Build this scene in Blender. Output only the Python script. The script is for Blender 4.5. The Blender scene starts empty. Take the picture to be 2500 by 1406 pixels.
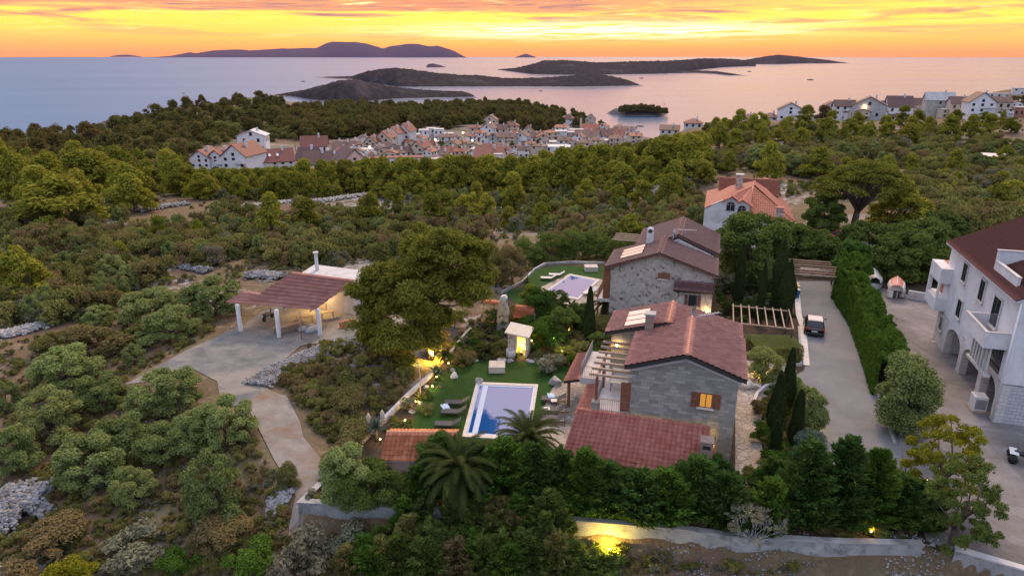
import bpy, bmesh, math, random
import numpy as np
from mathutils import Vector, Matrix
sc = bpy.context.scene
col = sc.collection
rnd = random.Random(7)
R = math.radians
# ---------------------------------------------------------------- camera
F = 1668.0; CH = 25.0; TH = math.atan((703-134)/F); CT, ST = math.cos(TH), math.sin(TH)
cd = bpy.data.cameras.new('camera'); cam = bpy.data.objects.new('camera', cd); col.objects.link(cam)
cam.location = (0, 0, CH); cam.rotation_euler = (math.pi/2-TH, 0, 0)
cd.sensor_width = 36; cd.lens = 36*F/2500; cd.clip_start = 0.5; cd.clip_end = 120000
sc.camera = cam
sc.view_settings.view_transform = 'Standard'; sc.view_settings.look = 'None'
sc.view_settings.exposure = 0.0; sc.view_settings.gamma = 1.0
# ---------------------------------------------------------------- node helper
class NT:
    def __init__(s, tree): s.t = tree; s.n = tree.nodes; s.l = tree.links
    def new(s, typ, **kw):
        n = s.n.new(typ)
        for k, v in kw.items():
            if k == 'ins':
                for i, val in v.items():
                    if isinstance(val, bpy.types.NodeSocket): s.l.new(val, n.inputs[i])
                    else: n.inputs[i].default_value = val
            else: setattr(n, k, v)
        return n
    def math(s, op, a, b=0.0, c=0.0, clamp=False):
        return s.new('ShaderNodeMath', operation=op, use_clamp=clamp, ins={0: a, 1: b, 2: c}).outputs[0]
    def mix(s, f, a, b, blend='MIX'):
        n = s.n.new('ShaderNodeMix'); n.data_type = 'RGBA'; n.blend_type = blend
        for i, v in ((0, f), (6, a), (7, b)):
            if isinstance(v, bpy.types.NodeSocket): s.l.new(v, n.inputs[i])
            else: n.inputs[i].default_value = v if i == 0 or len(v) == 4 else (*v, 1)
        return n.outputs[2]
    def ramp(s, f, stops, interp='LINEAR'):
        n = s.n.new('ShaderNodeValToRGB'); s.l.new(f, n.inputs[0]); e = n.color_ramp.elements
        n.color_ramp.interpolation = interp
        while len(e) < len(stops): e.new(0.5)
        for i, (p, c) in enumerate(stops): e[i].position = p; e[i].color = (*c, 1) if len(c) == 3 else c
        return n.outputs[0]
    def noise(s, vec, scale, detail=3, rough=0.55, dist=0):
        n = s.new('ShaderNodeTexNoise', ins={'Scale': scale, 'Detail': detail, 'Roughness': rough, 'Distortion': dist})
        if vec is not None: s.l.new(vec, n.inputs['Vector'])
        return n.outputs[0]
# ---------------------------------------------------------------- world: afterglow sky with streaked clouds
w = bpy.data.worlds.new('World'); sc.world = w; w.use_nodes = True
T = NT(w.node_tree); T.n.clear()
SKY_STRENGTH = 1.0
tc = T.new('ShaderNodeTexCoord'); sep = T.new('ShaderNodeSeparateXYZ', ins={0: tc.outputs['Generated']})
X, Y, Z = sep.outputs
hz = T.math('SQRT', T.math('ADD', T.math('MULTIPLY', X, X), T.math('MULTIPLY', Y, Y)))
el = T.math('MULTIPLY', T.math('ARCTAN2', Z, hz), 180/math.pi)          # elevation in degrees
az = T.math('MULTIPLY', T.math('ARCTAN2', X, Y), 180/math.pi)           # azimuth, + to the right
elc = T.math('MULTIPLY', T.math('ADD', el, 0.6), 1/8.0, clamp=True)
low = T.ramp(elc, [(0.0, (0.80, 0.26, 0.14)), (0.10, (0.92, 0.33, 0.13)), (0.18, (0.98, 0.48, 0.08)), (0.28, (1.0, 0.68, 0.06)),
                   (0.45, (1.0, 0.78, 0.19)), (0.60, (1.0, 0.66, 0.22)), (0.75, (0.95, 0.50, 0.26)), (1.0, (0.80, 0.40, 0.32))])
low = T.mix(1.0, low, (1.80, 1.55, 0.50), 'MULTIPLY')
# cloud streaks: long and thin near the horizon, a thicker pink deck above
comb = T.new('ShaderNodeCombineXYZ', ins={0: T.math('MULTIPLY', az, 0.065), 1: T.math('ADD', T.math('MULTIPLY', el, 1.05), T.math('MULTIPLY', az, 0.012)), 2: 3.7})
n1 = T.noise(comb.outputs[0], 1.15, 6, 0.62, 0.9)
comb2 = T.new('ShaderNodeCombineXYZ', ins={0: T.math('MULTIPLY', az, 0.13), 1: T.math('ADD', T.math('MULTIPLY', el, 3.0), T.math('MULTIPLY', az, -0.04)), 2: 9.1})
n2 = T.noise(comb2.outputs[0], 1.25, 7, 0.66, 1.2)
up = T.math('MULTIPLY', T.math('SUBTRACT', el, 0.7), 0.5, clamp=True)
deck = T.math('MULTIPLY', T.math('ADD', T.math('SUBTRACT', el, 2.5), T.math('MULTIPLY', T.math('SUBTRACT', n1, 0.5), 5.0)), 1.3, clamp=True)
right = T.math('MULTIPLY', T.math('SUBTRACT', az, 6.0), 1/12.0, clamp=True)
deck = T.math('MULTIPLY', deck, T.math('SUBTRACT', 1.0, T.math('MULTIPLY', right, 0.55)))
low = T.mix(T.math('MULTIPLY', deck, 0.9), low, (1.10, 0.42, 0.20))
cl = T.math('MULTIPLY', T.math('MULTIPLY', T.math('SUBTRACT', n1, 0.50), 9.0, clamp=True), up)
low = T.mix(T.math('MULTIPLY', cl, 0.80), low, (1.10, 0.40, 0.17))
cl2 = T.math('MULTIPLY', T.math('MULTIPLY', T.math('SUBTRACT', n2, 0.515), 8.0, clamp=True), T.math('MULTIPLY', T.math('ADD', deck, T.math('MULTIPLY', cl, 0.8)), 0.85, clamp=True))
low = T.mix(cl2, low, (0.62, 0.30, 0.25))
# bright band where the sun went down (az about +8 deg, el about 1.75)
da = T.math('DIVIDE', T.math('SUBTRACT', az, 7.0), 13.0); de = T.math('DIVIDE', T.math('SUBTRACT', el, 1.75), 0.50)
gl = T.math('EXPONENT', T.math('MULTIPLY', T.math('ADD', T.math('MULTIPLY', da, da), T.math('MULTIPLY', de, de)), -1.0))
glb = T.math('MULTIPLY', T.math('MULTIPLY', gl, 1.6), T.math('MULTIPLY', T.math('SUBTRACT', 0.60, n2), 7.0, clamp=True), clamp=True)
low = T.mix(glb, low, (2.3, 1.9, 1.05))
n3 = T.math('MULTIPLY', T.math('SUBTRACT', 0.42, n2), 9.0, clamp=True)
low = T.mix(T.math('MULTIPLY', T.math('MULTIPLY', n3, up), 0.85), low, (2.0, 1.65, 0.62))
# upper sky (above the picture): pink, then lavender, bluer to the left and behind
eh = T.math('MULTIPLY', T.math('SUBTRACT', el, 0.0), 1/90.0, clamp=True)
upc = T.ramp(eh, [(0.0, (1.0, 0.52, 0.34)), (0.10, (1.05, 0.60, 0.46)), (0.28, (0.90, 0.64, 0.58)), (0.60, (0.72, 0.68, 0.78)), (1.0, (0.66, 0.68, 0.84))])
bk = T.ramp(eh, [(0.0, (0.36, 0.46, 0.68)), (0.25, (0.44, 0.52, 0.70)), (0.60, (0.60, 0.62, 0.78)), (1.0, (0.66, 0.68, 0.84))])
azd = T.math('ABSOLUTE', T.math('SUBTRACT', az, 16.0))
f_az = T.math('MULTIPLY', T.math('SUBTRACT', azd, 12.0), 1/38.0, clamp=True)
hi = T.mix(f_az, upc, bk)
hi = T.mix(1.0, hi, (1.68, 1.66, 1.68), 'MULTIPLY')
f_lo = T.math('MULTIPLY', T.math('SUBTRACT', azd, 62.0), 1/50.0, clamp=True)
low = T.mix(f_lo, low, bk)
blend = T.math('MULTIPLY', T.math('SUBTRACT', el, 5.2), 1/5.0, clamp=True)
skyc = T.mix(blend, low, hi)
below = T.math('LESS_THAN', el, -1.2)
skyc = T.mix(below, skyc, (0.10, 0.09, 0.09))
bg = T.new('ShaderNodeBackground', ins={0: skyc, 1: SKY_STRENGTH})
ow = T.new('ShaderNodeOutputWorld', ins={0: bg.outputs[0]})
# ---------------------------------------------------------------- sun: last warm glow, a soft lamp added high up for the afterglow
ld = bpy.data.lights.new('sun', 'SUN'); ld.energy = 2.8; ld.angle = R(18); ld.color = (1.0, 0.68, 0.40)
sun = bpy.data.objects.new('sun', ld); col.objects.link(sun)
saz, sel = R(14), R(42)
sd = Vector((math.sin(saz)*math.cos(sel), math.cos(saz)*math.cos(sel), math.sin(sel)))
sun.rotation_euler = sd.to_track_quat('Z', 'Y').to_euler()
# ---------------------------------------------------------------- coordinates
UA = (math.cos(R(16.6)), -math.sin(R(16.6))); VA = (math.sin(R(16.6)), math.cos(R(16.6)))
GR = -R(16.6)                                           # rotation of the building grid
def XY(u, v): return (u*UA[0]+v*VA[0], u*UA[1]+v*VA[1])
def ray(px, py):
    a = (px-1250)/F; b = (703-py)/F
    return (a, CT+b*ST, -ST+b*CT)
def P(px, py, z=0.0):
    d = ray(px, py); t = (z-CH)/d[2]
    return (d[0]*t, d[1]*t, z)
def pts(*a, z=0.0): return [P(x, y, z)[:2] for x, y in a]
SEA = -90.0
# ---------------------------------------------------------------- terrain height field
def ctrl_depth(px, py, d):
    r = ray(px, py); return (r[0]*d, r[1]*d, CH+r[2]*d)
def ctrl_z(px, py, z): return P(px, py, z)
def ctrl_far(px, d, z):                                 # beyond a ridge, hidden
    return ((px-1250)/F*d, d, z)
CP = []
for px in (-500, 0, 300): CP += [ctrl_z(px, 1400, -2.2), ctrl_z(px, 1100, -1.2), ctrl_z(px, 900, -0.7), ctrl_z(px, 740, -0.8)]
CP += [ctrl_z(x, y, z) for x, y, z in [(620,1400,-2.2),(700,1300,-1.6),(640,1150,-.8),(640,980,-.2),(450,860,-.1),(640,800,0),(800,780,0),(700,690,-.3),
  (760,900,0),(860,960,-.3),(850,1060,-.7),(930,900,-.2),(1050,780,-.2),(1000,1400,-2),(1300,1400,-1.7),(1600,1400,-1.6),(1900,1400,-1.6),(2200,1400,-1.7),(2500,1430,-1.8),(2900,1430,-2),
  (1100,680,-.6),(1500,1100,0),(1500,800,0),(1900,800,0),(2300,800,0),(2700,800,0),(2900,1100,0),(1500,600,-1.2),(1900,600,0),(2300,600,0),(2900,600,0)]]
CP += [ctrl_z(-500,620,-3), ctrl_z(-500,500,-7), ctrl_depth(-500,400,280), ctrl_far(-500,480,-70), ctrl_far(-500,800,-112),
  ctrl_z(0,620,-2), ctrl_z(0,520,-4), ctrl_z(0,440,-9), ctrl_z(0,390,-15), ctrl_depth(0,350,380), ctrl_far(0,520,-62), ctrl_far(0,800,-112),
  ctrl_z(300,560,-3), ctrl_z(300,450,-8), ctrl_z(300,400,-13), ctrl_depth(300,345,370), ctrl_depth(300,301,460), ctrl_far(300,640,-62), ctrl_far(300,900,-112),
  ctrl_z(600,560,-3), ctrl_z(600,480,-7), ctrl_depth(600,430,215), ctrl_depth(600,370,285), ctrl_depth(600,300,430), ctrl_depth(600,242,560), ctrl_far(600,760,-58), ctrl_far(600,1000,-112),
  ctrl_z(900,560,-3), ctrl_z(900,480,-8), ctrl_depth(900,425,205), ctrl_depth(900,400,275), ctrl_depth(900,360,350), ctrl_depth(900,320,430), ctrl_depth(900,280,540), ctrl_depth(880,270,610), ctrl_far(900,800,-60), ctrl_far(900,1050,-112),
  ctrl_z(1200,560,-3.5), ctrl_z(1200,480,-8), ctrl_depth(1200,430,197), ctrl_depth(1200,400,290), ctrl_depth(1200,350,420), ctrl_depth(1200,310,520), ctrl_depth(1200,270,650), ctrl_depth(1200,258,720), ctrl_far(1200,900,-62), ctrl_far(1200,1100,-112),
  ctrl_z(1400,480,-6), ctrl_depth(1400,430,190), ctrl_depth(1400,380,330), ctrl_depth(1400,340,480), ctrl_depth(1390,305,620), ctrl_depth(1370,285,700), ctrl_far(1400,900,-78), ctrl_far(1400,1050,-112),
  ctrl_z(1550,480,-5), ctrl_depth(1550,430,180), ctrl_depth(1550,372,440), ctrl_depth(1480,345,520), ctrl_far(1550,700,-55), ctrl_far(1550,1000,-86), ctrl_far(1550,1150,-112),
  ctrl_z(1550,560,-3), ctrl_z(1800,560,-1), ctrl_depth(1700,430,160), ctrl_depth(1680,360,270), ctrl_depth(1660,325,350), ctrl_depth(1800,350,230), ctrl_depth(1800,310,300), ctrl_depth(1780,298,340), ctrl_far(1700,520,-45), ctrl_far(1750,700,-75), ctrl_far(1780,1000,-112),
  ctrl_z(2100,560,0), ctrl_depth(2100,430,155), ctrl_depth(2100,350,230), ctrl_depth(2100,292,320), ctrl_far(2050,470,-32), ctrl_far(2050,900,-112),
  ctrl_z(2400,560,0), ctrl_depth(2400,430,155), ctrl_depth(2400,340,240), ctrl_depth(2400,292,320), ctrl_depth(2420,250,420), ctrl_depth(2400,232,520), ctrl_far(2400,680,-35), ctrl_far(2400,1100,-112),
  ctrl_z(2900,480,2), ctrl_depth(2900,300,330), ctrl_depth(2900,240,500), ctrl_far(2900,700,-35), ctrl_far(2900,1100,-112), ctrl_far(1250,1400,-118), ctrl_far(200,1400,-118), ctrl_far(2300,1400,-118)]
for _x, _y in ((700,1240),(738,1262),(850,1268),(985,1275),(1200,1292),(1400,1305),(1600,1322),(1800,1342),(2030,1356),(2230,1362),(2360,1385),(2500,1428)): _p = P(_x, _y, -1.2); CP += [(_p[0], _p[1]-.5, -1.95)]
CP += [(0,5,-6),(-30,5,-6),(30,5,-6),(0,-20,-9)]
CP = np.array(CP)
def feat(x, y):
    yy = np.maximum(y, 12.0); return np.stack([x/yy*2.6, np.log(yy)*1.5], -1)
FC = feat(CP[:, 0], CP[:, 1])
def phi(r2): return np.where(r2 > 1e-12, r2*np.log(np.maximum(r2, 1e-12))*0.5, 0)
_n = len(CP); _A = np.zeros((_n+3, _n+3)); _d = ((FC[:, None]-FC[None])**2).sum(-1)
_A[:_n, :_n] = phi(_d)+np.eye(_n)*0.004; _A[:_n, _n] = 1; _A[_n, :_n] = 1; _A[:_n, _n+1:] = FC; _A[_n+1:, :_n] = FC.T
_w = np.linalg.solve(_A, np.concatenate([CP[:, 2], np.zeros(3)]))
def vnoise(x, y, s, seed=0):
    x = x/s+seed*17.3; y = y/s+seed*9.1; xi = np.floor(x); yi = np.floor(y); fx = x-xi; fy = y-yi
    fx = fx*fx*(3-2*fx); fy = fy*fy*(3-2*fy)
    def h(a, b):
        v = np.sin(a*127.1+b*311.7+seed*3.3)*43758.5453; return v-np.floor(v)
    return (h(xi, yi)*(1-fx)+h(xi+1, yi)*fx)*(1-fy)+(h(xi, yi+1)*(1-fx)+h(xi+1, yi+1)*fx)*fy-0.5
def sdist(x, y, poly):                                  # signed distance, + inside
    x = np.asarray(x, float); y = np.asarray(y, float); d = np.full(x.shape, 1e9); ins = np.zeros(x.shape, bool); n = len(poly)
    for i in range(n):
        ax, ay = poly[i]; bx, by = poly[(i+1) % n]; ex, ey = bx-ax, by-ay
        t = np.clip(((x-ax)*ex+(y-ay)*ey)/(ex*ex+ey*ey+1e-12), 0, 1)
        d = np.minimum(d, np.hypot(x-ax-t*ex, y-ay-t*ey))
        c = ((ay > y) != (by > y)); xx = ex*(y-ay)/(ey if abs(ey) > 1e-9 else 1e-9)+ax; ins ^= c & (x < xx)
    return np.where(ins, d, -d)
WALLPTS = pts((785,1183),(738,1228),(985,1243),(1400,1272),(1650,1292),(1800,1312),(2030,1325),(2250,1330))
ESTATE = WALLPTS + pts((2330,1345),(2500,1395),(2760,1470),(2900,1300),(2900,560),(2500,575),(2050,600),(1500,628),(1300,652),(1235,715),(1180,760),(1090,880),(1030,935),(960,1015),(880,1085),(810,1150))
SLAB = pts((305,938),(460,852),(590,795),(640,760),(700,735),(870,762),(900,790),(870,822),(735,843),(640,925),(655,950),(700,967),(733,1030),(740,1062),(803,1132),(790,1180),(745,1192),(700,1150),(668,1112),(640,1080),(632,1000),(540,985),(530,930),(480,905),(400,925))
FLATS = [ESTATE]
def height(x, y):
    x = np.asarray(x, float); y = np.asarray(y, float); f = feat(x, y); z = np.full(x.shape, _w[_n])+f[..., 0]*_w[_n+1]+f[..., 1]*_w[_n+2]
    for i in range(_n): z = z+_w[i]*phi((f[..., 0]-FC[i, 0])**2+(f[..., 1]-FC[i, 1])**2)
    far = np.clip((y-60)/120, 0, 1)
    z = z+(vnoise(x, y, 5, 1)*0.35+vnoise(x, y, 1.7, 2)*0.12)*np.clip((y-10)/20, 0, 1)*(1-0.4*far)+far*(vnoise(x, y, 28, 3)*2.2+vnoise(x, y, 11, 4)*1.0)
    sl = sdist(x, y, SLAB); k = np.clip((sl+2.5)/2.5, 0, 1); k = k*k*(3-2*k); z = z*(1-k)+k*np.minimum(-0.05, z*0.0+np.clip(-(44-y)*0.06, -.8, 0)-0.05)
    for fl in FLATS:
        s = sdist(x, y, fl); k = np.clip((s+0.45)/0.4, 0, 1); z = z*(1-k)+k*(-0.06)
    return z
NX, NY, NB = 440, 430, 24
TX = np.linspace(-2.0, 2.0, NX); LY = np.linspace(math.log(14), math.log(1500), NY)
gy = np.exp(LY)[:, None]*np.ones(NX); gx = gy*TX
GZ = height(gx, gy)
def hz_at(x, y):                                        # bilinear lookup of the sheet
    x = np.asarray(x, float); y = np.asarray(y, float); yy = np.clip(y, 14.01, 1499)
    fi = (np.log(yy)-LY[0])/(LY[1]-LY[0]); fj = np.clip((x/yy-TX[0])/(TX[1]-TX[0]), 0, NX-1.001)
    i = np.clip(fi.astype(int), 0, NY-2); j = fj.astype(int); a = fi-i; b = fj-j
    return (GZ[i, j]*(1-b)+GZ[i, j+1]*b)*(1-a)+(GZ[i+1, j]*(1-b)+GZ[i+1, j+1]*b)*a
TS = np.exp(np.linspace(math.log(18), math.log(1400), 900))
def at(px, py):                                         # where the sight line through a pixel meets the land
    d = ray(px, py); x = d[0]*TS; y = d[1]*TS; z = CH+d[2]*TS
    b = np.nonzero(z < hz_at(x, y))[0]
    k = b[0] if len(b) else int(np.argmin(np.where((TS > 90) & (TS < 700), (z-hz_at(x, y))/TS, 9e9)))
    return (float(x[k]), float(y[k]), float(hz_at(x[k], y[k])))
def depth(p): return p[1]*CT-(p[2]-CH)*ST
# ---------------------------------------------------------------- materials
MATS = {}
def principled(name):
    m = bpy.data.materials.new(name); m.use_nodes = True; t = NT(m.node_tree); b = m.node_tree.nodes['Principled BSDF']
    MATS[name] = m; return m, t, b
def M(name, c1, c2=None, scale=4.0, rough=0.75, metal=0.0, bump=0.0, emit=None, es=1.0, coords='Object', spec=None, detail=4, c3=None, scale3=0.6):
    m, t, b = principled(name); b.inputs['Roughness'].default_value = rough; b.inputs['Metallic'].default_value = metal
    if spec is not None: b.inputs['Specular IOR Level'].default_value = spec
    if c2 is None: b.inputs['Base Color'].default_value = (*c1, 1)
    else:
        tcn = t.new('ShaderNodeTexCoord'); v = tcn.outputs[coords]
        n = t.noise(v, scale, detail, 0.6); f = t.math('MULTIPLY', t.math('SUBTRACT', n, 0.35), 3.3, clamp=True)
        c = t.mix(f, c1, c2)
        if c3:
            n3 = t.noise(v, scale3, 3, 0.6); c = t.mix(t.math('MULTIPLY', t.math('SUBTRACT', n3, 0.5), 5, clamp=True), c, c3)
        t.l.new(c, b.inputs['Base Color'])
        if bump:
            bn = t.new('ShaderNodeBump', ins={'Strength': 0.7, 'Distance': bump, 'Height': n}); t.l.new(bn.outputs[0], b.inputs['Normal'])
    if emit: b.inputs['Emission Color'].default_value = (*emit, 1); b.inputs['Emission Strength'].default_value = es
    return m
def leafmat(name, dark, light, brown=None, bf=0.12, trans=0.28, hue=0.35):
    m = bpy.data.materials.new(name); m.use_nodes = True; t = NT(m.node_tree); t.n.clear(); MATS[name] = m
    a = t.new('ShaderNodeAttribute', attribute_name='rnd').outputs['Fac']; oi = t.new('ShaderNodeObjectInfo').outputs['Random']
    tcn = t.new('ShaderNodeTexCoord'); n = t.noise(tcn.outputs['Object'], 0.9, 2)
    f = t.math('ADD', t.math('MULTIPLY', a, 0.45), t.math('ADD', t.math('MULTIPLY', oi, hue), t.math('MULTIPLY', t.math('SUBTRACT', n, 0.3), 0.5)), clamp=True)
    c = t.mix(f, dark, light)
    if brown: c = t.mix(t.math('MULTIPLY', t.math('SUBTRACT', t.math('FRACT', t.math('MULTIPLY', oi, 7.3)), 1-bf*2), 2.0, clamp=True), c, brown)
    d = t.new('ShaderNodeBsdfDiffuse', ins={0: c}); tr = t.new('ShaderNodeBsdfTranslucent', ins={0: c})
    mx = t.new('ShaderNodeMixShader', ins={0: trans, 1: d.outputs[0], 2: tr.outputs[0]})
    t.new('ShaderNodeOutputMaterial', ins={0: mx.outputs[0]}); return m
leafmat('pine_leaf', (0.048, 0.060, 0.010), (0.42, 0.40, 0.055), (0.24, 0.18, 0.04), 0.10, hue=0.45)
leafmat('near_pine_leaf', (0.075, 0.088, 0.016), (0.36, 0.35, 0.055), hue=0.1)
leafmat('far_pine_leaf', (0.062, 0.060, 0.020), (0.20, 0.18, 0.050), (0.15, 0.10, 0.04), 0.2, hue=0.45)
leafmat('lit_leaf_tint', (0.131, 0.152, 0.022), (0.348, 0.334, 0.043))  # lit copy of the foliage: warm light put into the leaf colour
leafmat('olive_leaf', (0.080, 0.105, 0.032), (0.36, 0.43, 0.14), (0.30, 0.30, 0.10), 0.1)
leafmat('shrub_leaf', (0.065, 0.076, 0.022), (0.30, 0.29, 0.085), (0.20, 0.14, 0.07), 0.2, hue=0.55)
leafmat('grey_leaf', (0.115, 0.125, 0.080), (0.30, 0.30, 0.19), (0.22, 0.17, 0.11), 0.18)
leafmat('dry_leaf', (0.14, 0.10, 0.045), (0.34, 0.26, 0.12))
leafmat('hedge_leaf', (0.040, 0.085, 0.014), (0.16, 0.28, 0.040), hue=0.15)
leafmat('conifer_leaf', (0.024, 0.052, 0.013), (0.12, 0.22, 0.045), hue=0.4)
leafmat('cypress_leaf', (0.038, 0.055, 0.021), (0.105, 0.139, 0.046), hue=0.1)
leafmat('palm_leaf', (0.028, 0.040, 0.012), (0.105, 0.125, 0.038), hue=0.1)
leafmat('laurel_leaf', (0.040, 0.062, 0.016), (0.19, 0.25, 0.055), hue=0.35)
leafmat('yellow_leaf', (0.13, 0.135, 0.012), (0.36, 0.34, 0.03), hue=0.1)
leafmat('agave_leaf', (0.083, 0.128, 0.090), (0.180, 0.240, 0.180), hue=0.1)
M('bark', (0.075, 0.055, 0.042), (0.15, 0.115, 0.09), 6, 0.9, bump=0.03)
M('white_wall', (0.52, 0.515, 0.51), (0.64, 0.63, 0.63), 0.8, 0.85, c3=(0.44, 0.43, 0.42), scale3=0.5)
M('lilac_wall', (0.62, 0.61, 0.62), (0.71, 0.70, 0.71), 0.7, 0.85, c3=(0.55, 0.54, 0.545), scale3=1.1)
M('cream_wall', (0.46, 0.38, 0.30), (0.56, 0.48, 0.39), 0.8, 0.85)
M('pink_wall', (0.60, 0.40, 0.34), (0.68, 0.48, 0.40), 0.8, 0.85)
M('grey_wall', (0.30, 0.30, 0.31), (0.42, 0.42, 0.42), 0.9, 0.85)
M('slate_wall', (0.13, 0.15, 0.18), (0.19, 0.21, 0.24), 0.9, 0.85)
M('brick_wall', (0.34, 0.13, 0.08), (0.46, 0.20, 0.13), 3, 0.85)
M('concrete', (0.30, 0.30, 0.29), (0.46, 0.45, 0.43), 0.5, 0.85, bump=0.01, c3=(0.20, 0.20, 0.195), scale3=0.9)
M('pale_slab', (0.44, 0.42, 0.41), (0.56, 0.54, 0.53), 1.0, 0.8)
M('limestone', (0.52, 0.47, 0.40), (0.66, 0.60, 0.52), 5, 0.8, bump=0.01)
M('rock', (0.15, 0.155, 0.16), (0.33, 0.335, 0.34), 1.6, 0.9, bump=0.12, c3=(0.14, 0.125, 0.10), scale3=0.5)
M('pale_rock', (0.25, 0.24, 0.23), (0.44, 0.425, 0.405), 3, 0.85, bump=0.05)
M('wood', (0.15, 0.055, 0.028), (0.24, 0.10, 0.05), 7, 0.6)
M('beam_wood', (0.30, 0.21, 0.14), (0.44, 0.33, 0.24), 5, 0.75)
M('dark_trim', (0.030, 0.026, 0.028), rough=0.6)
M('brown_trim', (0.10, 0.045, 0.035), (0.14, 0.065, 0.05), 5, 0.6)
M('white_metal', (0.70, 0.68, 0.66), rough=0.4)
M('grey_metal', (0.35, 0.35, 0.36), rough=0.45, metal=0.6)
M('dark_metal', (0.03, 0.03, 0.032), rough=0.5)
M('rust_metal', (0.25, 0.12, 0.08), (0.40, 0.24, 0.17), 4, 0.7)
M('glass', (0.02, 0.024, 0.03), rough=0.08)
M('solar_glass', (0.80, 0.72, 0.66), rough=0.28, metal=0.7)  # warm pale base puts the reflected evening sky into the colour
M('panel_black', (0.02, 0.02, 0.03), rough=0.2)
M('lit_window', (0.6, 0.3, 0.05), emit=(1.0, 0.38, 0.04), es=0.38)
M('bulb', (1, .8, .4), emit=(1.0, 0.66, 0.24), es=14.0)
M('cool_bulb', (1, .9, .8), emit=(0.9, 0.95, 1.0), es=6.0)
M('rattan', (0.055, 0.055, 0.06), rough=0.7)
M('towel', (0.42, 0.55, 0.70), (0.55, 0.66, 0.78), 6, 0.9)
M('cloth_white', (0.66, 0.62, 0.58), rough=0.85)
M('tyre', (0.015, 0.015, 0.015), rough=0.85)
M('car_black', (0.012, 0.012, 0.014), rough=0.12)
M('car_roof', (0.62, 0.56, 0.52), rough=0.15)  # beige tint puts the sky's reflection into a white roof
M('car_white', (0.60, 0.62, 0.66), rough=0.2)
M('car_red', (0.35, 0.02, 0.015), rough=0.3)
M('lamp_red', (0.35, 0.015, 0.01), rough=0.2)
M('plate', (0.6, 0.6, 0.6), rough=0.4)
M('blue_plastic', (0.01, 0.10, 0.30), rough=0.45)
M('yellow_plastic', (0.55, 0.42, 0.10), rough=0.45)
M('boat_white', (0.60, 0.60, 0.60), (0.68, 0.67, 0.66), 3, 0.4)
M('boat_red', (0.42, 0.12, 0.11), (0.50, 0.19, 0.17), 3, 0.5)
M('tarp', (0.33, 0.35, 0.37), (0.44, 0.45, 0.47), 2, 0.6, bump=0.02)
M('pool_tile', (0.32, 0.42, 0.60), (0.42, 0.52, 0.68), 8, 0.4)
M('plaster_rough', (0.46, 0.40, 0.35), (0.58, 0.52, 0.45), 2, 0.85)
M('dry_flower', (0.40, 0.33, 0.25), (0.55, 0.47, 0.37), 8, 0.9)
M('soil', (0.12, 0.085, 0.06), (0.20, 0.145, 0.105), 1.2, 0.95, bump=0.03)
def blockmat(name, c1, c2, mortar, w, h, msize=0.012, bumpd=0.02, rough=0.85, noise=0.5, offset=0.5, squash=1.0):
    m, t, b = principled(name); b.inputs['Roughness'].default_value = rough
    tcn = t.new('ShaderNodeTexCoord'); s = t.new('ShaderNodeSeparateXYZ', ins={0: tcn.outputs['Object']})
    v = t.new('ShaderNodeCombineXYZ', ins={0: t.math('ADD', s.outputs[0], s.outputs[1]), 1: s.outputs[2]}).outputs[0]
    br = t.new('ShaderNodeTexBrick', offset=offset, squash=squash, squash_frequency=3, ins={'Vector': v, 'Color1': (0, 0, 0, 1), 'Color2': (1, 1, 1, 1), 'Mortar': (0.5, 0.5, 0.5, 1), 'Scale': 1.0, 'Mortar Size': msize, 'Brick Width': w, 'Row Height': h, 'Bias': 0.0})
    n = t.noise(v, 3.0, 4); f = t.math('ADD', t.math('MULTIPLY', br.outputs[0], 1-noise), t.math('MULTIPLY', n, noise), clamp=True)
    c = t.mix(f, c1, c2); c = t.mix(br.outputs[1], c, mortar); t.l.new(c, b.inputs['Base Color'])
    bn = t.new('ShaderNodeBump', ins={'Strength': 0.8, 'Distance': bumpd, 'Height': t.math('SUBTRACT', t.math('MULTIPLY', f, 0.4), br.outputs[1])}); t.l.new(bn.outputs[0], b.inputs['Normal'])
    return m
blockmat('ashlar', (0.17, 0.16, 0.14), (0.42, 0.40, 0.355), (0.26, 0.26, 0.25), 0.62, 0.235, 0.008, noise=0.35, squash=0.6)
blockmat('pale_ashlar', (0.50, 0.46, 0.44), (0.70, 0.66, 0.63), (0.40, 0.37, 0.35), 0.55, 0.28, 0.012)
blockmat('brickwork', (0.17, 0.10, 0.075), (0.38, 0.27, 0.21), (0.42, 0.37, 0.33), 0.24, 0.075, 0.010)
blockmat('grey_blocks', (0.42, 0.42, 0.44), (0.54, 0.54, 0.56), (0.24, 0.24, 0.25), 0.5, 0.26, 0.012)
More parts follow.
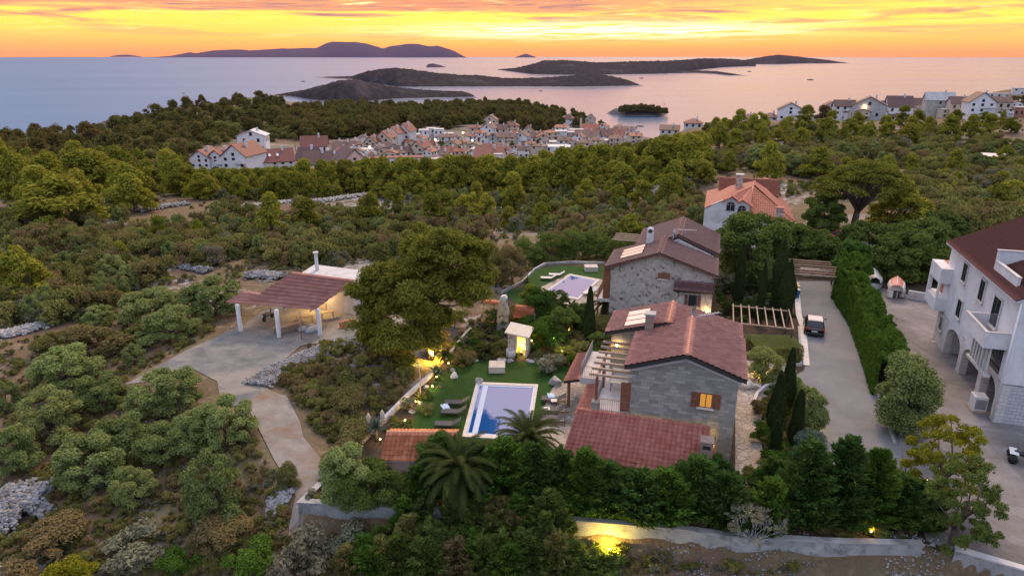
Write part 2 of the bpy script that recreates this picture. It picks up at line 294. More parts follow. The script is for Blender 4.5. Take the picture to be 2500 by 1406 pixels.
def rubblemat(name, stops, mortar, scale, mw=0.06, coords='Object'):
    m, t, b = principled(name); b.inputs['Roughness'].default_value = 0.9
    tcn = t.new('ShaderNodeTexCoord'); s = t.new('ShaderNodeSeparateXYZ', ins={0: tcn.outputs[coords]})
    v = tcn.outputs[coords]
    a = t.new('ShaderNodeTexVoronoi', ins={'Vector': v, 'Scale': scale}); e = t.new('ShaderNodeTexVoronoi', feature='DISTANCE_TO_EDGE', ins={'Vector': v, 'Scale': scale})
    sx = t.new('ShaderNodeSeparateXYZ', ins={0: a.outputs['Color']})
    c = t.ramp(sx.outputs[0], stops); k = t.math('LESS_THAN', e.outputs['Distance'], mw)
    c = t.mix(k, c, mortar); nn = t.noise(v, 6, 3); c = t.mix(0.35, c, t.mix(nn, (0.1, 0.09, 0.08), (0.75, 0.72, 0.68)), 'MULTIPLY') if False else c
    t.l.new(c, b.inputs['Base Color'])
    bn = t.new('ShaderNodeBump', ins={'Strength': 0.9, 'Distance': 0.05, 'Height': t.math('MINIMUM', e.outputs['Distance'], 0.15)}); t.l.new(bn.outputs[0], b.inputs['Normal'])
    return m
rubblemat('rubble', [(0.0, (0.14, 0.12, 0.11)), (0.12, (0.27, 0.245, 0.22)), (0.35, (0.37, 0.34, 0.30)), (1.0, (0.48, 0.445, 0.40))], (0.42, 0.40, 0.36), 3.4, 0.045)
rubblemat('brown_rubble', [(0.0, (0.20, 0.13, 0.10)), (0.5, (0.36, 0.28, 0.24)), (1.0, (0.55, 0.47, 0.42))], (0.42, 0.36, 0.32), 3.2, 0.05)
rubblemat('crazy_paving', [(0.0, (0.30, 0.25, 0.20)), (1.0, (0.46, 0.40, 0.34))], (0.20, 0.17, 0.14), 2.2, 0.04)
rubblemat('scree', [(0.0, (0.26, 0.27, 0.28)), (1.0, (0.62, 0.63, 0.64))], (0.08, 0.08, 0.08), 5.0, 0.08)
def tilemat(name, c1, c2, c3, wave=None):
    m, t, b = principled(name); b.inputs['Roughness'].default_value = 0.62
    a = t.new('ShaderNodeAttribute', attribute_name='rnd').outputs['Fac']; tcn = t.new('ShaderNodeTexCoord')
    n = t.noise(tcn.outputs['Object'], 1.2, 4); c = t.mix(a, c1, c2)
    c = t.mix(t.math('MULTIPLY', t.math('SUBTRACT', n, 0.48), 4, clamp=True), c, c3)
    t.l.new(c, b.inputs['Base Color']); return m
tilemat('red_tile', (0.27, 0.105, 0.085), (0.42, 0.195, 0.165), (0.31, 0.115, 0.09))
tilemat('skirt_tile', (0.36, 0.115, 0.08), (0.46, 0.17, 0.125), (0.32, 0.085, 0.05))
tilemat('plum_tile', (0.13, 0.060, 0.060), (0.20, 0.105, 0.105), (0.17, 0.075, 0.07))
tilemat('orange_tile', (0.46, 0.14, 0.06), (0.66, 0.25, 0.12), (0.50, 0.17, 0.085))
tilemat('terracotta', (0.34, 0.10, 0.058), (0.46, 0.165, 0.10), (0.36, 0.12, 0.075))
tilemat('pale_ridge', (0.60, 0.26, 0.15), (0.72, 0.36, 0.24), (0.55, 0.22, 0.14))
tilemat('corrugated', (0.27, 0.105, 0.078), (0.38, 0.155, 0.12), (0.40, 0.22, 0.18))
def roofmat(name, c1, c2):
    m, t, b = principled(name); b.inputs['Roughness'].default_value = 0.7
    tcn = t.new('ShaderNodeTexCoord'); n = t.noise(tcn.outputs['Object'], 1.5, 5, 0.7)
    wv = t.new('ShaderNodeTexWave', ins={'Vector': tcn.outputs['Object'], 'Scale': 0.9, 'Distortion': 0.5})
    c = t.mix(t.math('ADD', t.math('MULTIPLY', n, 0.8), t.math('MULTIPLY', wv.outputs[1], 0.2), clamp=True), c1, c2); t.l.new(c, b.inputs['Base Color']); return m
roofmat('town_red', (0.13, 0.038, 0.028), (0.23, 0.080, 0.060))
roofmat('town_brown', (0.085, 0.042, 0.036), (0.155, 0.085, 0.072))
roofmat('town_orange', (0.19, 0.055, 0.03), (0.30, 0.105, 0.06))
# ground: dry soil, olive ground cover and grey karst showing through
def groundmat():
    m, t, b = principled('land'); b.inputs['Roughness'].default_value = 0.95; b.inputs['Specular IOR Level'].default_value = 0.1
    g = t.new('ShaderNodeNewGeometry').outputs['Position']
    n1 = t.noise(g, 0.09, 5, 0.6); n2 = t.noise(g, 0.8, 5, 0.7); n3 = t.noise(g, 3.5, 3, 0.7); n4 = t.noise(g, 0.035, 4, 0.6, 0.8)
    c = t.mix(t.math('MULTIPLY', t.math('SUBTRACT', n1, 0.38), 4, clamp=True), (0.17, 0.105, 0.07), (0.15, 0.125, 0.07))
    c = t.mix(t.math('MULTIPLY', t.math('SUBTRACT', n2, 0.5), 4, clamp=True), c, (0.28, 0.215, 0.13))
    c = t.mix(t.math('MULTIPLY', t.math('SUBTRACT', n3, 0.45), 3, clamp=True), c, (0.10, 0.09, 0.055))
    rk = t.math('MULTIPLY', t.math('MULTIPLY', t.math('SUBTRACT', n4, 0.52), 12, clamp=True), t.math('MULTIPLY', t.math('SUBTRACT', n2, 0.46), 8, clamp=True))
    c = t.mix(rk, c, (0.36, 0.35, 0.345)); t.l.new(c, b.inputs['Base Color'])
    h = t.math('ADD', t.math('MULTIPLY', n2, 0.7), t.math('MULTIPLY', n3, 0.3))
    bn = t.new('ShaderNodeBump', ins={'Strength': 1.0, 'Distance': 0.3, 'Height': h}); t.l.new(bn.outputs[0], b.inputs['Normal']); return m
groundmat()
def sheetmat(name, a, b_, c3, scale, bump=0.01, fine=25, rough=0.9, cracks=0.0):
    m, t, b = principled(name); b.inputs['Roughness'].default_value = rough; b.inputs['Specular IOR Level'].default_value = 0.12
    g = t.new('ShaderNodeNewGeometry').outputs['Position']
    n1 = t.noise(g, scale, 5, 0.65, 0.4); n2 = t.noise(g, scale*0.28, 4, 0.6, 1.0); n3 = t.noise(g, fine, 2, 0.7)
    c = t.mix(t.math('MULTIPLY', t.math('SUBTRACT', n1, 0.36), 3.4, clamp=True), a, b_)
    c = t.mix(t.math('MULTIPLY', t.math('SUBTRACT', n2, 0.47), 5, clamp=True), c, c3)
    c = t.mix(t.math('MULTIPLY', t.math('SUBTRACT', n3, 0.5), 0.9, clamp=True), c, (0.06, 0.06, 0.06))
    if cracks:
        wv = t.new('ShaderNodeVectorMath', operation='ADD', ins={0: g, 1: (0, 0, 0)}); e = t.new('ShaderNodeTexVoronoi', feature='DISTANCE_TO_EDGE', ins={'Vector': wv.outputs[0], 'Scale': cracks, 'Randomness': 0.8})
        c = t.mix(t.math('MULTIPLY', t.math('LESS_THAN', e.outputs['Distance'], 0.012), t.math('MULTIPLY', n1, 0.5)), c, (0.08, 0.08, 0.075))
        n5 = t.noise(g, 0.9, 6, 0.75, 2.0); c = t.mix(t.math('MULTIPLY', t.math('SUBTRACT', n5, 0.56), 5, clamp=True), c, t.mix(1.0, c, (0.62, 0.60, 0.58), 'MULTIPLY'))
    t.l.new(c, b.inputs['Base Color'])
    bn = t.new('ShaderNodeBump', ins={'Strength': 0.8, 'Distance': bump, 'Height': n3}); t.l.new(bn.outputs[0], b.inputs['Normal']); return m
sheetmat('slab_mat', (0.13, 0.14, 0.14), (0.24, 0.24, 0.225), (0.30, 0.26, 0.22), 0.45, cracks=0.22)
sheetmat('drive_mat', (0.165, 0.17, 0.178), (0.225, 0.225, 0.228), (0.19, 0.20, 0.215), 0.35, bump=0.02, fine=9)
sheetmat('yard_mat', (0.19, 0.178, 0.172), (0.265, 0.25, 0.245), (0.14, 0.13, 0.125), 0.5, cracks=0.18)
sheetmat('town_mat', (0.17, 0.14, 0.11), (0.28, 0.24, 0.20), (0.10, 0.10, 0.06), 0.12)
sheetmat('bed_mat', (0.055, 0.036, 0.024), (0.10, 0.068, 0.046), (0.045, 0.042, 0.022), 1.1, bump=0.03, fine=9)
sheetmat('lawn_mat', (0.020, 0.062, 0.010), (0.032, 0.085, 0.014), (0.028, 0.060, 0.012), 1.6, bump=0.02, fine=30)
sheetmat('trail_mat', (0.22, 0.20, 0.175), (0.30, 0.275, 0.24), (0.22, 0.15, 0.105), 1.0, bump=0.02, fine=12)
# island: wooded slopes above a pale rocky waterline
def islandmat(name, a, b_, shore, zs):
    m, t, b = principled(name); b.inputs['Roughness'].default_value = 1.0; b.inputs['Specular IOR Level'].default_value = 0.0
    g = t.new('ShaderNodeNewGeometry').outputs['Position']; s = t.new('ShaderNodeSeparateXYZ', ins={0: g})
    n = t.noise(g, 0.05, 6, 0.8); n2 = t.noise(g, 0.006, 4, 0.6)
    c = t.mix(t.math('MULTIPLY', t.math('SUBTRACT', n, 0.35), 3, clamp=True), a, b_)
    k = t.math('MULTIPLY', t.math('SUBTRACT', n2, 0.57), 9, clamp=True); c = t.mix(t.math('MULTIPLY', k, 0.12), c, shore)
    hh = t.math('ADD', t.math('SUBTRACT', s.outputs[2], SEA), t.math('MULTIPLY', t.math('SUBTRACT', n, 0.5), zs*2)); k = t.math('LESS_THAN', hh, zs)
    c = t.mix(k, c, shore); t.l.new(c, b.inputs['Base Color']); return m
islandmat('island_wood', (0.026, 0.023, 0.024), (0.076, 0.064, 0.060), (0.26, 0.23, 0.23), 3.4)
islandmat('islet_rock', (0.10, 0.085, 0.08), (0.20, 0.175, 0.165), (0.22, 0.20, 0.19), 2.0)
islandmat('hazed_island', (0.06, 0.042, 0.055), (0.11, 0.080, 0.095), (0.14, 0.11, 0.12), 4)  # paler purple base puts part of the distant haze into the colour
# sea
m, t, b = principled('sea_water'); b.inputs['Base Color'].default_value = (0.05, 0.12, 0.22, 1); b.inputs['Roughness'].default_value = 0.30
g = t.new('ShaderNodeNewGeometry').outputs['Position']; mp = t.new('ShaderNodeMapping', ins={0: g, 3: (0.35, 1.0, 1.0)})
na = t.noise(mp.outputs[0], 0.02, 6, 0.7); nb = t.noise(mp.outputs[0], 0.0016, 4, 0.6, 0.6)
sp_ = t.new('ShaderNodeSeparateXYZ', ins={0: g}); lf_ = t.math('MULTIPLY', t.math('DIVIDE', sp_.outputs[0], sp_.outputs[1]), -1.6, clamp=True)
t.l.new(t.math('ADD', t.math('ADD', 0.15, t.math('MULTIPLY', lf_, 0.25)), t.math('MULTIPLY', nb, 0.14)), b.inputs['Roughness'])
bn = t.new('ShaderNodeBump', ins={'Strength': 0.10, 'Distance': 1.5, 'Height': na}); t.l.new(bn.outputs[0], b.inputs['Normal'])
m, t, b = principled('pool_water'); b.inputs['Base Color'].default_value = (0.012, 0.085, 0.30, 1); b.inputs['Roughness'].default_value = 0.03; b.inputs['IOR'].default_value = 2.9
g = t.new('ShaderNodeNewGeometry').outputs['Position']; na = t.noise(g, 2.0, 2)
bn = t.new('ShaderNodeBump', ins={'Strength': 0.12, 'Distance': 0.02, 'Height': na}); t.l.new(bn.outputs[0], b.inputs['Normal'])
# ---------------------------------------------------------------- mesh helpers
def tag(o, label=None, cat=None, group=None, kind=None):
    if label: o['label'] = label
    if cat: o['category'] = cat
    if group: o['group'] = group
    if kind: o['kind'] = kind
    return o
def thing(name, label, cat, loc=(0, 0, 0), rz=0.0, group=None):
    o = bpy.data.objects.new(name, None); col.objects.link(o); o.empty_display_size = 0.2
    o.location = loc if len(loc) == 3 else (*loc, 0); o.rotation_euler = (0, 0, rz); return tag(o, label, cat, group)
def npmesh(name, V, Q, mats, rv=None, mi=None, smooth=False, extra=None):
    me = bpy.data.meshes.new(name); k = Q.shape[1]; n = len(Q)
    me.vertices.add(len(V)); me.vertices.foreach_set('co', np.ascontiguousarray(V, dtype=np.float32).ravel())
    tri, mt = (extra if extra else (None, None)); nl = n*k
    allf = [Q.ravel()]; starts = np.arange(n)*k; mid = np.zeros(n, int) if mi is None else mi
    if tri is not None and len(tri):
        allf.append(tri.ravel()); starts = np.concatenate([starts, nl+np.arange(len(tri))*tri.shape[1]]); mid = np.concatenate([mid, np.full(len(tri), mt)])
        if rv is not None: rv = np.concatenate([rv, np.full(len(tri), .5)])
    lv = np.concatenate(allf); me.loops.add(len(lv)); me.loops.foreach_set('vertex_index', lv.astype(np.int32))
    me.polygons.add(len(starts)); me.polygons.foreach_set('loop_start', starts.astype(np.int32)); me.polygons.foreach_set('material_index', mid.astype(np.int32))
    if smooth: me.polygons.foreach_set('use_smooth', np.ones(len(starts), bool))
    for mm in (mats if isinstance(mats, (list, tuple)) else [mats]): me.materials.append(MATS[mm])
    me.update(calc_edges=True)
    if rv is not None:
        a = me.attributes.new('rnd', 'FLOAT', 'FACE'); a.data.foreach_set('value', np.asarray(rv, dtype=np.float32))
    return me
def link(name, me, parent=None, loc=None, rz=0, sc_=None):
    o = bpy.data.objects.new(name, me); col.objects.link(o)
    if parent: o.parent = parent
    if loc is not None: o.location = loc
    if rz: o.rotation_euler = (0, 0, rz)
    if sc_ is not None: o.scale = sc_ if hasattr(sc_, '__len__') else (sc_,)*3
    return o
class MB:
    def __init__(s): s.v = []; s.f = []; s.m = []; s.sm = []
    def add(s, vs, fs, m=0, sm=False):
        b = len(s.v); s.v += [tuple(v) for v in vs]
        for f in fs: s.f.append([b+i for i in f]); s.m.append(m); s.sm.append(sm)
        return s
    def box(s, x0, x1, y0, y1, z0, z1, m=0):
        v = [(x, y, z) for z in (z0, z1) for x, y in ((x0, y0), (x1, y0), (x1, y1), (x0, y1))]
        return s.add(v, [(3, 2, 1, 0), (4, 5, 6, 7), (0, 1, 5, 4), (1, 2, 6, 5), (2, 3, 7, 6), (3, 0, 4, 7)], m)
    def cbox(s, c, d, rz=0, m=0, rx=0):
        mat = Matrix.Translation(c) @ Matrix.Rotation(rz, 4, 'Z') @ Matrix.Rotation(rx, 4, 'X')
        v = [mat @ Vector((x*d[0]/2, y*d[1]/2, z*d[2]/2)) for z in (-1, 1) for x, y in ((-1, -1), (1, -1), (1, 1), (-1, 1))]
        return s.add(v, [(3, 2, 1, 0), (4, 5, 6, 7), (0, 1, 5, 4), (1, 2, 6, 5), (2, 3, 7, 6), (3, 0, 4, 7)], m)
    def prism(s, poly, z0, z1, m=0):
        n = len(poly); v = [(x, y, z0) for x, y in poly]+[(x, y, z1) for x, y in poly]
        return s.add(v, [tuple(range(n))[::-1], tuple(range(n, 2*n))]+[(i, (i+1) % n, n+(i+1) % n, n+i) for i in range(n)], m)
    def vprism(s, poly, axis, a0, a1, m=0):            # poly in (h, z), extruded along x ('x') or y ('y')
        n = len(poly); g = (lambda h, z, a: (a, h, z)) if axis == 'x' else (lambda h, z, a: (h, a, z))
        v = [g(h, z, a0) for h, z in poly]+[g(h, z, a1) for h, z in poly]
        return s.add(v, [tuple(range(n))[::-1], tuple(range(n, 2*n))]+[(i, (i+1) % n, n+(i+1) % n, n+i) for i in range(n)], m)
    def tube(s, path, rad, n=8, m=0, cap=True):
        path = [Vector(p) for p in path]; rad = rad if hasattr(rad, '__len__') else [rad]*len(path); vs = []; fs = []
        for i, p in enumerate(path):
            d = (path[min(i+1, len(path)-1)]-path[max(i-1, 0)]).normalized(); a = d.orthogonal().normalized()
            if i and abs(a.dot(pa)) < 0.99: a = (pa-d*pa.dot(d)).normalized()
            pa = a; b = d.cross(a)
            for k in range(n):
                t = 2*math.pi*k/n; vs.append(p+(a*math.cos(t)+b*math.sin(t))*rad[i])
        for i in range(len(path)-1):
            for k in range(n): fs.append((i*n+k, i*n+(k+1) % n, (i+1)*n+(k+1) % n, (i+1)*n+k))
        if cap: fs.append(tuple(range(n))[::-1]); fs.append(tuple(range((len(path)-1)*n, len(path)*n)))
        return s.add(vs, fs, m, True)
    def slab(s, a, b, c, d, th, m=0):                  # quad with thickness
        a, b, c, d = map(Vector, (a, b, c, d)); n = (b-a).cross(d-a).normalized()*th; lo = [p-n for p in (a, b, c, d)]
        return s.add([a, b, c, d]+lo, [(0, 1, 2, 3), (7, 6, 5, 4), (0, 4, 5, 1), (1, 5, 6, 2), (2, 6, 7, 3), (3, 7, 4, 0)], m)
    def lathe(s, prof, n=12, m=0, c=(0, 0)):
        vs = [(c[0]+r*math.cos(2*math.pi*k/n), c[1]+r*math.sin(2*math.pi*k/n), z) for r, z in prof for k in range(n)]
        fs = [(i*n+k, i*n+(k+1) % n, (i+1)*n+(k+1) % n, (i+1)*n+k) for i in range(len(prof)-1) for k in range(n)]
        fs += [tuple(range(n))[::-1], tuple(range((len(prof)-1)*n, len(prof)*n))]
        return s.add(vs, fs, m, True)
    def mesh(s, name, mats):
        me = bpy.data.meshes.new(name); me.from_pydata(s.v, [], s.f)
        me.polygons.foreach_set('material_index', s.m); me.polygons.foreach_set('use_smooth', s.sm)
        for mm in (mats if isinstance(mats, (list, tuple)) else [mats]): me.materials.append(MATS[mm])
        me.update(); return me
    def build(s, name, mats, parent=None, loc=None, rz=0, bevel=0):
        o = link(name, s.mesh(name, mats), parent, loc, rz)
        if bevel:
            bm = o.modifiers.new('b', 'BEVEL'); bm.width = bevel; bm.segments = 2; bm.limit_method = 'ANGLE'
        return o
def copy_tree(o, loc=None, rz=None, scale=None, label=None, group=None):
    c = o.copy(); col.objects.link(c)
    if loc is not None: c.location = loc
    if rz is not None: c.rotation_euler = (c.rotation_euler[0], c.rotation_euler[1], rz)
    if scale is not None: c.scale = scale if hasattr(scale, '__len__') else (scale,)*3
    if label: c['label'] = label
    if group: c['group'] = group
    for ch in o.children:
        d = ch.copy(); col.objects.link(d); d.parent = c
        for g_ in ch.children: e = g_.copy(); col.objects.link(e); e.parent = d
    return c
def tiles(name, mat, parent, p0, du, ds, L, S, rh=0.36, cw=0.24, amp=0.035, lip=0.035, sub=4, thick=0.0):
    """tiled roof plane: p0 eave corner, du along eave, ds up the slope"""
    p0 = np.array(p0, float); du = np.array(Vector(du).normalized()); ds = np.array(Vector(ds).normalized()); n = np.cross(du, ds)
    if n[2] < 0: n = -n
    nc = max(1, round(L/cw)); nr = max(1, round(S/rh)); cw = L/nc; rh = S/nr
    us = np.arange(nc*sub+1)*cw/sub; hu = np.abs(np.cos(np.pi*us/cw))**0.7*amp
    ss = []; hs = []
    for r in range(nr): ss += [r*rh+(0.05 if r else 0), r*rh]; hs += [(0.0 if r else -0.06), lip]
    ss.append(S); hs.append(0.0)
    ss = np.array(ss); hs = np.array(hs)
    V = p0+us[None, :, None]*du+ss[:, None, None]*ds+(hu[None, :]+hs[:, None])[..., None]*n
    a, b_ = len(ss), len(us); idx = np.arange(a*b_).reshape(a, b_)
    Q = np.stack([idx[:-1, :-1], idx[:-1, 1:], idx[1:, 1:], idx[1:, :-1]], -1).reshape(-1, 4)
    rg = np.random.RandomState(nc*7+nr); tr = rg.rand(nr+1, nc+1)
    rows = np.minimum(np.arange(a-1)//2, nr-1); cols = ((np.arange(b_-1)+sub//2)//sub)
    rv = tr[rows][:, cols].ravel()
    return link(name, npmesh(name, V.reshape(-1, 3), Q, mat, rv), parent)
def drape(name, poly, mat, off, res=1.0, flat=None, kind='structure', label=None, cat=None):
    bm = bmesh.new(); vs = [bm.verts.new((x, y, 0)) for x, y in poly]; bm.faces.new(vs)
    if flat is None:
        xs = [p[0] for p in poly]; ys = [p[1] for p in poly]
        for ax, lo, hi_ in ((0, min(xs), max(xs)), (1, min(ys), max(ys))):
            c = lo+res
            while c < hi_:
                co = [0, 0, 0]; no = [0, 0, 0]; co[ax] = c; no[ax] = 1
                bmesh.ops.bisect_plane(bm, geom=bm.verts[:]+bm.edges[:]+bm.faces[:], plane_co=co, plane_no=no); c += res
    bmesh.ops.triangulate(bm, faces=bm.faces[:])
    X_ = np.array([v.co.x for v in bm.verts]); Y_ = np.array([v.co.y for v in bm.verts])
    z = hz_at(X_, Y_)+off if flat is None else np.full(len(X_), flat)
    for v, q in zip(bm.verts, z): v.co.z = q
    bmesh.ops.recalc_face_normals(bm, faces=bm.faces[:])
    if sum(f.normal.z for f in bm.faces) < 0: bmesh.ops.reverse_faces(bm, faces=bm.faces[:])
    me = bpy.data.meshes.new(name); bm.to_mesh(me); bm.free(); me.materials.append(MATS[mat]); o = link(name, me)
    if kind: o['kind'] = kind
    if label: tag(o, label, cat)
    return o
# ---------------------------------------------------------------- ground and sea
rows = []; ZR = []
by = np.linspace(-260, 14, NB, endpoint=False); wv_ = 14+(14-by)
bx = wv_[:, None]*TX; bz = np.interp(by, [-260, -60, 14], [-30, -8, float(GZ[0].mean())])[:, None]*np.ones(NX); bz[-1] = GZ[0]; 
k_ = np.clip((by+60)/74, 0, 1)[:, None]; bz = bz*(1-k_)+k_*GZ[0]
VX = np.concatenate([bx, gx]); VY = np.concatenate([by[:, None]*np.ones(NX), gy]); VZ = np.concatenate([bz, GZ])
idx = np.arange(VX.size).reshape(VX.shape)
Q = np.stack([idx[:-1, :-1], idx[:-1, 1:], idx[1:, 1:], idx[1:, :-1]], -1).reshape(-1, 4)
o = link('ground', npmesh('ground', np.stack([VX, VY, VZ], -1).reshape(-1, 3), Q, 'land', smooth=True)); o['kind'] = 'structure'
mb = MB(); n_ = 64; RS = 40000.0
rings = [300, 700, 1500, 4000, 12000, RS]
vs = [(0, 0, SEA)]+[(r*math.cos(2*math.pi*k/n_), r*math.sin(2*math.pi*k/n_), SEA) for r in rings for k in range(n_)]
fs = [(0, 1+k, 1+(k+1) % n_) for k in range(n_)]+[(1+i*n_+k, 1+(i+1)*n_+k, 1+(i+1)*n_+(k+1) % n_, 1+i*n_+(k+1) % n_) for i in range(len(rings)-1) for k in range(n_)]
mb.add(vs, fs); o = mb.build('water', 'sea_water'); o['kind'] = 'structure'
# ---------------------------------------------------------------- islands: (px, top py, shore py) profiles
def island(name, prof, wid, mat, seed, rough=0.10, n=120, m_=26):
    prof = sorted(prof); xs = np.linspace(prof[0][0], prof[-1][0], n); tp = np.interp(xs, [p[0] for p in prof], [p[1] for p in prof]); bp = np.interp(xs, [p[0] for p in prof], [p[2] for p in prof])
    if n > 10:
        k = np.ones(3)/3; tp = np.convolve(np.pad(tp, 1, 'edge'), k, 'valid')
    V = []
    ts = np.linspace(0, 1, m_)
    for i, px in enumerate(xs):
        r = ray(px, bp[i]); d0 = (SEA-CH)/r[2]
        e = math.sin(math.pi*min(1, max(0, i/(n-1))))**0.35; W = wid*max(e, 0.02)
        dc = d0+W*0.5; rt = ray(px, tp[i]); zc = max(SEA+0.5, CH+rt[2]*dc)
        for t_ in ts:
            d = d0+W*t_; x = ray(px, 0)[0]*d; y = r[1]*d
            prof_ = math.sin(math.pi*t_)**0.75
            h = (zc-SEA)*prof_
            h += (float(vnoise(np.array(x), np.array(y), wid*0.10, seed))*rough+float(vnoise(np.array(x), np.array(y), wid*0.035, seed+1))*rough*0.5)*(zc-SEA)*min(1, prof_*2)*(1 if abs(t_-.5) > .1 else .5)
            h += prof_*min(1, (zc-SEA)/25)*(wid/560)**.5*float(vnoise(np.array(px*wid/200), np.array(t_*400), 9.0, seed+5)+vnoise(np.array(px*wid/90), np.array(t_*900), 9.0, seed+9)*.7)*7
            V.append((x, y, SEA-0.5+h if 0 < t_ < 1 else SEA-1.5))
    idx = np.arange(n*m_).reshape(n, m_); Q = np.stack([idx[:-1, :-1], idx[1:, :-1], idx[1:, 1:], idx[:-1, 1:]], -1).reshape(-1, 4)
    o = link(name, npmesh(name, np.array(V), Q, mat, smooth=True)); o['kind'] = 'structure'; return o
island('hills', [(372,141,141.5),(420,137,141),(465,128,141),(480,131,141),(520,124,141),(560,122,141),(590,121.5,141),(615,124,141),(650,121.5,141),(690,119,141),(720,119.5,141),(750,117.5,141),(775,118,141),(797,107,141),(815,102,141),(840,103.5,141),(870,103,141),(900,108,141),(920,114,141),(937,119.5,141),(955,113,141),(975,111,141),(1005,107,141),(1025,109,141),(1050,114,141),(1068,112,141),(1090,118,141),(1110,125,141),(1125,134,141),(1137,141,141.5)], 2600, 'hazed_island', 3, 0.05, 220)
island('hills', [(268,138.6,139.6),(290,134.5,139.6),(315,134,139.6),(345,138.6,139.6)], 900, 'hazed_island', 5, 0.05, 60)
island('hills', [(1257,141,141.5),(1275,134,141),(1284,131.5,141),(1295,135,141),(1310,141,141.5)], 1500, 'hazed_island', 6, 0.03, 40)
island('hills', [(1040,164,165),(1045,157,165),(1058,155.5,165),(1072,159,165),(1090,164.5,165)], 220, 'hazed_island', 7, 0.05, 40)
island('hills', [(766,189,190),(800,188,193),(860,187,196),(900,174,205),(940,168,210),(970,166.5,215),(1000,169,215),(1050,176,215),(1100,182,214.5),(1170,185,214.5),(1230,191,214.5),(1270,192,214.5),(1330,190,214.5),(1400,185,215),(1440,180,214),(1500,188,213),(1530,195,212.5),(1550,203,212.5),(1572,211,212)], 560, 'island_wood', 8, 0.10, 260)
island('hills', [(660,233,236),(720,224,240),(760,216,247),(800,205,250),(830,197,252),(870,192,252),(900,201,250),(960,212,245),(1020,218,243),(1080,222,242),(1130,223,241),(1155,231,240),(1163,239,240)], 190, 'island_wood', 9, 0.10, 160)
island('hills', [(1215,170,172),(1260,167,178),(1300,157,183),(1330,148,184),(1380,147.5,185),(1440,153,185),(1500,153,184),(1560,150,183),(1620,150,182),(1680,146,176),(1720,143,170),(1760,144,166),(1800,146,164),(1830,149,163),(1845,157,163)], 1300, 'island_wood', 10, 0.08, 240)
island('hills', [(1780,153,159),(1830,145,158),(1870,138,158),(1895,134.5,158),(1930,137,157),(1970,142,156),(2010,146,156),(2050,152,155.5),(2074,155,155.8)], 1500, 'island_wood', 11, 0.06, 120)
island('hills', [(1590,178,181),(1650,173.5,181),(1700,173,180),(1745,174,182),(1780,179,186),(1825,185.5,186)], 320, 'island_wood', 12, 0.12, 120)
island('hills', [(1480,277,278),(1500,265,282),(1530,262,284),(1570,260,284.5),(1600,264,284),(1620,272,282),(1628,280,281)], 60, 'islet_rock', 13, 0.12, 70)
# ---------------------------------------------------------------- foliage clouds
def leaves(C, Rr, n, size, seed, up=0.55, stretch=1.0, core=0.5, jit=0.25, down=1.0):
    rg = np.random.RandomState(seed); C = np.asarray(C, float); Rr = np.asarray(Rr, float)
    if Rr.ndim == 1: Rr = np.repeat(Rr[:, None], 3, 1)
    wgt = (Rr[:, 0]*Rr[:, 2]); k = rg.choice(len(C), n, p=wgt/wgt.sum())
    d = rg.normal(size=(n, 3)); d /= np.linalg.norm(d, axis=1)[:, None]; d[:, 2] = np.where(d[:, 2] < -0.2*down, -d[:, 2], d[:, 2])
    rr = core+(1-core+jit)*rg.rand(n); p = C[k]+d*Rr[k]*rr[:, None]
    nrm = d+rg.normal(size=(n, 3))*0.75; nrm[:, 2] += up; nrm /= np.linalg.norm(nrm, axis=1)[:, None]
    a = np.cross(nrm, rg.normal(size=(n, 3))); a /= np.linalg.norm(a, axis=1)[:, None]; b = np.cross(nrm, a)
    s = size*(0.6+0.8*rg.rand(n))[:, None]; a *= s*stretch; b *= s
    V = np.stack([p-a*0.9, p-b*0.55+a*0.1, p+a, p+b*0.55-a*0.1], 1).reshape(-1, 3)
    return V, np.arange(4*n).reshape(n, 4), rg.rand(n)
def crownmesh(name, mat, C, Rr, n, size, seed, **kw):
    V, Q, rv = leaves(C, Rr, n, size, seed, **kw); return npmesh(name, V, Q, mat, rv)
def limbs(mb, base_r, h, tips, m=0, seed=0, trunk=0.5, lean=(0, 0)):
    top = Vector((lean[0], lean[1], h*trunk)); rg = random.Random(seed)
    mb.tube([(0, 0, -0.3), (lean[0]*.2, lean[1]*.2, h*trunk*.35), (lean[0]*.5+.05*h*trunk*rg.uniform(-1, 1), lean[1]*.6, h*trunk*.7), top], [base_r*1.25, base_r, base_r*.85, base_r*.7], 8, m)
    for t_ in tips:
        t_ = Vector(t_); st = top*rg.uniform(0.65, 1.0); mid = st.lerp(t_, .5)+Vector((rg.uniform(-.06, .06), rg.uniform(-.06, .06), -.03))*h
        mb.tube([st, mid, t_], [base_r*.45, base_r*.28, base_r*.1], 5, m)
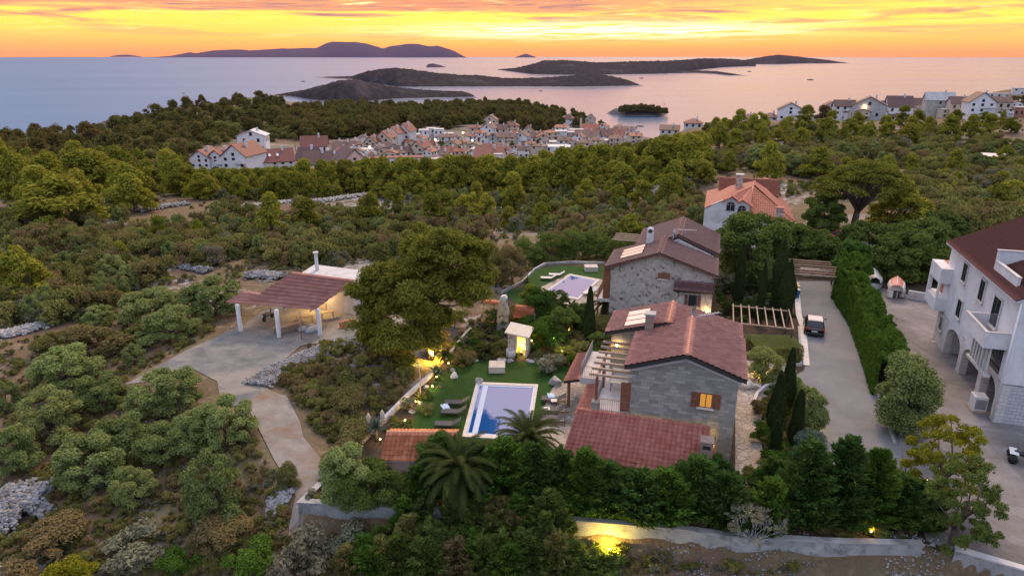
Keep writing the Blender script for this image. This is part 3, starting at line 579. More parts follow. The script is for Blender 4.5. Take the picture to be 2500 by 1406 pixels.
def blobs(kind, seed):
    """unit-height crowns: list of centres and radii"""
    rg = random.Random(seed); C = []; Q_ = []
    if kind in ('pine', 'far'):
        nb, lo, wd = (40, 0.08, 0.46) if kind == 'pine' else (22, 0.16, 0.50)
        ox, oy = rg.uniform(-.1, .1), rg.uniform(-.1, .1)
        for i in range(nb):
            z = rg.uniform(lo, 0.93); w_ = wd*(1-max(0, (z-0.30)/0.70)**1.35)*(0.78+0.22*min(1, z/0.30)); a = rg.uniform(0, 6.283); r = w_*rg.uniform(0.25, 0.95)**0.7
            z += rg.uniform(-.06, .10)*(r > .25); C.append((r*math.cos(a)+ox*z, r*math.sin(a)+oy*z, z)); q = rg.choice((0.055, 0.08, 0.11, 0.15))*(1 if kind == 'pine' else 1.4); Q_.append((q*rg.uniform(.8, 1.5), q, q*rg.uniform(.8, 1.5)))
    elif kind == 'olive':
        for i in range(74):
            a = rg.uniform(0, 6.283); z = rg.uniform(0.10, 0.86); w_ = 0.55*math.sqrt(max(0.03, 1-((z-0.30)/0.66)**2))*(1+.12*math.sin(a*2+seed)+.08*math.sin(a*5+seed*2)); r = w_*rg.uniform(0.35, 1)**.5
            C.append((r*math.cos(a), r*math.sin(a), z)); q = rg.choice((.07, .095, .12, .14)); Q_.append((q, q, q*.95))
    elif kind == 'shrub':
        for i in range(22):
            a = rg.uniform(0, 6.283); z = rg.uniform(0.05, 0.75); w_ = 0.75*math.sqrt(max(0.05, 1-(z/0.95)**2)); r = w_*rg.uniform(0.2, 1)
            C.append((r*math.cos(a), r*math.sin(a), z)); q = rg.choice((.10, .16, .24)); Q_.append((q*rg.uniform(.8, 1.4), q*rg.uniform(.8, 1.4), q*.9))
    return C, Q_
TPL = {}
def template(key, kind, mat, n, size, seed, trunk=True, up=0.55, stretch=1.0):
    C, Q_ = blobs(kind, seed); V, Q, rv = leaves(C, Q_, n, size, seed, up=up, stretch=stretch)
    TPL.setdefault(key, [])
    mb = MB(); limbs(mb, 0.028 if kind != 'olive' else 0.05, 1.0, rnd.sample(C, 6), seed=seed, trunk=0.42 if kind == 'pine' else 0.25)
    TPL[key].append((npmesh(key+'_crown', V, Q, mat, rv), mb.mesh(key+'_trunk', 'bark')))
for s in range(7): template('pine', 'pine', 'pine_leaf', 9000, 0.026, 11+s, stretch=1.3)
for s in range(2): template('sunlit', 'pine', 'lit_leaf_tint', 6000, 0.032, 31+s, stretch=1.3)  # sunlit look comes from the brighter leaf colour
for s in range(4): template('far', 'far', 'far_pine_leaf', 2200, 0.055, 51+s)
for s in range(4): template('olive', 'olive', 'olive_leaf', 20000, 0.022, 71+s, stretch=1.2)
for s in range(3): template('shrub', 'shrub', 'shrub_leaf', 2600, 0.055, 91+s)
for s in range(2): template('greyshrub', 'shrub', 'grey_leaf', 2600, 0.050, 101+s)
for s in range(2): template('bush', 'shrub', 'hedge_leaf', 7000, 0.035, 111+s, stretch=1.3)
for s in range(2): template('dry', 'shrub', 'dry_leaf', 2600, 0.045, 121+s, stretch=1.6)
for s in range(2): template('darkbush', 'shrub', 'shrub_leaf', 9000, 0.032, 131+s, stretch=1.2)
def plant(name, key, p, h, w=None, label=None, cat='tree', group=None, parts=True, rz=None):
    """put a plant of height h, crown width w at ground point p"""
    cm, tm = rnd.choice(TPL[key]); base_w = {'pine': 1.05, 'sunlit': 1.05, 'far': 1.15, 'olive': 1.35}.get(key, 1.75)
    w = w or h*base_w*rnd.uniform(.82, 1.25); rz = rnd.uniform(0, 6.28) if rz is None else rz
    if parts:
        o = thing(name, label, cat, p, rz, group); c = link('crown', cm, o); t_ = link('trunk', tm, o)
        for q in (c, t_): q.scale = (w/base_w, w/base_w, h)
    else:
        o = link(name, cm, None, p, rz, (w/base_w, w/base_w, h)); tag(o, label, cat, group)
    return o
def pplant(name, key, px, py, wpx, hpx, label, cat='tree', group=None, parts=True):
    """plant from where it stands in the view: foot pixel, crown width and height in pixels"""
    p = at(px, py); d = depth(p)
    return plant(name, key, p, hpx*d/F/0.97, wpx*d/F, label, cat, group, parts)
# ---------------------------------------------------------------- sheets on the ground
drape('garden_bed', ESTATE, 'bed_mat', 0, flat=-0.03)
drape('lawn', pts((1000,1058),(1012,1010),(1035,960),(1062,925),(1105,893),(1150,878),(1240,880),(1330,884),(1400,897),(1440,905),(1392,925),(1350,948),(1352,975),(1330,1000),(1318,1075),(1300,1120),(1110,1120)), 'lawn_mat', 0, flat=0.0)
drape('patio', pts((1338,968),(1350,945),(1400,921),(1470,900),(1480,1000),(1400,1150),(1280,1150),(1310,1050)), 'crazy_paving', 0, flat=0.012)
drape('driveway', pts((1941,686),(2048,686),(2078,760),(2135,900),(2195,1080),(2215,1160),(1960,1190),(1915,1100),(1938,1000),(1925,925),(1962,905),(1966,890),(1950,770)), 'drive_mat', 0, flat=0.0)
drape('path', pts((1795,1180),(1845,1180),(1862,1110),(1855,1040),(1868,975),(1890,945),(1932,935),(1945,905),(1890,880),(1815,880),(1795,960)), 'crazy_paving', 0, flat=0.006)
drape('parking_yard', pts((2140,700),(2320,745),(2420,745),(2600,1000),(2900,1300),(2740,1462),(2500,1393),(2330,1343),(2262,1320),(2210,1150),(2170,960)), 'yard_mat', 0, flat=0.0)
drape('lawn', pts((1230,715),(1275,700),(1300,660),(1360,648),(1475,652),(1478,690),(1462,720),(1400,740),(1330,735),(1262,742)), 'lawn_mat', 0, flat=0.006)
drape('patio', pts((1290,738),(1322,700),(1390,668),(1470,682),(1475,760),(1440,800),(1380,830),(1285,760)), 'crazy_paving', 0, flat=0.012)
drape('concrete_apron', SLAB[:15]+pts((640,1000),(632,1000),(540,985),(530,930),(480,905),(400,925)), 'slab_mat', 0.05, 0.5)
drape('dirt_track', pts((600,985),(650,950),(700,967),(733,1030),(740,1062),(803,1132),(785,1180),(738,1228),(720,1300),(690,1300),(700,1230),(720,1190),(668,1112),(640,1060)), 'trail_mat', 0.075, 0.5)
drape('path', pts((640,735),(760,700),(930,690),(960,740),(880,800),(760,800),(640,790)), 'slab_mat', 0.0, 0.5) if False else None
town_poly = [ctrl_depth(x, y, d)[:2] for x, y, d in [(470,430,215),(560,345,290),(660,330,330),(820,350,330),(1000,320,440),(1110,300,540),(1200,290,590),(1290,325,520),(1360,300,600),(1480,330,600),(1580,340,520),(1560,375,430),(1400,385,330),(1230,405,300),(900,410,240),(600,428,215)]]
drape('street', town_poly, 'town_mat', 0.3, 12)
# second car park and lane behind the umbrella pine
drape('gravel_lot', [XY(u, v) for u, v in ((9,96),(14,92),(34,98),(44,112),(40,124),(22,122),(12,112))], 'town_mat', 0.12, 1.5)
# ---------------------------------------------------------------- retaining walls, kerbs
def wall_run(name, path, th, z0, z1, mat, label, cat='wall', capm=None, cap=0.06):
    t = thing(name, label, cat, (*path[0], 0)); ox, oy = path[0]; mb = MB(); mc = MB()
    def off(i, s):
        a = Vector(path[max(i-1, 0)]); b = Vector(path[i]); c = Vector(path[min(i+1, len(path)-1)])
        n1 = (b-a); n2 = (c-b); n1 = n1.normalized() if n1.length > 1e-6 else n2.normalized(); n2 = n2.normalized() if n2.length > 1e-6 else n1
        n = (Vector((-n1.y, n1.x))+Vector((-n2.y, n2.x))).normalized(); k = 1/max(0.5, n.dot(Vector((-n1.y, n1.x)))); return b+n*s*k
    for i in range(len(path)-1):
        q = [off(i, -th/2), off(i+1, -th/2), off(i+1, th/2), off(i, th/2)]; mb.prism([(p.x-ox, p.y-oy) for p in q], z0, z1)
        if capm: q = [off(i, -th/2-.04), off(i+1, -th/2-.04), off(i+1, th/2+.04), off(i, th/2+.04)]; mc.prism([(p.x-ox, p.y-oy) for p in q], z1+.002, z1+cap)
    mb.build('wall_body', mat, t)
    if capm: mc.build('coping', capm, t)
    return t
M('stained_concrete', (0.26, 0.27, 0.27), (0.40, 0.40, 0.385), 0.9, 0.9, bump=0.01, c3=(0.17, 0.17, 0.165), scale3=1.7)
wp = WALLPTS
wall_run('retaining_wall', wp[:2]+[Vector(a).lerp(Vector(b), k)[:] for a, b in zip(wp[1:-1], wp[2:]) for k in (0.5, 1.0)], 0.34, -2.6, 0.14, 'stained_concrete', 'long grey concrete retaining wall below the conifer hedge', capm='concrete')
wall_run('retaining_wall', pts((2330,1343),(2500,1394),(2745,1468)), 0.34, -2.8, 0.12, 'stained_concrete', 'grey concrete wall with white edge below the paved yard at bottom right', capm='pale_slab', cap=0.10)
wall_run('low_wall', pts((880,1085),(935,1030),(1000,965),(1040,930),(1062,908)), 0.26, -0.5, 0.30, 'pale_ashlar', 'pale low garden wall left of the lower lawn beside the loungers')
wall_run('low_wall', pts((1090,880),(1112,850),(1140,815),(1150,806)), 0.22, -0.4, 0.30, 'concrete', 'slanting low garden wall between the big pine and the stone grill')
wall_run('low_wall', pts((1225,716),(1275,690),(1305,660),(1330,646),(1400,642),(1478,645)), 0.22, -0.5, 0.25, 'concrete', 'low white kerb wall round the upper lawn and pool')
wall_run('kerb', pts((1943,690),(1950,770),(1960,800),(1968,893)), 0.55, -0.1, 0.10, 'pale_ashlar', 'pale stone kerb strip along the left edge of the driveway', 'kerb')
wall_run('kerb', pts((1824,893),(1955,893),(1950,800)), 0.18, -0.1, 0.22, 'concrete', 'concrete edge round the bed under the square clipped hedge', 'kerb')
wall_run('kerb', pts((1838,990),(1848,965),(1868,948),(1895,936)), 0.22, -0.1, 0.30, 'pale_ashlar', 'curved pale stone edge at the bend of the side path', 'kerb')
wall_run('kerb', pts((2070,770),(2112,880),(2160,1010),(2185,1085)), 0.18, -0.1, 0.12, 'pale_rock', 'thin pale kerb along the foot of the tall hedge', 'kerb')
wall_run('stone_bench_wall', pts((1952,672),(2040,677)), 0.5, -0.1, 0.9, 'brown_rubble', 'rubble stone wall closing the far end of the driveway under the pergola', 'wall')
wall_run('block_wall', pts((2215,728),(2300,742)), 0.3, -0.1, 0.9, 'grey_blocks', 'low block wall between the parking yard and the rowing boat', 'wall')
wall_run('block_wall', pts((2140,660),(2160,672),(2320,686)), 0.3, -0.1, 0.6, 'grey_blocks', 'grey block wall behind the rowing boat and tarpaulined boat', 'wall')
# ---------------------------------------------------------------- swimming pools
def pool(corners, label, cop=0.35, cover=None):
    """corners in order, grid frame"""
    t = thing('swimming_pool', label, 'pool', (*corners[0], 0)); o0 = Vector(corners[0]); cc = sum((Vector(c) for c in corners), Vector((0, 0)))/4
    C_ = [Vector(c)-o0 for c in corners]; cc = cc-o0
    def sh(d): return [c+(cc-c).normalized()*d for c in C_]
    o1, i1 = C_, sh(cop*1.25); mb = MB()
    for k in range(4):
        j = (k+1) % 4; mb.prism([tuple(o1[k]), tuple(o1[j]), tuple(i1[j]), tuple(i1[k])], -0.05, 0.09)
    mb.build('coping', 'limestone', t); mb = MB(); i2 = sh(cop*1.25+.25)
    for k in range(4):
        j = (k+1) % 4; mb.prism([tuple(i1[k]), tuple(i1[j]), tuple(i2[j]), tuple(i2[k])], -0.05, 0.045)
    mb.build('basin', 'pool_tile', t); mb = MB(); mb.prism([tuple(c) for c in i2], -0.05, 0.02); mb.build('pool_surface', 'pool_water', t)
    return t, C_
pl, C_ = pool([P(1163,934)[:2], P(1314,940)[:2], P(1292,1078)[:2], P(1128,1067)[:2]], 'rectangular blue pool on the lower lawn beside the palms')
mb = MB(); a, b = Vector(C_[0]), Vector(C_[3]); d = (b-a).normalized(); nrm = Vector((-d.y, d.x)); nrm = nrm if nrm.dot(Vector(C_[1])) > 0 else -nrm
for off_, w_ in ((0.62, 0.40),):
    q = [a+nrm*off_+d*.6, b+nrm*off_-d*.4, b+nrm*(off_+w_)-d*.4, a+nrm*(off_+w_)+d*.6]; mb.prism([tuple(p) for p in q][::-1], 0.022, 0.05)
mb.build('gutter_ledge', 'pool_tile', pl)
pl, C_ = pool([P(1392,670)[:2], P(1464,685)[:2], P(1412,733)[:2], P(1325,716)[:2]], 'pale pink reflecting pool on the upper lawn left of the rubble house')
# ---------------------------------------------------------------- villa with ashlar gable (nearest house)
def gable_roof(t, u0, u1, v0, v1, ze, zr, uc, mat, trim, rh=0.36, cw=0.25, lip=0.075, ridge='pale_ridge', th=0.22, amp=0.035, under=True):
    for s, ua_, lab in ((-1, u0, 'l'), (1, u1, 'r')):
        S = math.hypot(uc-ua_, zr-ze)
        rf = tiles('roof', mat, t, (ua_, v0, ze), (0, 1, 0), (uc-ua_, 0, zr-ze), v1-v0, S, rh, cw, amp, lip)
        if s < 0: first = rf
    mb = MB(); e = 0.02
    mb.vprism([(u0, ze-e), (uc, zr-e), (u1, ze-e), (u1, ze-th), (uc, zr-th), (u0, ze-th)], 'y', v0-.03, v1+.03)
    mb.build('fascia', trim, t)
    mb = MB(); n = int((v1-v0)/0.36)
    for i in range(n):
        y0 = v0+(v1-v0)*i/n; mb.tube([(uc, y0, zr+.03), (uc, y0+(v1-v0)/n*1.08, zr+.015)], [0.135, 0.115], 8)
    mb.build('ridge_tiles', ridge, t); return first
def shutter_window(t, u0, u1, z0, z1, v, lit=False, shut=True):
    """window on a wall facing -v"""
    w = MB().box(u0, u1, v-.03, v+.05, z0, z1).build('window', 'wood', t)
    MB().box(u0+.07, (u0+u1)/2-.03, v-.045, v-.031, z0+.07, z1-.07).box((u0+u1)/2+.03, u1-.07, v-.045, v-.031, z0+.07, z1-.07).build('pane', 'lit_window' if lit else 'glass', w)
    MB().box(u0-.12, u1+.12, v-.14, v-.002, z0-.12, z0-.002).build('sill', 'limestone', w)
    sw = (u1-u0)*.55
    for s, a in ((-1, u0), (1, u1)):
        mb = MB(); x0, x1 = (a-sw-.03, a-.03) if s < 0 else (a+.03, a+sw+.03)
        mb.box(x0, x1, v-.09, v-.04, z0, z1)
        for k in range(int((z1-z0)/.09)): mb.box(x0+.06, x1-.06, v-.105, v-.091, z0+.07+k*.09, z0+.11+k*.09) if z0+.11+k*.09 < z1-.05 else None
        if shut: mb.build('shutter', 'wood', t)
V1 = thing('stone_villa', 'nearest villa with grey ashlar gable and red tiled roofs', 'house', (*XY(0, 40.22), 0), GR)
# local frame: x = u, y = v-40.22
mb = MB(); mb.vprism([(-3.95, -0.05), (2.55, -0.05), (2.55, 6.12), (-0.66, 7.28), (-3.95, 6.12)], 'y', 0, 6.0); mb.build('wall', 'ashlar', V1)
mb = MB(); mb.vprism([(-6.2, -0.05), (2.50, -0.05), (2.50, 5.85), (-2.15, 7.05), (-6.2, 5.85)], 'y', 6.003, 9.6); mb.build('wall', 'ashlar', V1)
gable_roof(V1, -4.42, 2.98, -0.42, 6.2, 6.32, 7.6, -0.66, 'red_tile', 'dark_trim')
gable_roof(V1, -6.62, 2.92, 5.5, 9.95, 6.0, 7.28, -2.2, 'red_tile', 'dark_trim')
mb = MB(); mb.vprism([(-4.1, 6.0), (-0.66, 7.16), (2.7, 6.0), (2.7, 5.86), (-0.66, 7.02), (-4.1, 5.86)], 'y', -0.09, -0.002); mb.build('cornice', 'pale_slab', V1)
shutter_window(V1, 0.30, 1.12, 3.98, 4.98, 0.0, lit=True)
MB().box(0.45, 0.98, -0.02, 0.03, 3.62, 3.74).build('vent_brick', 'brickwork', V1)
# terrace on the first floor, left side
mb = MB(); mb.box(-6.3, -3.96, -0.3, 6.0, 2.35, 2.86); mb.box(-8.1, -6.303, 4.2, 9.0, 2.35, 2.86); mb.build('terrace', 'pale_slab', V1)
mb = MB(); mb.box(-6.45, -5.95, -0.40, 0.15, 2.2, 3.45); mb.box(-6.30, -3.96, -0.38, -0.302, 2.30, 2.95); mb.build('terrace_pier', 'ashlar', V1)
def railing(t, a, b, h=0.9, n=None, mat='dark_metal', name='railing', r=0.014):
    a, b = Vector(a), Vector(b); L = (b-a).length; n = n or int(L/0.13); mb = MB()
    mb.tube([a+Vector((0, 0, h)), b+Vector((0, 0, h))], r*1.5, 5); mb.tube([a+Vector((0, 0, .1)), b+Vector((0, 0, .1))], r, 5)
    for i in range(n+1): p = a.lerp(b, i/n); mb.tube([p, p+Vector((0, 0, h))], r if i % 6 else r*1.6, 4)
    return mb.build(name, mat, t)
railing(V1, (-5.92, -0.30, 2.86), (-3.98, -0.30, 2.86), mat='rust_metal')
railing(V1, (-8.05, 4.25, 2.86), (-6.35, 4.25, 2.86), mat='rust_metal'); railing(V1, (-8.05, 4.25, 2.86), (-8.05, 9.0, 2.86), mat='grey_metal')
railing(V1, (-6.25, 0.2, 2.86), (-6.25, 4.2, 2.86), mat='grey_metal')
for i in range(7): MB().box(-6.75, -3.90, 0.10+i*0.92, 0.22+i*0.92, 5.12, 5.28).build('pergola_beam', 'beam_wood', V1)
MB().box(-6.28, -6.14, -0.05, 5.98, 4.98, 5.117).build('pergola_rail', 'wood', V1)
for y in (0.02, 3.0): MB().box(-6.29, -6.13, y, y+.16, 2.862, 4.978).build('pergola_post', 'wood', V1)
MB().box(-3.965, -3.90, 0.25, 1.2, 2.9, 5.0).build('door', 'wood', V1)
mb = MB().box(-4.62, -3.97, 0.02, 0.07, 2.88, 4.95); mb.build('shutter', 'wood', V1)
# tiled skirt roofs over the ground floor porch
sk = tiles('roof', 'skirt_tile', V1, (-7.30, -5.35, 2.18), (1, 0, 0), (0, 5.0, 0.72), 8.45, 5.0, 0.42, 0.30, 0.085, 0.11, 6)
MB().slab((-7.30, -5.35, 2.12), (1.15, -5.35, 2.12), (1.15, -0.4, 2.82), (-7.30, -0.4, 2.82), 0.12).build('fascia', 'brown_trim', V1)
tiles('roof', 'skirt_tile', V1, (-7.55, -0.35, 2.30), (0, 1, 0), (1.2, 0, 0.35), 4.6, 1.27, 0.36, 0.28, 0.035)
MB().slab((-7.55, 4.25, 2.26), (-7.55, -0.35, 2.26), (-6.35, -0.35, 2.60), (-6.35, 4.25, 2.60), 0.10).build('fascia', 'brown_trim', V1)
tiles('roof', 'skirt_tile', V1, (-9.35, 4.4, 2.20), (0, 1, 0), (1.25, 0, 0.35), 5.2, 1.3, 0.36, 0.28, 0.035)
MB().slab((-9.35, 9.6, 2.16), (-9.35, 4.4, 2.16), (-8.1, 4.4, 2.50), (-8.1, 9.6, 2.50), 0.10).build('fascia', 'dark_trim', V1)
for x, y in ((-7.1, -5.1), (-4.2, -5.1), (-1.4, -5.1), (-7.3, -0.3), (-9.1, 4.7)): MB().box(x, x+.2, y, y+.2, 0, 2.14).build('porch_post', 'wood', V1)
mb = MB(); mb.box(-6.2, -3.96, 0.3, 9.5, 0, 2.345); mb.build('wall', 'pale_ashlar', V1)
MB().box(-5.6, -4.4, 0.24, 0.297, 0.05, 2.0).build('door', 'lit_window', V1); MB().box(-2.9, -1.5, -0.05, -0.003, 0.5, 1.9).build('window', 'lit_window', V1)
MB().box(-8.3, -8.15, 4.3, 9.0, 0, 2.2).build('wall', 'pale_ashlar', V1) if False else None
# barbecue chimney through the porch roof
mb = MB(); mb.box(0.62, 1.32, -3.6, -2.9, 0.0, 3.55); ch = mb.build('chimney', 'brickwork', V1)
MB().box(0.57, 1.37, -3.65, -2.85, 3.552, 3.62).build('chimney_cap', 'brickwork', ch); MB().box(0.75, 1.19, -3.62, -3.603, 3.12, 3.36).build('flue_opening', 'dark_trim', ch)
mb = MB(); mb.box(1.45, 1.52, -2.6, -0.6, 0.05, 2.35); mb.build('door', 'wood', V1)
mb = MB(); mb.box(-3.80, -3.20, 5.3, 5.9, 5.9, 7.75); ch = mb.build('chimney', 'brickwork', V1)
mb = MB(); mb.box(-3.88, -3.12, 5.22, 5.98, 7.752, 7.86); mb.build('chimney_cap', 'concrete', ch)
def onroof(t, pts4, h, name, mat, th=0.08, frames=0):
    o = MB().slab(*[(x, y, z+h) for x, y, z in pts4], th).build(name, mat, t)
    if frames:
        a, b, c, d = [Vector(p)+Vector((0, 0, h+.012)) for p in pts4]; mb = MB()
        for i in range(frames+1):
            k = i/frames; mb.tube([a.lerp(d, k), b.lerp(c, k)], 0.022, 4)
        mb.tube([a, d], 0.03, 4); mb.tube([b, c], 0.03, 4); mb.build('panel_frame', 'brown_trim', o)
    return o
def zl(u, ze, zr, u0, uc): return ze+(zr-ze)*(u-u0)/(uc-u0)
f1 = lambda u: zl(u, 6.0, 7.28, -6.62, -2.2)
sp = thing('solar_panel', 'pinkish solar collector on the left slope of the nearest villa roof', 'solar panel', (*XY(-4.4, 40.22+7.5), f1(-4.4)+.12), GR)
def relpts(L_, u, v, z): return [(a-u, b-v, c-z) for a, b, c in L_]
onroof(sp, relpts([(-5.35, 5.85, f1(-5.35)), (-3.75, 5.85, f1(-3.75)), (-3.75, 9.0, f1(-3.75)), (-5.35, 9.0, f1(-5.35))], -4.4, 7.5, f1(-4.4)+.12), 0.14, 'collector', 'solar_glass', 0.08, 3)
def dish(loc, label, r=0.42, face=2.6):
    t = thing('satellite_dish', label, 'antenna', loc, GR+face); mb = MB(); N = 14; vs = [(0, .10, .75)]; fs = []
    for i, rr in enumerate((.35, .7, 1.0)):
        for k in range(N): a = 2*math.pi*k/N; vs.append((r*rr*math.cos(a), .10-.12*rr*rr, .75+r*rr*math.sin(a)))
    fs += [(0, 1+k, 1+(k+1) % N) for k in range(N)]+[(1+i*N+k, 1+i*N+(k+1) % N, 1+(i+1)*N+(k+1) % N, 1+(i+1)*N+k) for i in range(2) for k in range(N)]
    mb.add(vs, fs, 0, True); mb.build('dish', 'grey_metal', t)
    MB().tube([(0, .12, -.1), (0, .12, .75)], 0.03, 6).tube([(0, .1, .35), (0, -.55, .5)], 0.02, 5).cbox((0, -.55, .55), (.08, .12, .1)).build('mast', 'white_metal', t)
    return t
dish((*XY(-0.6, 40.22+6.9), 7.0), 'satellite dish standing on the ridge of the nearest villa roof', 0.5, 1.3)
def aerial(loc, label, L=1.6, rz=0.3):
    t = thing('tv_aerial', label, 'antenna', loc, rz); MB().tube([(0, 0, -.2), (0, 0, 1.0)], 0.025, 6).build('mast', 'grey_metal', t)
    mb = MB().tube([(-L/2, 0, 1.0), (L/2, 0, 1.06)], 0.03, 5)
    for i in range(7): x = -L/2+L*i/6; mb.tube([(x, -.22, 1.0+.06*i/6), (x, .22, 1.0+.06*i/6)], 0.010, 4)
    mb.build('rods', 'white_metal', t); return t
aerial((*XY(0.5, 40.22+7.1), 6.6), 'rod aerial right of the dish on the nearest villa roof')
# terrace furniture
def table(loc, rz, label, w=0.9, d=0.6, h=0.7, mat='limestone', legm='dark_metal', cat='table', name='table', group=None):
    t = thing(name, label, cat, loc, rz, group); MB().box(-w/2, w/2, -d/2, d/2, h-.05, h).build('tabletop', mat, t, bevel=.01)
    for x in (-1, 1):
        for y in (-1, 1): MB().box(x*(w/2-.06)-.02, x*(w/2-.06)+.02, y*(d/2-.06)-.02, y*(d/2-.06)+.02, 0, h-.051).build('leg', legm, t)
    return t
table((*XY(-5.1, 43.2), 2.862), GR, 'pale table on the terrace under the pergola beams', 1.2, 0.8)
def sofa(loc, rz, label):
    t = thing('garden_sofa', label, 'sofa', loc, rz); MB().box(-.8, .8, -.35, .35, .12, .36).build('seat', 'cloth_white', t, bevel=.03); MB().box(-.8, .8, .28, .42, .362, .8).build('backrest', 'cloth_white', t, bevel=.03)
    for s in (-1, 1): MB().box(s*.86-.05, s*.86+.05, -.35, .4, .02, .6).build('armrest', 'cloth_white', t, bevel=.02)
    return t
sofa((*XY(-5.0, 44.6), 2.862), GR, 'off-white sofa on the villa terrace under the pergola')
# ---------------------------------------------------------------- rubble house behind
V2 = thing('rubble_house', 'rubble stone house with plum-brown roofs behind the nearest villa', 'house', (*XY(0, 62.4), 0), GR)
mb = MB(); mb.vprism([(-8.75, -0.3), (0.72, -0.3), (0.72, 5.75), (-4.3, 7.45), (-8.75, 5.75)], 'y', 0, 5.2); mb.build('wall', 'rubble', V2)
mb = MB(); mb.vprism([(-6.9, -0.3), (0.70, -0.3), (0.70, 6.1), (-2.95, 7.65), (-6.9, 6.1)], 'y', 5.203, 13.5); mb.build('wall', 'rubble', V2)
gable_roof(V2, -9.3, 1.05, -0.45, 5.6, 5.95, 7.72, -4.3, 'plum_tile', 'brown_trim', ridge='plum_tile', amp=0.02)
gable_roof(V2, -7.25, 1.08, 5.62, 14.0, 6.35, 8.02, -2.95, 'plum_tile', 'brown_trim', ridge='plum_tile', amp=0.02)
shutter_window(V2, -4.2, -3.5, 5.15-.0, 5.65, 0.0, shut=False); 
MB().box(-4.3, -3.86, -.10, -.05, 5.1, 5.72).build('shutter', 'wood', V2); MB().box(-3.84, -3.2, -.12, -.05, 5.12, 5.74).build('shutter', 'wood', V2)
tiles('roof', 'plum_tile', V2, (-2.75, -1.15, 4.55), (1, 0, 0), (0, 1.1, 0.62), 3.6, 1.27, 0.30, 0.25, 0.04)
MB().slab((-2.75, -1.17, 4.5), (0.85, -1.17, 4.5), (0.85, -0.05, 5.12), (-2.75, -0.05, 5.12), .16).build('fascia', 'dark_trim', V2)
mb = MB(); mb.box(-2.55, 0.74, -0.75, -0.003, -0.3, 4.48); mb.build('wall', 'rubble', V2)
w_ = MB().box(-1.35, -0.60, -0.80, -0.752, 3.0, 4.05).build('window', 'dark_trim', V2); MB().box(-1.28, -0.67, -0.812, -0.803, 3.06, 3.99).build('pane', 'glass', w_)
for s in (-1, 1): MB().box(-0.975+s*.60-.13, -0.975+s*.60+.13, -.84, -.79, 2.98, 4.08).build('shutter', 'brown_trim', V2)
f2 = lambda u: zl(u, 5.95, 7.72, -9.3, -4.3)
sp = thing('solar_panel', 'peach-lit solar collector on the left slope of the rubble house roof', 'solar panel', (*XY(-6.9, 64.5), f2(-6.9)+.1), GR)
onroof(sp, relpts([(-8.1, 0.9, f2(-8.1)), (-6.0, 0.9, f2(-6.0)), (-6.0, 4.3, f2(-6.0)), (-8.1, 4.3, f2(-8.1))], -6.9, 2.1, f2(-6.9)+.1), 0.12, 'collector', 'solar_glass', 0.08, 3)
mb = MB(); mb.box(-6.0, -5.35, 4.5, 5.1, 6.2, 8.35); mb.lathe([(0.33, 8.35), (0.33, 8.6), (0.26, 8.78), (0.05, 8.85)], 12, 0, (-5.675, 4.8)); ch = mb.build('chimney', 'white_wall', V2)
MB().tube([(-5.675, 4.44, 8.52), (-5.675, 4.497, 8.52)], 0.2, 10).build('flue_opening', 'dark_trim', ch)
dish((*XY(-3.4, 62.4+5.6), 7.4), 'satellite dish with long arm on the rubble house roof', 0.4, 2.2); aerial((*XY(-2.4, 62.4+6.4), 7.4), 'rod aerial on the ridge of the rubble house', 2.2, -.3)
MB().box(-9.45, -8.78, 0.1, 0.3, 2.6, 5.6).build('porch_post', 'wood', V2)
railing(V2, (-9.9, -0.2, 2.6), (-9.9, 4.5, 2.6), mat='rust_metal'); MB().box(-10.0, -8.76, 0.0, 4.6, 2.3, 2.58).build('balcony', 'pale_slab', V2)
for x in (-9.95,): 
    for y in (0.05, 4.4): MB().box(x, x+.15, y, y+.15, 0, 2.298).build('porch_post', 'wood', V2)
for i in range(4): MB().box(-10.1, -7.4, 9.5+i*.9, 9.62+i*.9, 6.0, 6.12).build('pergola_beam', 'beam_wood', V2)
# ---------------------------------------------------------------- pergolas along the drive
def pergola(loc, rz, W, D, h, n, label, mat, across=True, postm=None):
    t = thing('pergola', label, 'pergola', loc, rz)
    for y in (0, D): MB().box(-.1, W+.1, y-.05, y+.05, h, h+.10).build('beam', mat, t)
    for i in range(n): x = W*i/(n-1); MB().box(x-.045, x+.045, -.25, D+.25, h+.102, h+.19).build('rafter', mat, t)
    for x in (0.05, W-.05):
        for y in (0, D): MB().box(x-.06, x+.06, y-.06, y+.06, 0, h-.002).build('post', postm or mat, t)
    return t
pergola((*XY(2.75, 60.3), 0), GR, 5.0, 4.6, 2.2, 8, 'open pergola of pale rafters above the side path by the square hedge', 'beam_wood', postm='brown_trim')
t = thing('pergola', 'dark pergola of long slats over the far end of the driveway', 'pergola', (*XY(8.9, 76.2), 0), GR)
for i in range(7): MB().box(-.3, 5.3, i*.95-.05, i*.95+.05, 2.55, 2.66).build('rafter', 'rust_metal' if i % 2 else 'beam_wood', t)
for x in (0, 5.0): MB().box(x-.06, x+.06, -.2, 6.1, 2.40, 2.548).build('beam', 'brown_trim', t)
for x in (0, 5.0):
    for y in (0, 5.8): MB().box(x-.08, x+.08, y-.08, y+.08, 0, 2.398).build('post', 'brown_trim', t)
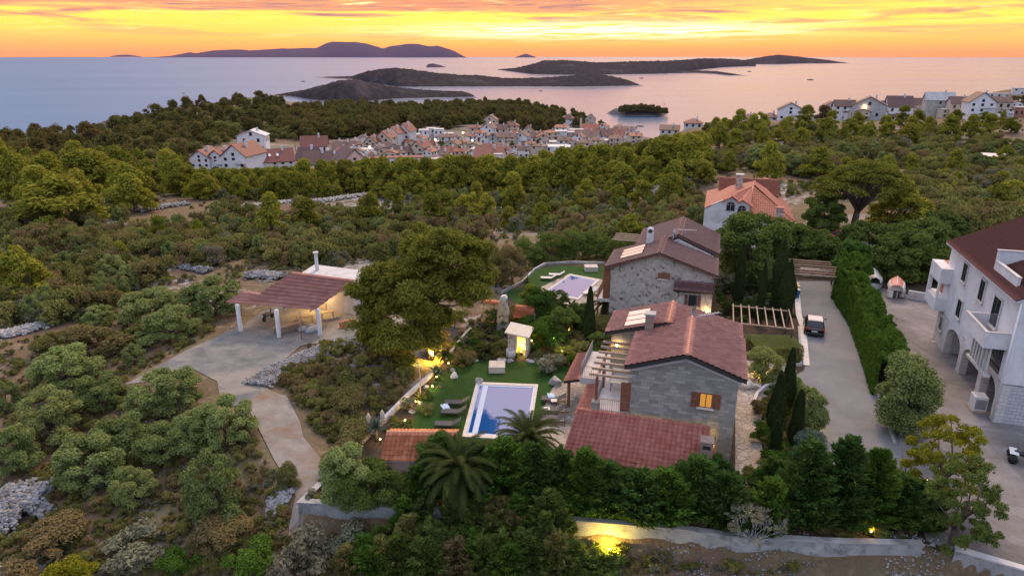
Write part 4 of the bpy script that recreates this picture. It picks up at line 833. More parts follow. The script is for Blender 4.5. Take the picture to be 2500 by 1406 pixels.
# ---------------------------------------------------------------- garden objects of the villa
def lounger(loc, rz, label, group, mat='rattan', fm='dark_metal', cush=None):
    t = thing('sun_lounger', label, 'sun lounger', loc, rz, group)
    MB().box(0, 1.25, -.31, .31, .30, .34).build('seat', mat, t)
    MB().slab((1.26, -.31, .34), (1.26, .31, .34), (1.85, .31, .72), (1.85, -.31, .72), -.035).build('backrest', mat, t)
    mb = MB()
    for s in (-1, 1): mb.box(0, 1.9, s*.34-.02, s*.34+.02, .26, .30)
    mb.build('frame', fm, t)
    for x in (.12, 1.78):
        for s in (-1, 1): MB().box(x-.02, x+.02, s*.34-.02, s*.34+.02, 0, .26).build('leg', fm, t)
    return t
for (px, py), lab in zip(((1086,983), (1077,1006), (1062,1036)), ('farthest of the three grey loungers on the lawn left of the lower pool', 'middle grey lounger left of the lower pool with a blue towel on it', 'nearest of the three grey loungers on the lawn, by the orange roof')):
    lounger(P(px, py+6), -0.05, lab, 'grey loungers left of the lower pool')
for (px, py), lab in zip(((1322,972), (1322,998), (1318,1022)), ('farthest grey lounger on the paving right of the lower pool, with a blue towel', 'middle grey lounger on the paving right of the lower pool', 'nearest grey lounger right of the lower pool, half behind the palm')):
    lounger(P(px, py+8), -0.10, lab, 'grey loungers right of the lower pool')
for (px, py), lab in zip(((1320,683), (1340,675)), ('left white cushioned lounger on the upper lawn', 'right white cushioned lounger on the upper lawn by the pool')):
    lounger(P(px, py), -0.1, lab, 'white loungers on the upper lawn', 'cloth_white')
lounger(P(1425,722), 0.6, 'lounger at the near corner of the upper pool', None, 'cloth_white')
for (px, py), lab in zip(((1352,988), (1335,1008)), ('small white side table by the far right lounger', 'small white side table between the middle and near right loungers')):
    table(P(px, py), 0, lab, .45, .45, .4, 'cloth_white', name='side_table', cat='side table')
def towel(loc, rz, label, s=1.0):
    rg = random.Random(int(abs(loc[0])*100)); N = 9; V = []; 
    for i in range(N):
        for j in range(7): V.append(((i/(N-1)-.5)*.55*s, (j/6-.5)*.75*s, .03+.035*math.sin(i*1.7+j)+rg.uniform(0, .03)-(.22 if j == 0 else 0)))
    Q = [(i*7+j, (i+1)*7+j, (i+1)*7+j+1, i*7+j+1) for i in range(N-1) for j in range(6)]
    mb = MB(); mb.add(V, Q, 0, True); o = mb.build('towel', 'towel', None, loc, rz); so = o.modifiers.new('s', 'SOLIDIFY'); so.thickness = .02; tag(o, label, 'towel')
p = P(1079,1003); towel((p[0]+.25, p[1], .36), 0.4, 'crumpled pale blue towel on the middle lounger left of the pool')
p = P(1342,975); towel((p[0]+.1, p[1]-.1, .36), 0.1, 'pale blue towel hanging off the far lounger right of the pool')
def block(px0, px1, pyb, pyt, dep, h, label, mat='limestone', name='stone_block', cat='stone block'):
    a = P(px0, pyb); b = P(px1, pyb); w_ = b[0]-a[0]; o = MB().box(0, w_, 0, dep, -.02, h).build(name, mat, None, (a[0], a[1], 0), 0, bevel=.03); return tag(o, label, cat)
block(1193, 1233, 911, 0, 1.35, .55, 'square pale stone block on the lower lawn behind the pool', 'plaster_rough')
block(1428, 1460, 664, 0, 1.3, .6, 'square stone block at the back of the upper lawn', 'plaster_rough')
# lit stone niche with a round well in front
N1 = thing('stone_kiosk', 'small stone shelter with a sloping slab roof and yellow light inside', 'shelter', (*P(1240,868)[:2], 0), GR+.05)
mb = MB(); mb.box(0, .12, 0, 1.6, 0, 2.2); mb.box(1.55, 1.70, 0, 1.6, 0, 1.95); mb.box(.12, 1.55, 1.45, 1.6, 0, 2.1); mb.box(.12, .75, .25, .38, 0, 2.1); mb.build('wall', 'limestone', N1)
MB().slab((-.2, -.35, 2.35), (1.95, -.35, 2.05), (1.95, 1.9, 2.15), (-.2, 1.9, 2.45), .12).build('roof', 'limestone', N1)
MB().box(.78, 1.5, 1.38, 1.448, .1, 1.9).build('panel', 'yellow_plastic', N1) if False else None
t = thing('well', 'round white stone well in front of the lit shelter', 'well', P(1247,872), GR)
MB().lathe([(.42, 0), (.42, .75), (.30, .75), (.30, .55), (.02, .55)], 16).build('well_ring', 'pale_ashlar', t)
MB().tube([(-.36, .02, .75)]+[(-.36*math.cos(a*math.pi/8), .02, 1.5+.36*math.sin(a*math.pi/8)) for a in range(9)]+[(.36, .02, .75)], .02, 5).build('iron_arch', 'dark_metal', t)
# outdoor grill with stone chimney and tiled wing walls
G1 = thing('stone_grill', 'grey stone barbecue with broad chimney and orange ridge tiles', 'barbecue', (*P(1180,800)[:2], 0), GR+.02)
mb = MB(); mb.box(0, 1.7, 0, .5, 0, 2.6); mb.box(3.3, 5.0, .3, .6, 0, 2.3); mb.build('wall', 'brown_rubble', G1)
mb = MB(); mb.vprism([(1.45, 0), (2.75, 0), (2.6, 1.6), (2.35, 2.5), (2.30, 3.1), (1.70, 3.1), (1.65, 2.5), (1.5, 1.6)], 'y', -.4, .4); ch = mb.build('chimney', 'rubble', G1)
MB().vprism([(1.66, 3.102), (2.34, 3.102), (2.34, 3.25), (2.2, 3.5), (1.8, 3.4)], 'y', -.1, .4).build('chimney_top', 'white_wall', ch)
mb = MB(); [mb.tube([(0.1+i*.19, -.15, 2.66), (0.1+i*.19, .6, 2.7)], .085, 6) for i in range(8)]; [mb.tube([(3.2+i*.19, .1, 2.35), (3.2+i*.19, .7, 2.40)], .085, 6) for i in range(10)]; mb.build('ridge_tiles', 'orange_tile', G1)
tiles('roof', 'terracotta', G1, (3.15, -.75, 1.7), (1, 0, 0), (0, .95, .6), 1.9, 1.1, .3, .2, .04)
MB().box(.05, 1.25, -.75, -.003, .95, 1.08).build('counter', 'brick_wall', G1)
# low pool house with orange tiled roof, by the lower lawn
H3 = thing('pool_house', 'low pool house with bright orange tiled roof left of the palm', 'house', (*P(945,1160)[:2], 0), -.02)
p0 = P(945,1160)
def loc(px, py, z): q = P(px, py, z); return (q[0]-p0[0], q[1]-p0[1], z)
a, b_, c, d = loc(970,1125,2.0), loc(1096,1128,2.0), loc(1120,1056,2.75), loc(938,1050,2.75)
a = (d[0]+.2, a[1], 2.0); b_ = (c[0]-.1, a[1], 2.0); L = b_[0]-a[0]; S = math.hypot(c[1]-a[1], .75)
tiles('roof', 'orange_tile', H3, a, (1, 0, 0), (0, c[1]-a[1], .75), L, S, .36, .27, .085, .08, 6)
tiles('roof', 'orange_tile', H3, (a[0], c[1]+1.3, 2.2), (1, 0, 0), (0, -1.3, .55), L, 1.4, .33, .25, .055, .04, 5)
mb = MB(); [mb.tube([(a[0]+L*i/20, c[1], 2.80), (a[0]+L*(i+1.1)/20, c[1], 2.785)], [.13, .11], 8) for i in range(20)]; mb.build('ridge_tiles', 'pale_ridge', H3)
mb = MB(); mb.vprism([(a[1]+.3, 0), (c[1]+1.0, 0), (c[1]+1.0, 2.15), (c[1], 2.6), (a[1]+.3, 1.98)], 'x', a[0]+.25, a[0]+L-.2); mb.build('wall', 'pink_wall', H3)
MB().slab((a[0], a[1], 1.97), (a[0]+L, a[1], 1.97), (a[0]+L, c[1], 2.70), (a[0], c[1], 2.70), .08).build('fascia', 'cream_wall', H3)
# ---------------------------------------------------------------- carport with red corrugated roof and flat white house
H4 = thing('carport', 'open carport with faded red corrugated roof on white columns', 'carport', (-22, 61, 0))
def l4(q): return (q[0]+22, q[1]-61, q[2])
LF, RF, RB, BL = l4(P(550,738,2.75)), l4(P(768,757,2.75)), l4(P(870,683,2.85)), l4(P(715,663,2.85))
LF2 = l4(P(640,716,2.78)); LF3 = l4(P(597,709,2.78))
def corr(name, p0, p1, p2, p3, mat, parent, n=70, m_=10, amp=.03):
    p0, p1, p2, p3 = map(Vector, (p0, p1, p2, p3)); V = []; N = n*2+1; cols_ = []
    M2 = m_*2; ts_ = []
    for j in range(m_): ts_ += [(j/m_, .07), ((j+1)/m_+.004, 0.0)]
    ts_ = ts_[:M2]+[(1.0, 0.0)]
    for j in range(M2+1):
        for i in range(N):
            a_ = p0.lerp(p1, i/(N-1)); b__ = p3.lerp(p2, i/(N-1)); q = a_.lerp(b__, min(1.0, ts_[j][0])); q.z += amp*(1 if i % 2 else -1)+ts_[j][1]; V.append(q[:])
    m_ = M2
    idx = np.arange(N*(m_+1)).reshape(m_+1, N); Q = np.stack([idx[:-1, :-1], idx[:-1, 1:], idx[1:, 1:], idx[1:, :-1]], -1).reshape(-1, 4)
    rg = np.random.RandomState(3); rr = rg.rand(m_, n//6+2); rv = np.array([[rr[j, i//12] for i in range(N-1)] for j in range(m_)]).ravel()
    o = link(name, npmesh(name, np.array(V), Q, mat, rv), parent); s = o.modifiers.new('s', 'SOLIDIFY'); s.thickness = .03; return o
mid = Vector(LF).lerp(Vector(RF), .22)
corr('roof', mid, RF, RB, BL, 'corrugated', H4)
corr('roof', LF, mid, Vector(LF2)+Vector((.15, 0, 0)), LF3, 'corrugated', H4, 14, 4)
for (px, py) in ((588,808), (682,823), (782,820)):
    q = P(px, py); MB().lathe([(.24, 0), (.20, .1), (.20, 2.72)], 14, 0, (q[0]+22, q[1]-61)).build('column', 'white_wall', H4)
for k in range(4):
    a = Vector(LF).lerp(Vector(RF), .05+k*.3); b = Vector(BL).lerp(Vector(RB), .05+k*.3) if k else Vector(LF3); MB().tube([a-Vector((0, 0, .14)), b-Vector((0, 0, .14))], .06, 6).build('rafter', 'beam_wood', H4)
for k in range(5):
    q = Vector(LF3).lerp(Vector(BL), k/4)-Vector((0, 0, .05)); MB().tube([q+Vector((-1.6, .35, .0)), q+Vector((.7, -.1, 0))], .04, 5).build('rafter', 'beam_wood', H4)
q = P(736,828); MB().tube([(q[0]+22, q[1]-61, 0), (q[0]+22.1, q[1]-61, 2.8)], .07, 6).build('post', 'beam_wood', H4)
H5 = thing('flat_roofed_house', 'low white house with flat pale roof behind the red carport', 'house', (-18, 66, 0))
A_, B_, C2 = P(768,646,2.4), P(932,666,2.4), P(873,716,2.4); D_ = (A_[0]+C2[0]-B_[0], A_[1]+C2[1]-B_[1])
poly = [(q[0]+18, q[1]-66) for q in (D_, C2, B_, A_)]
MB().prism(poly, 2.24, 2.42).build('roof', 'pale_slab', H5); cx = sum(p[0] for p in poly)/4; cy = sum(p[1] for p in poly)/4
pin = [((x-cx)*.96+cx, (y-cy)*.96+cy) for x, y in poly]; MB().prism(pin, -.3, 2.238).build('wall', 'white_wall', H5)
fd = (Vector(pin[1])-Vector(pin[0])).normalized(); fn = Vector((fd.y, -fd.x)); 
q0 = Vector(pin[0])+fd*2.9; q1 = q0+fd*1.7; MB().prism([tuple(q0+fn*.04), tuple(q1+fn*.04), tuple(q1-fn*.02), tuple(q0-fn*.02)], 0.05, 2.05).build('door', 'cream_wall', H5)
MB().cbox((A_[0]+18+.9, A_[1]-66-2.2, 3.4), (.38, .38, 2.0), .3).cbox((A_[0]+18+.9, A_[1]-66-2.2, 4.45), (.55, .5, .14), .3).build('chimney', 'white_wall', H5)
c_ = Vector(C2[:2])+Vector((18, -66)); tiles('roof', 'town_red', H5, (c_.x+.1, c_.y+.2, 2.5), (.62, .78, 0), (-.3, .25, .12), 3, 1.6, .3, .25) if False else None
def lofted_item(name, label, cat, loc, rz, parts):
    t = thing(name, label, cat, loc, rz)
    for nm, mt, fn_ in parts: mb = MB(); fn_(mb); mb.build(nm, mt, t)
    return t
q = P(655,780); lofted_item('motor_scooter', 'dark motor scooter parked behind the carport columns', 'scooter', q, 1.2, [
  ('body', 'dark_metal', lambda m: (m.tube([(-.5, 0, .55), (0, 0, .42), (.35, 0, .5), (.55, 0, .95)], [.13, .12, .1, .05], 8), m.tube([(.5, -.3, 1.0), (.5, .3, 1.0)], .025, 6))),
  ('seat', 'rattan', lambda m: m.cbox((-.3, 0, .72), (.65, .26, .12))), ('wheel', 'tyre', lambda m: m.tube([(-.55, -.05, .25), (-.55, .05, .25)], .25, 14)), ('wheel', 'tyre', lambda m: m.tube([(.6, -.05, .25), (.6, .05, .25)], .25, 14))])
q = P(705,805)
t = thing('timber_stack', 'stack of old boards and beams under the carport roof', 'timber stack', q, .9); mb = MB(); [mb.cbox((rnd.uniform(-.1, .1), (k % 5)*.24-.5, .08+(k//5)*.13), (2.6+rnd.uniform(-.5, .4), .2, .09), rnd.uniform(-.08, .08)) for k in range(22)]; mb.build('boards', 'beam_wood', t)
q = P(765,800); t = thing('tarpaulin_heap', 'pale crumpled tarpaulin heap beside the right carport column', 'tarpaulin', (q[0]-.3, q[1]-.4, 0), 0)
C = [(rnd.uniform(-.8, .8), rnd.uniform(-.5, .5)) for k in range(9)]; mb = MB(); [mb.lathe([(.5, 0), (.42, .2), (.2, .36), (.02, .4)], 7, 0, c) for c in C]; mb.build('sheet', 'tarp', t)
for (px, py, s, lab) in ((745,790,1.0,'work table piled with tools under the carport'), (800,775,.8,'wooden trestle table by the lit door of the white house')):
    table(P(px, py), .5, lab, 1.5*s, .7*s, .8*s, 'beam_wood', 'rust_metal')
t = thing('tile_pile', 'pile of stacked old roof tiles right of the carport', 'tile pile', P(852,800), .5); mb = MB(); [mb.tube([(k % 6*.28-.7, (k//6)*.1, .1+(k//6)*.12), (k % 6*.28-.7, (k//6)*.1+.5, .12+(k//6)*.12)], .1, 6) for k in range(24)]; mb.build('tiles', 'brick_wall', t)
# ---------------------------------------------------------------- white villa behind (hipped orange roof)
W = thing('white_villa', 'white house with orange hipped roof, arched windows and stone chimneys', 'house', (*XY(5, 104), 0), GR)
def lw(px, py, z): q = UV(px, py, z); return (q[0]-5, q[1]-104)
def UV(px, py, z=0): q = P(px, py, z); return (q[0]*UA[0]+q[1]*UA[1], q[0]*VA[0]+q[1]*VA[1])
def Zv(v, px, py):
    d = ray(px, py); t_ = v/(d[0]*VA[0]+d[1]*VA[1]); x, y = d[0]*t_, d[1]*t_; return (x*UA[0]+y*UA[1], CH+d[2]*t_)
vf = 100.0; pp = [Zv(vf, *q) for q in ((1720,510), (1786,481), (1800,494), (1812,490), (1832,502), (1826,530), (1895,537), (1911,534))]
ul = pp[0][0]; ur = pp[7][0]+1.2; ze = pp[6][1]-.1
front = [(ul, -.5), (ur, -.5), (ur, ze), (pp[5][0], pp[5][1]), (pp[4][0], pp[4][1]), (pp[3][0], pp[3][1]), (pp[2][0], pp[2][1]), (pp[1][0], pp[1][1]), (ul, pp[0][1])]
MB().vprism([(x-5, z) for x, z in front], 'y', vf-104, vf-104+1.0).build('wall', 'white_wall', W)
MB().box(ul-5+.02, ur-5, vf-104+1.003, 9.5, -.5, ze-.02).build('wall', 'white_wall', W)
uh, zh = Zv(106.0, 1838, 456); uh -= 5; zt = zh; dvf = vf-104-.35
E0 = (pp[5][0]-5, dvf, ze+.05); E1 = (ur-5+.35, dvf, ze+.05); E2 = (ur-5+.35, 9.6, ze+.05); E3 = (ul-5-.2, 9.6, ze+.05); T0 = (uh, 2.0, zt); T1 = (uh+.4, 6.0, zt+.1)
def tri_roof(vs, fs, th=.1):
    mb = MB(); mb.add(vs, fs); o = mb.build('roof', 'terracotta', W); so = o.modifiers.new('s', 'SOLIDIFY'); so.thickness = .12; return o
tiles('roof', 'terracotta', W, (pp[5][0]-5, dvf, ze+.05), (1, 0, 0), (uh-(pp[5][0]+ur)/2+5, 2.0-dvf, zt-ze), .01, .01) if False else None
def tri_tiles(a, b, c, d=None, mat='terracotta', rh=.38, cw=.30, amp=.06):
    """tiled plane bounded by polygon a-b (eave), c(,d) top; rows parallel to the eave"""
    a, b, c = map(Vector, (a, b, c)); d = Vector(d) if d is not None else c; du = (b-a).normalized(); n = du.cross(c-a).normalized(); n = n if n.z > 0 else -n; ds = n.cross(du).normalized(); ds = ds if ds.z > 0 else -ds
    S = max((c-a).dot(ds), (d-a).dot(ds)); nr = max(2, int(S/rh)); V = []; Qs = []; rv = []
    for r in range(nr):
        s0, s1 = S*r/nr, S*(r+1)/nr
        def span(s):
            l, r_ = [], []
            lp = a.lerp(d, min(1, s/max(1e-6, (d-a).dot(ds)))); rp = b.lerp(c, min(1, s/max(1e-6, (c-b).dot(ds)))); return lp, rp
        (l0, r0), (l1, r1) = span(s0), span(s1); L0 = (r0-l0).dot(du); x0 = (l0-a).dot(du); i0 = math.floor(x0/cw)
        k = i0
        while k*cw < x0+L0:
            for q in range(4):
                xs0 = (k+q/4)*cw; xs1 = (k+(q+1)/4)*cw
                if xs1 <= x0 or xs0 >= x0+L0: continue
                def pt(x, s, l_, r__, lip): 
                    xl = (l_-a).dot(du); xr = (r__-a).dot(du); xx = min(max(x, xl), xr); return a+du*xx+ds*s+n*(lip+amp*abs(math.cos(math.pi*x/cw))**.7)
                b0 = len(V); V += [pt(xs0, s0, l0, r0, .045)[:], pt(xs1, s0, l0, r0, .045)[:], pt(xs1, s1, l1, r1, 0)[:], pt(xs0, s1, l1, r1, 0)[:]]; Qs.append((b0, b0+1, b0+2, b0+3)); rv.append(((k*37+r*91) % 17)/17)
            k += 1
    return V, Qs, rv
def add_tri(parent, *a, **k):
    mat = k.get('mat', 'terracotta'); V, Qs, rv = tri_tiles(*a, **k); return link('roof', npmesh('roof', np.array(V), np.array(Qs), mat, np.array(rv)), parent)
add_tri(W, E0, E1, T0); add_tri(W, E1, E2, T1, T0)
E4 = (pp[1][0]-5, dvf+.3, pp[1][1]); MB().slab((ul-5-.2, dvf, pp[0][1]+.05), (ul-5-.2, 9.6, pp[0][1]+.05), (uh+.4, 9.6, zt), (uh, 2.0, zt), -.1).build('roof', 'terracotta', W) if False else None
add_tri(W, (ul-5, 9.6, pp[0][1]+.1), (ul-5, dvf+.2, pp[0][1]+.1), T0, T1)
add_tri(W, (pp[3][0]-5-1.5, dvf, pp[3][1]-.3), (pp[4][0]-5+1.6, dvf, pp[3][1]-.35), (uh, 2.0, zt)) if False else None
fl_ = [(ul-5-.1, dvf+.25, pp[0][1]+.1)]+[(pp[k][0]-5, dvf+.25, pp[k][1]+.06) for k in (1, 2, 3, 4)]+[(pp[5][0]-5, dvf+.02, ze+.05)]
mb = MB()
for q_, r__ in zip(fl_[:-1], fl_[1:]): mb.add([q_, r__, (T0[0], T0[1], T0[2]-.02)], [(0, 1, 2)])
mb.build('roof', 'terracotta', W)
# small front cross gables
for (gl_, gr_, gx_, gz_) in ((pp[0][0]+2.2, pp[2][0], pp[1][0], pp[1][1]), (pp[2][0], pp[4][0]+.3, pp[3][0], pp[3][1])):
    for s, e in ((-1, gl_), (1, gr_)):
        zz = gz_-abs(gx_-e)*.62
        o = MB().slab((e-5, dvf, zz+.08), (gx_-5, dvf, gz_+.12), (gx_-5, dvf+4.2, gz_+.12), (e-5, dvf+3.2, zz+.08), .1).build('roof', 'terracotta', W)
mb = MB(); [mb.tube([a, b], .12, 6) for a, b in ((E0, T0), (E1, T0), (T0, T1))][:0]; mb.tube([E1, T0], .12, 6); mb.build('ridge_tiles', 'pale_ridge', W); MB().tube([T0, T1], .14, 6).build('ridge_tiles', 'pale_ridge', W)
for px, py in ((1784,503), (1811,512)):
    u, z = Zv(vf-.02, px, py); poly = [(u-5-.62, z-.75), (u-5+.62, z-.75)]+[(u-5+.62*math.cos(a*math.pi/8), z+.1+.55*math.sin(a*math.pi/8)) for a in range(9)]
    f_ = MB().vprism(poly, 'y', vf-104-.05, vf-104+.02).build('window', 'grey_metal', W)
    mb = MB(); mb.box(u-5-.52, u-5-.05, vf-104-.07, vf-104-.052, z-.66, z+.12); mb.box(u-5+.05, u-5+.52, vf-104-.07, vf-104-.052, z-.66, z+.12)
    mb.vprism([(u-5-.5, z+.2), (u-5-.05, z+.2), (u-5-.05, z+.56), (u-5-.3, z+.45)], 'y', vf-104-.07, vf-104-.052); mb.vprism([(u-5+.05, z+.2), (u-5+.5, z+.2), (u-5+.3, z+.45), (u-5+.05, z+.56)], 'y', vf-104-.07, vf-104-.052); mb.build('pane', 'glass', f_)
# rear wing with its own gable
ub0, zb = Zv(110.0, 1757, 468); ub1, _ = Zv(110.0, 1888, 478); ub1 = Zv(110.0, 1912, 470)[0]-.6; zrb = Zv(114.5, 1767, 434)[1]
mb = MB(); mb.vprism([(110-104, -1), (119.5-104, -1), (119.5-104, zb), (114.7-104, zrb-.1), (110-104, zb)], 'x', ub0-5, ub1-5); mb.build('wall', 'brown_rubble', W)
MB().vprism([(110-104, -1), (119.5-104, -1), (119.5-104, zb), (114.7-104, zrb-.1), (110-104, zb)], 'x', ub1-5+.003, ub1-5+.1).build('wall', 'white_wall', W)
tiles('roof', 'terracotta', W, (ub0-5-.2, 109.6-104, zb-.05), (1, 0, 0), (0, 5.1, zrb-zb+.1), ub1-ub0+.3, math.hypot(5.1, zrb-zb+.1), .4, .32, .06)
tiles('roof', 'terracotta', W, (ub0-5-.2, 119.9-104, zb-.05), (1, 0, 0), (0, -5.1, zrb-zb+.1), ub1-ub0+.3, math.hypot(5.1, zrb-zb+.1), .4, .32, .06)
uc_, zc_ = Zv(108.5, 1807, 428); ch = MB().box(uc_-5-.5, uc_-5+.5, 4.2, 5.1, 3, zc_).build('chimney', 'brown_rubble', W); MB().box(uc_-5-.6, uc_-5+.6, 4.1, 5.2, zc_+.002, zc_+.15).build('chimney_cap', 'pale_slab', ch)
uc_, zc_ = Zv(vf, 1904, 507); ch = MB().box(uc_-5-.45, uc_-5+.45, vf-104-.6, vf-104-.003, -.5, zc_).build('chimney', 'brown_rubble', W); MB().box(uc_-5-.5, uc_-5+.5, vf-104-.65, vf-104+.05, zc_+.002, zc_+.12).build('chimney_cap', 'terracotta', ch)
uc_, zc_ = Zv(114.5, 1870, 436); MB().box(uc_-5-.4, uc_-5+.4, 10.2, 11, zrb-.4, zc_).build('chimney', 'terracotta', W)
MB().box(ur-5+.003, ur-5+.05, -2.2, -1.2, 1.0, 2.4).build('window', 'grey_metal', W); MB().box(ur-5+.003, ur-5+.06, .6, 1.4, 1.0, 2.3).build('window', 'glass', W)
# ---------------------------------------------------------------- tall white apartment house on the right
UW = 20.75; B0 = 51.5; B1 = 67.4
A1 = thing('apartment_house', 'tall lilac-white apartment house with arches and balconies at the right edge', 'house', (*XY(UW, B0), 0), GR)
LB = B1-B0; ZE = 9.25; WD = 14.0
# left long wall is at x = 0 from y 0 to LB; arcade below
piers = [(-.02, .75), (3.6, 4.35), (8.2, 8.95), (12.6, LB)]
arcs = [(.75, 3.6), (4.35, 8.2), (8.95, 12.6)]
for a, b in piers: MB().box(0, .55, a, b, 0, 2.95).build('pier', 'pale_ashlar', A1)
for a, b in arcs:
    n = 14; top = 3.05; mb = MB(); yc = (a+b)/2; rr = (b-a)/2; rise = 1.0; base = 1.75
    arch = [(yc+rr*math.cos(math.pi*k/n), base+rise*math.sin(math.pi*k/n)) for k in range(n+1)]
    for k in range(n):
        (y0, z0), (y1, z1) = arch[k], arch[k+1]
        mb.add([(0, y0, z0), (0, y1, z1), (0, y1, top), (0, y0, top), (.55, y0, z0), (.55, y1, z1), (.55, y1, top), (.55, y0, top)], [(0, 3, 2, 1), (4, 5, 6, 7), (0, 1, 5, 4), (3, 7, 6, 2)])
    mb.build('arch', 'lilac_wall', A1)
MB().box(3.2, WD, 0, LB, 0, 2.95).build('wall', 'grey_blocks', A1); MB().box(.56, 3.19, LB-3.2, LB-.01, 0, 2.95).build('wall', 'pale_ashlar', A1)
MB().box(0, WD, -.01, LB, 3.052, ZE).build('wall', 'lilac_wall', A1)
MB().box(.56, WD, -.009, .3, 0, 2.95).build('wall', 'grey_blocks', A1)
MB().box(-.05, 0.0, -.02, LB, 3.0, 3.12).build('band', 'pale_slab', A1) if False else None
def win_left(y0, y1, z0, z1, door=False):
    w_ = MB().box(-.10, -.002, y0-.14, y1+.14, z0-.14, z1+.14).build('window', 'pale_slab', A1)
    MB().box(-.115, -.102, y0, (y0+y1)/2-.03, z0, z1).box(-.115, -.102, (y0+y1)/2+.03, y1, z0, z1).build('pane', 'glass', w_)
    MB().box(-.22, -.102, y0-.2, y1+.2, z0-.24, z0-.142).build('sill', 'pale_slab', w_)
for v_, z0, z1 in ((62.9, 7.1, 8.55), (58.6, 6.9, 8.45), (62.4, 4.1, 5.5)): win_left(v_-B0-.45, v_-B0+.45, z0, z1)
win_left(3.1, 4.4, 6.1, 8.15); win_left(5.9, 6.4, 4.3, 4.9); win_left(LB-1.9, LB-1.2, 1.6, 2.7)
def balcony(y0, y1, z, outd=1.5, h=1.0, x0=0.0):
    mb = MB(); mb.box(x0-outd, x0-.003, y0, y1, z-.18, z); mb.box(x0-outd, x0-outd+.12, y0, y1, z+.001, z+h); mb.box(x0-outd+.121, x0-.003, y0, y0+.12, z+.001, z+h); mb.box(x0-outd+.121, x0-.003, y1-.12, y1, z+.001, z+h)
    b = mb.build('balcony', 'lilac_wall', A1); MB().box(x0-outd-.04, x0-outd+.16, y0-.04, y1+.04, z+h+.002, z+h+.06).box(x0-outd+.161, x0-.003, y0-.04, y0+.16, z+h+.002, z+h+.06).build('coping', 'pale_slab', b)
balcony(0.6, 5.0, 5.55)
mb = MB(); [mb.box(-.9, -.78, .9+k*.55, 1.05+k*.55, 3.3, 5.36) for k in range(7)]; mb.box(-1.0, -.6, .7, 4.6, 3.1, 3.298); mb.build('balustrade', 'pale_slab', A1)
MB().box(-.06, -.002, 1.0, 4.4, 3.3, 5.3).build('window', 'glass', A1)
# back balcony bay
mb = MB(); mb.box(-.9, 0-.003, LB-1.6, LB+1.6, 3.3, 4.4); mb.box(-.9, -.003, LB-1.6, LB+1.6, 5.85, 7.2); mb.box(-.9, -.6, LB+1.3, LB+1.6, 4.4, 5.85); mb.box(-.9, -.75, LB-1.6, LB-1.3, 4.4, 5.85); mb.build('balcony', 'lilac_wall', A1)
MB().box(0.003, .5, LB+.003, LB+1.6, 3.3, 7.2).build('wall', 'brick_wall', A1)
# roof
tiles('roof', 'town_red', A1, (-.45, .0, ZE-.05), (0, 1, 0), (6.2, 0, 3.0), LB+.3, 6.9, .4, .3, .05)
tiles('roof', 'town_red', A1, (WD+.45, .0, ZE-.05), (0, 1, 0), (-8.2, 0, 3.0), LB+.3, 8.7, .4, .3, .05)
MB().vprism([(-.45, ZE-.12), (5.75, ZE+2.88), (WD+.45, ZE-.12), (WD+.45, ZE-.22), (-.45, ZE-.22)], 'y', .02, LB+.28).build('gable', 'pale_slab', A1)
MB().box(.25, 7.0, 6.6, 6.78, ZE-.1, ZE+1.75).build('terrace_wall', 'lilac_wall', A1); MB().box(.22, .42, 2.2, 6.598, ZE-.1, ZE+.95).build('terrace_wall', 'lilac_wall', A1); MB().box(.19, .46, 2.16, 6.598, ZE+.952, ZE+1.02).build('coping', 'pale_slab', A1)
MB().box(.2, 7.0, 6.56, 6.82, ZE+1.752, ZE+1.84).build('coping', 'pale_slab', A1); MB().box(1.2, 7.0, 1.9, 2.1, ZE-.1, ZE+1.5).build('terrace_wall', 'lilac_wall', A1); MB().box(1.16, 7.0, 1.86, 2.14, ZE+1.502, ZE+1.58).build('coping', 'pale_slab', A1); MB().box(.43, 7.0, 2.11, 6.59, ZE-.05, ZE+.12).build('terrace_floor', 'pale_slab', A1)
MB().box(3.4, 6.0, 6.0, 9.6, ZE, ZE+3.4).build('dormer', 'lilac_wall', A1)
mb = MB(); mb.tube([(-.12, -.1, 0), (-.12, -.1, ZE-.2)], .06, 6); mb.build('drainpipe', 'white_metal', A1)
# stone box (outdoor fridge / wrapped machine) below the arcade
t = thing('wrapped_appliance', 'plastic-wrapped white appliance on a pallet under the nearest arch', 'appliance', P(2384,1000), GR); MB().box(-.45, .45, -.5, .5, .12, 1.25).build('box', 'boat_white', t, bevel=.04); MB().box(-.5, .5, -.6, .6, 0, .115).build('pallet', 'beam_wood', t); MB().box(-.35, .35, -.52, -.502, .3, 1.05).build('grille', 'grey_metal', t)
t = tag(MB().box(-.35, .35, -.22, .22, 0, .05).build('stone_slab', 'pale_rock', None, P(2284,835), .3, bevel=.01), 'flat pale stone slab lying at the corner of the apartment house', 'slab')
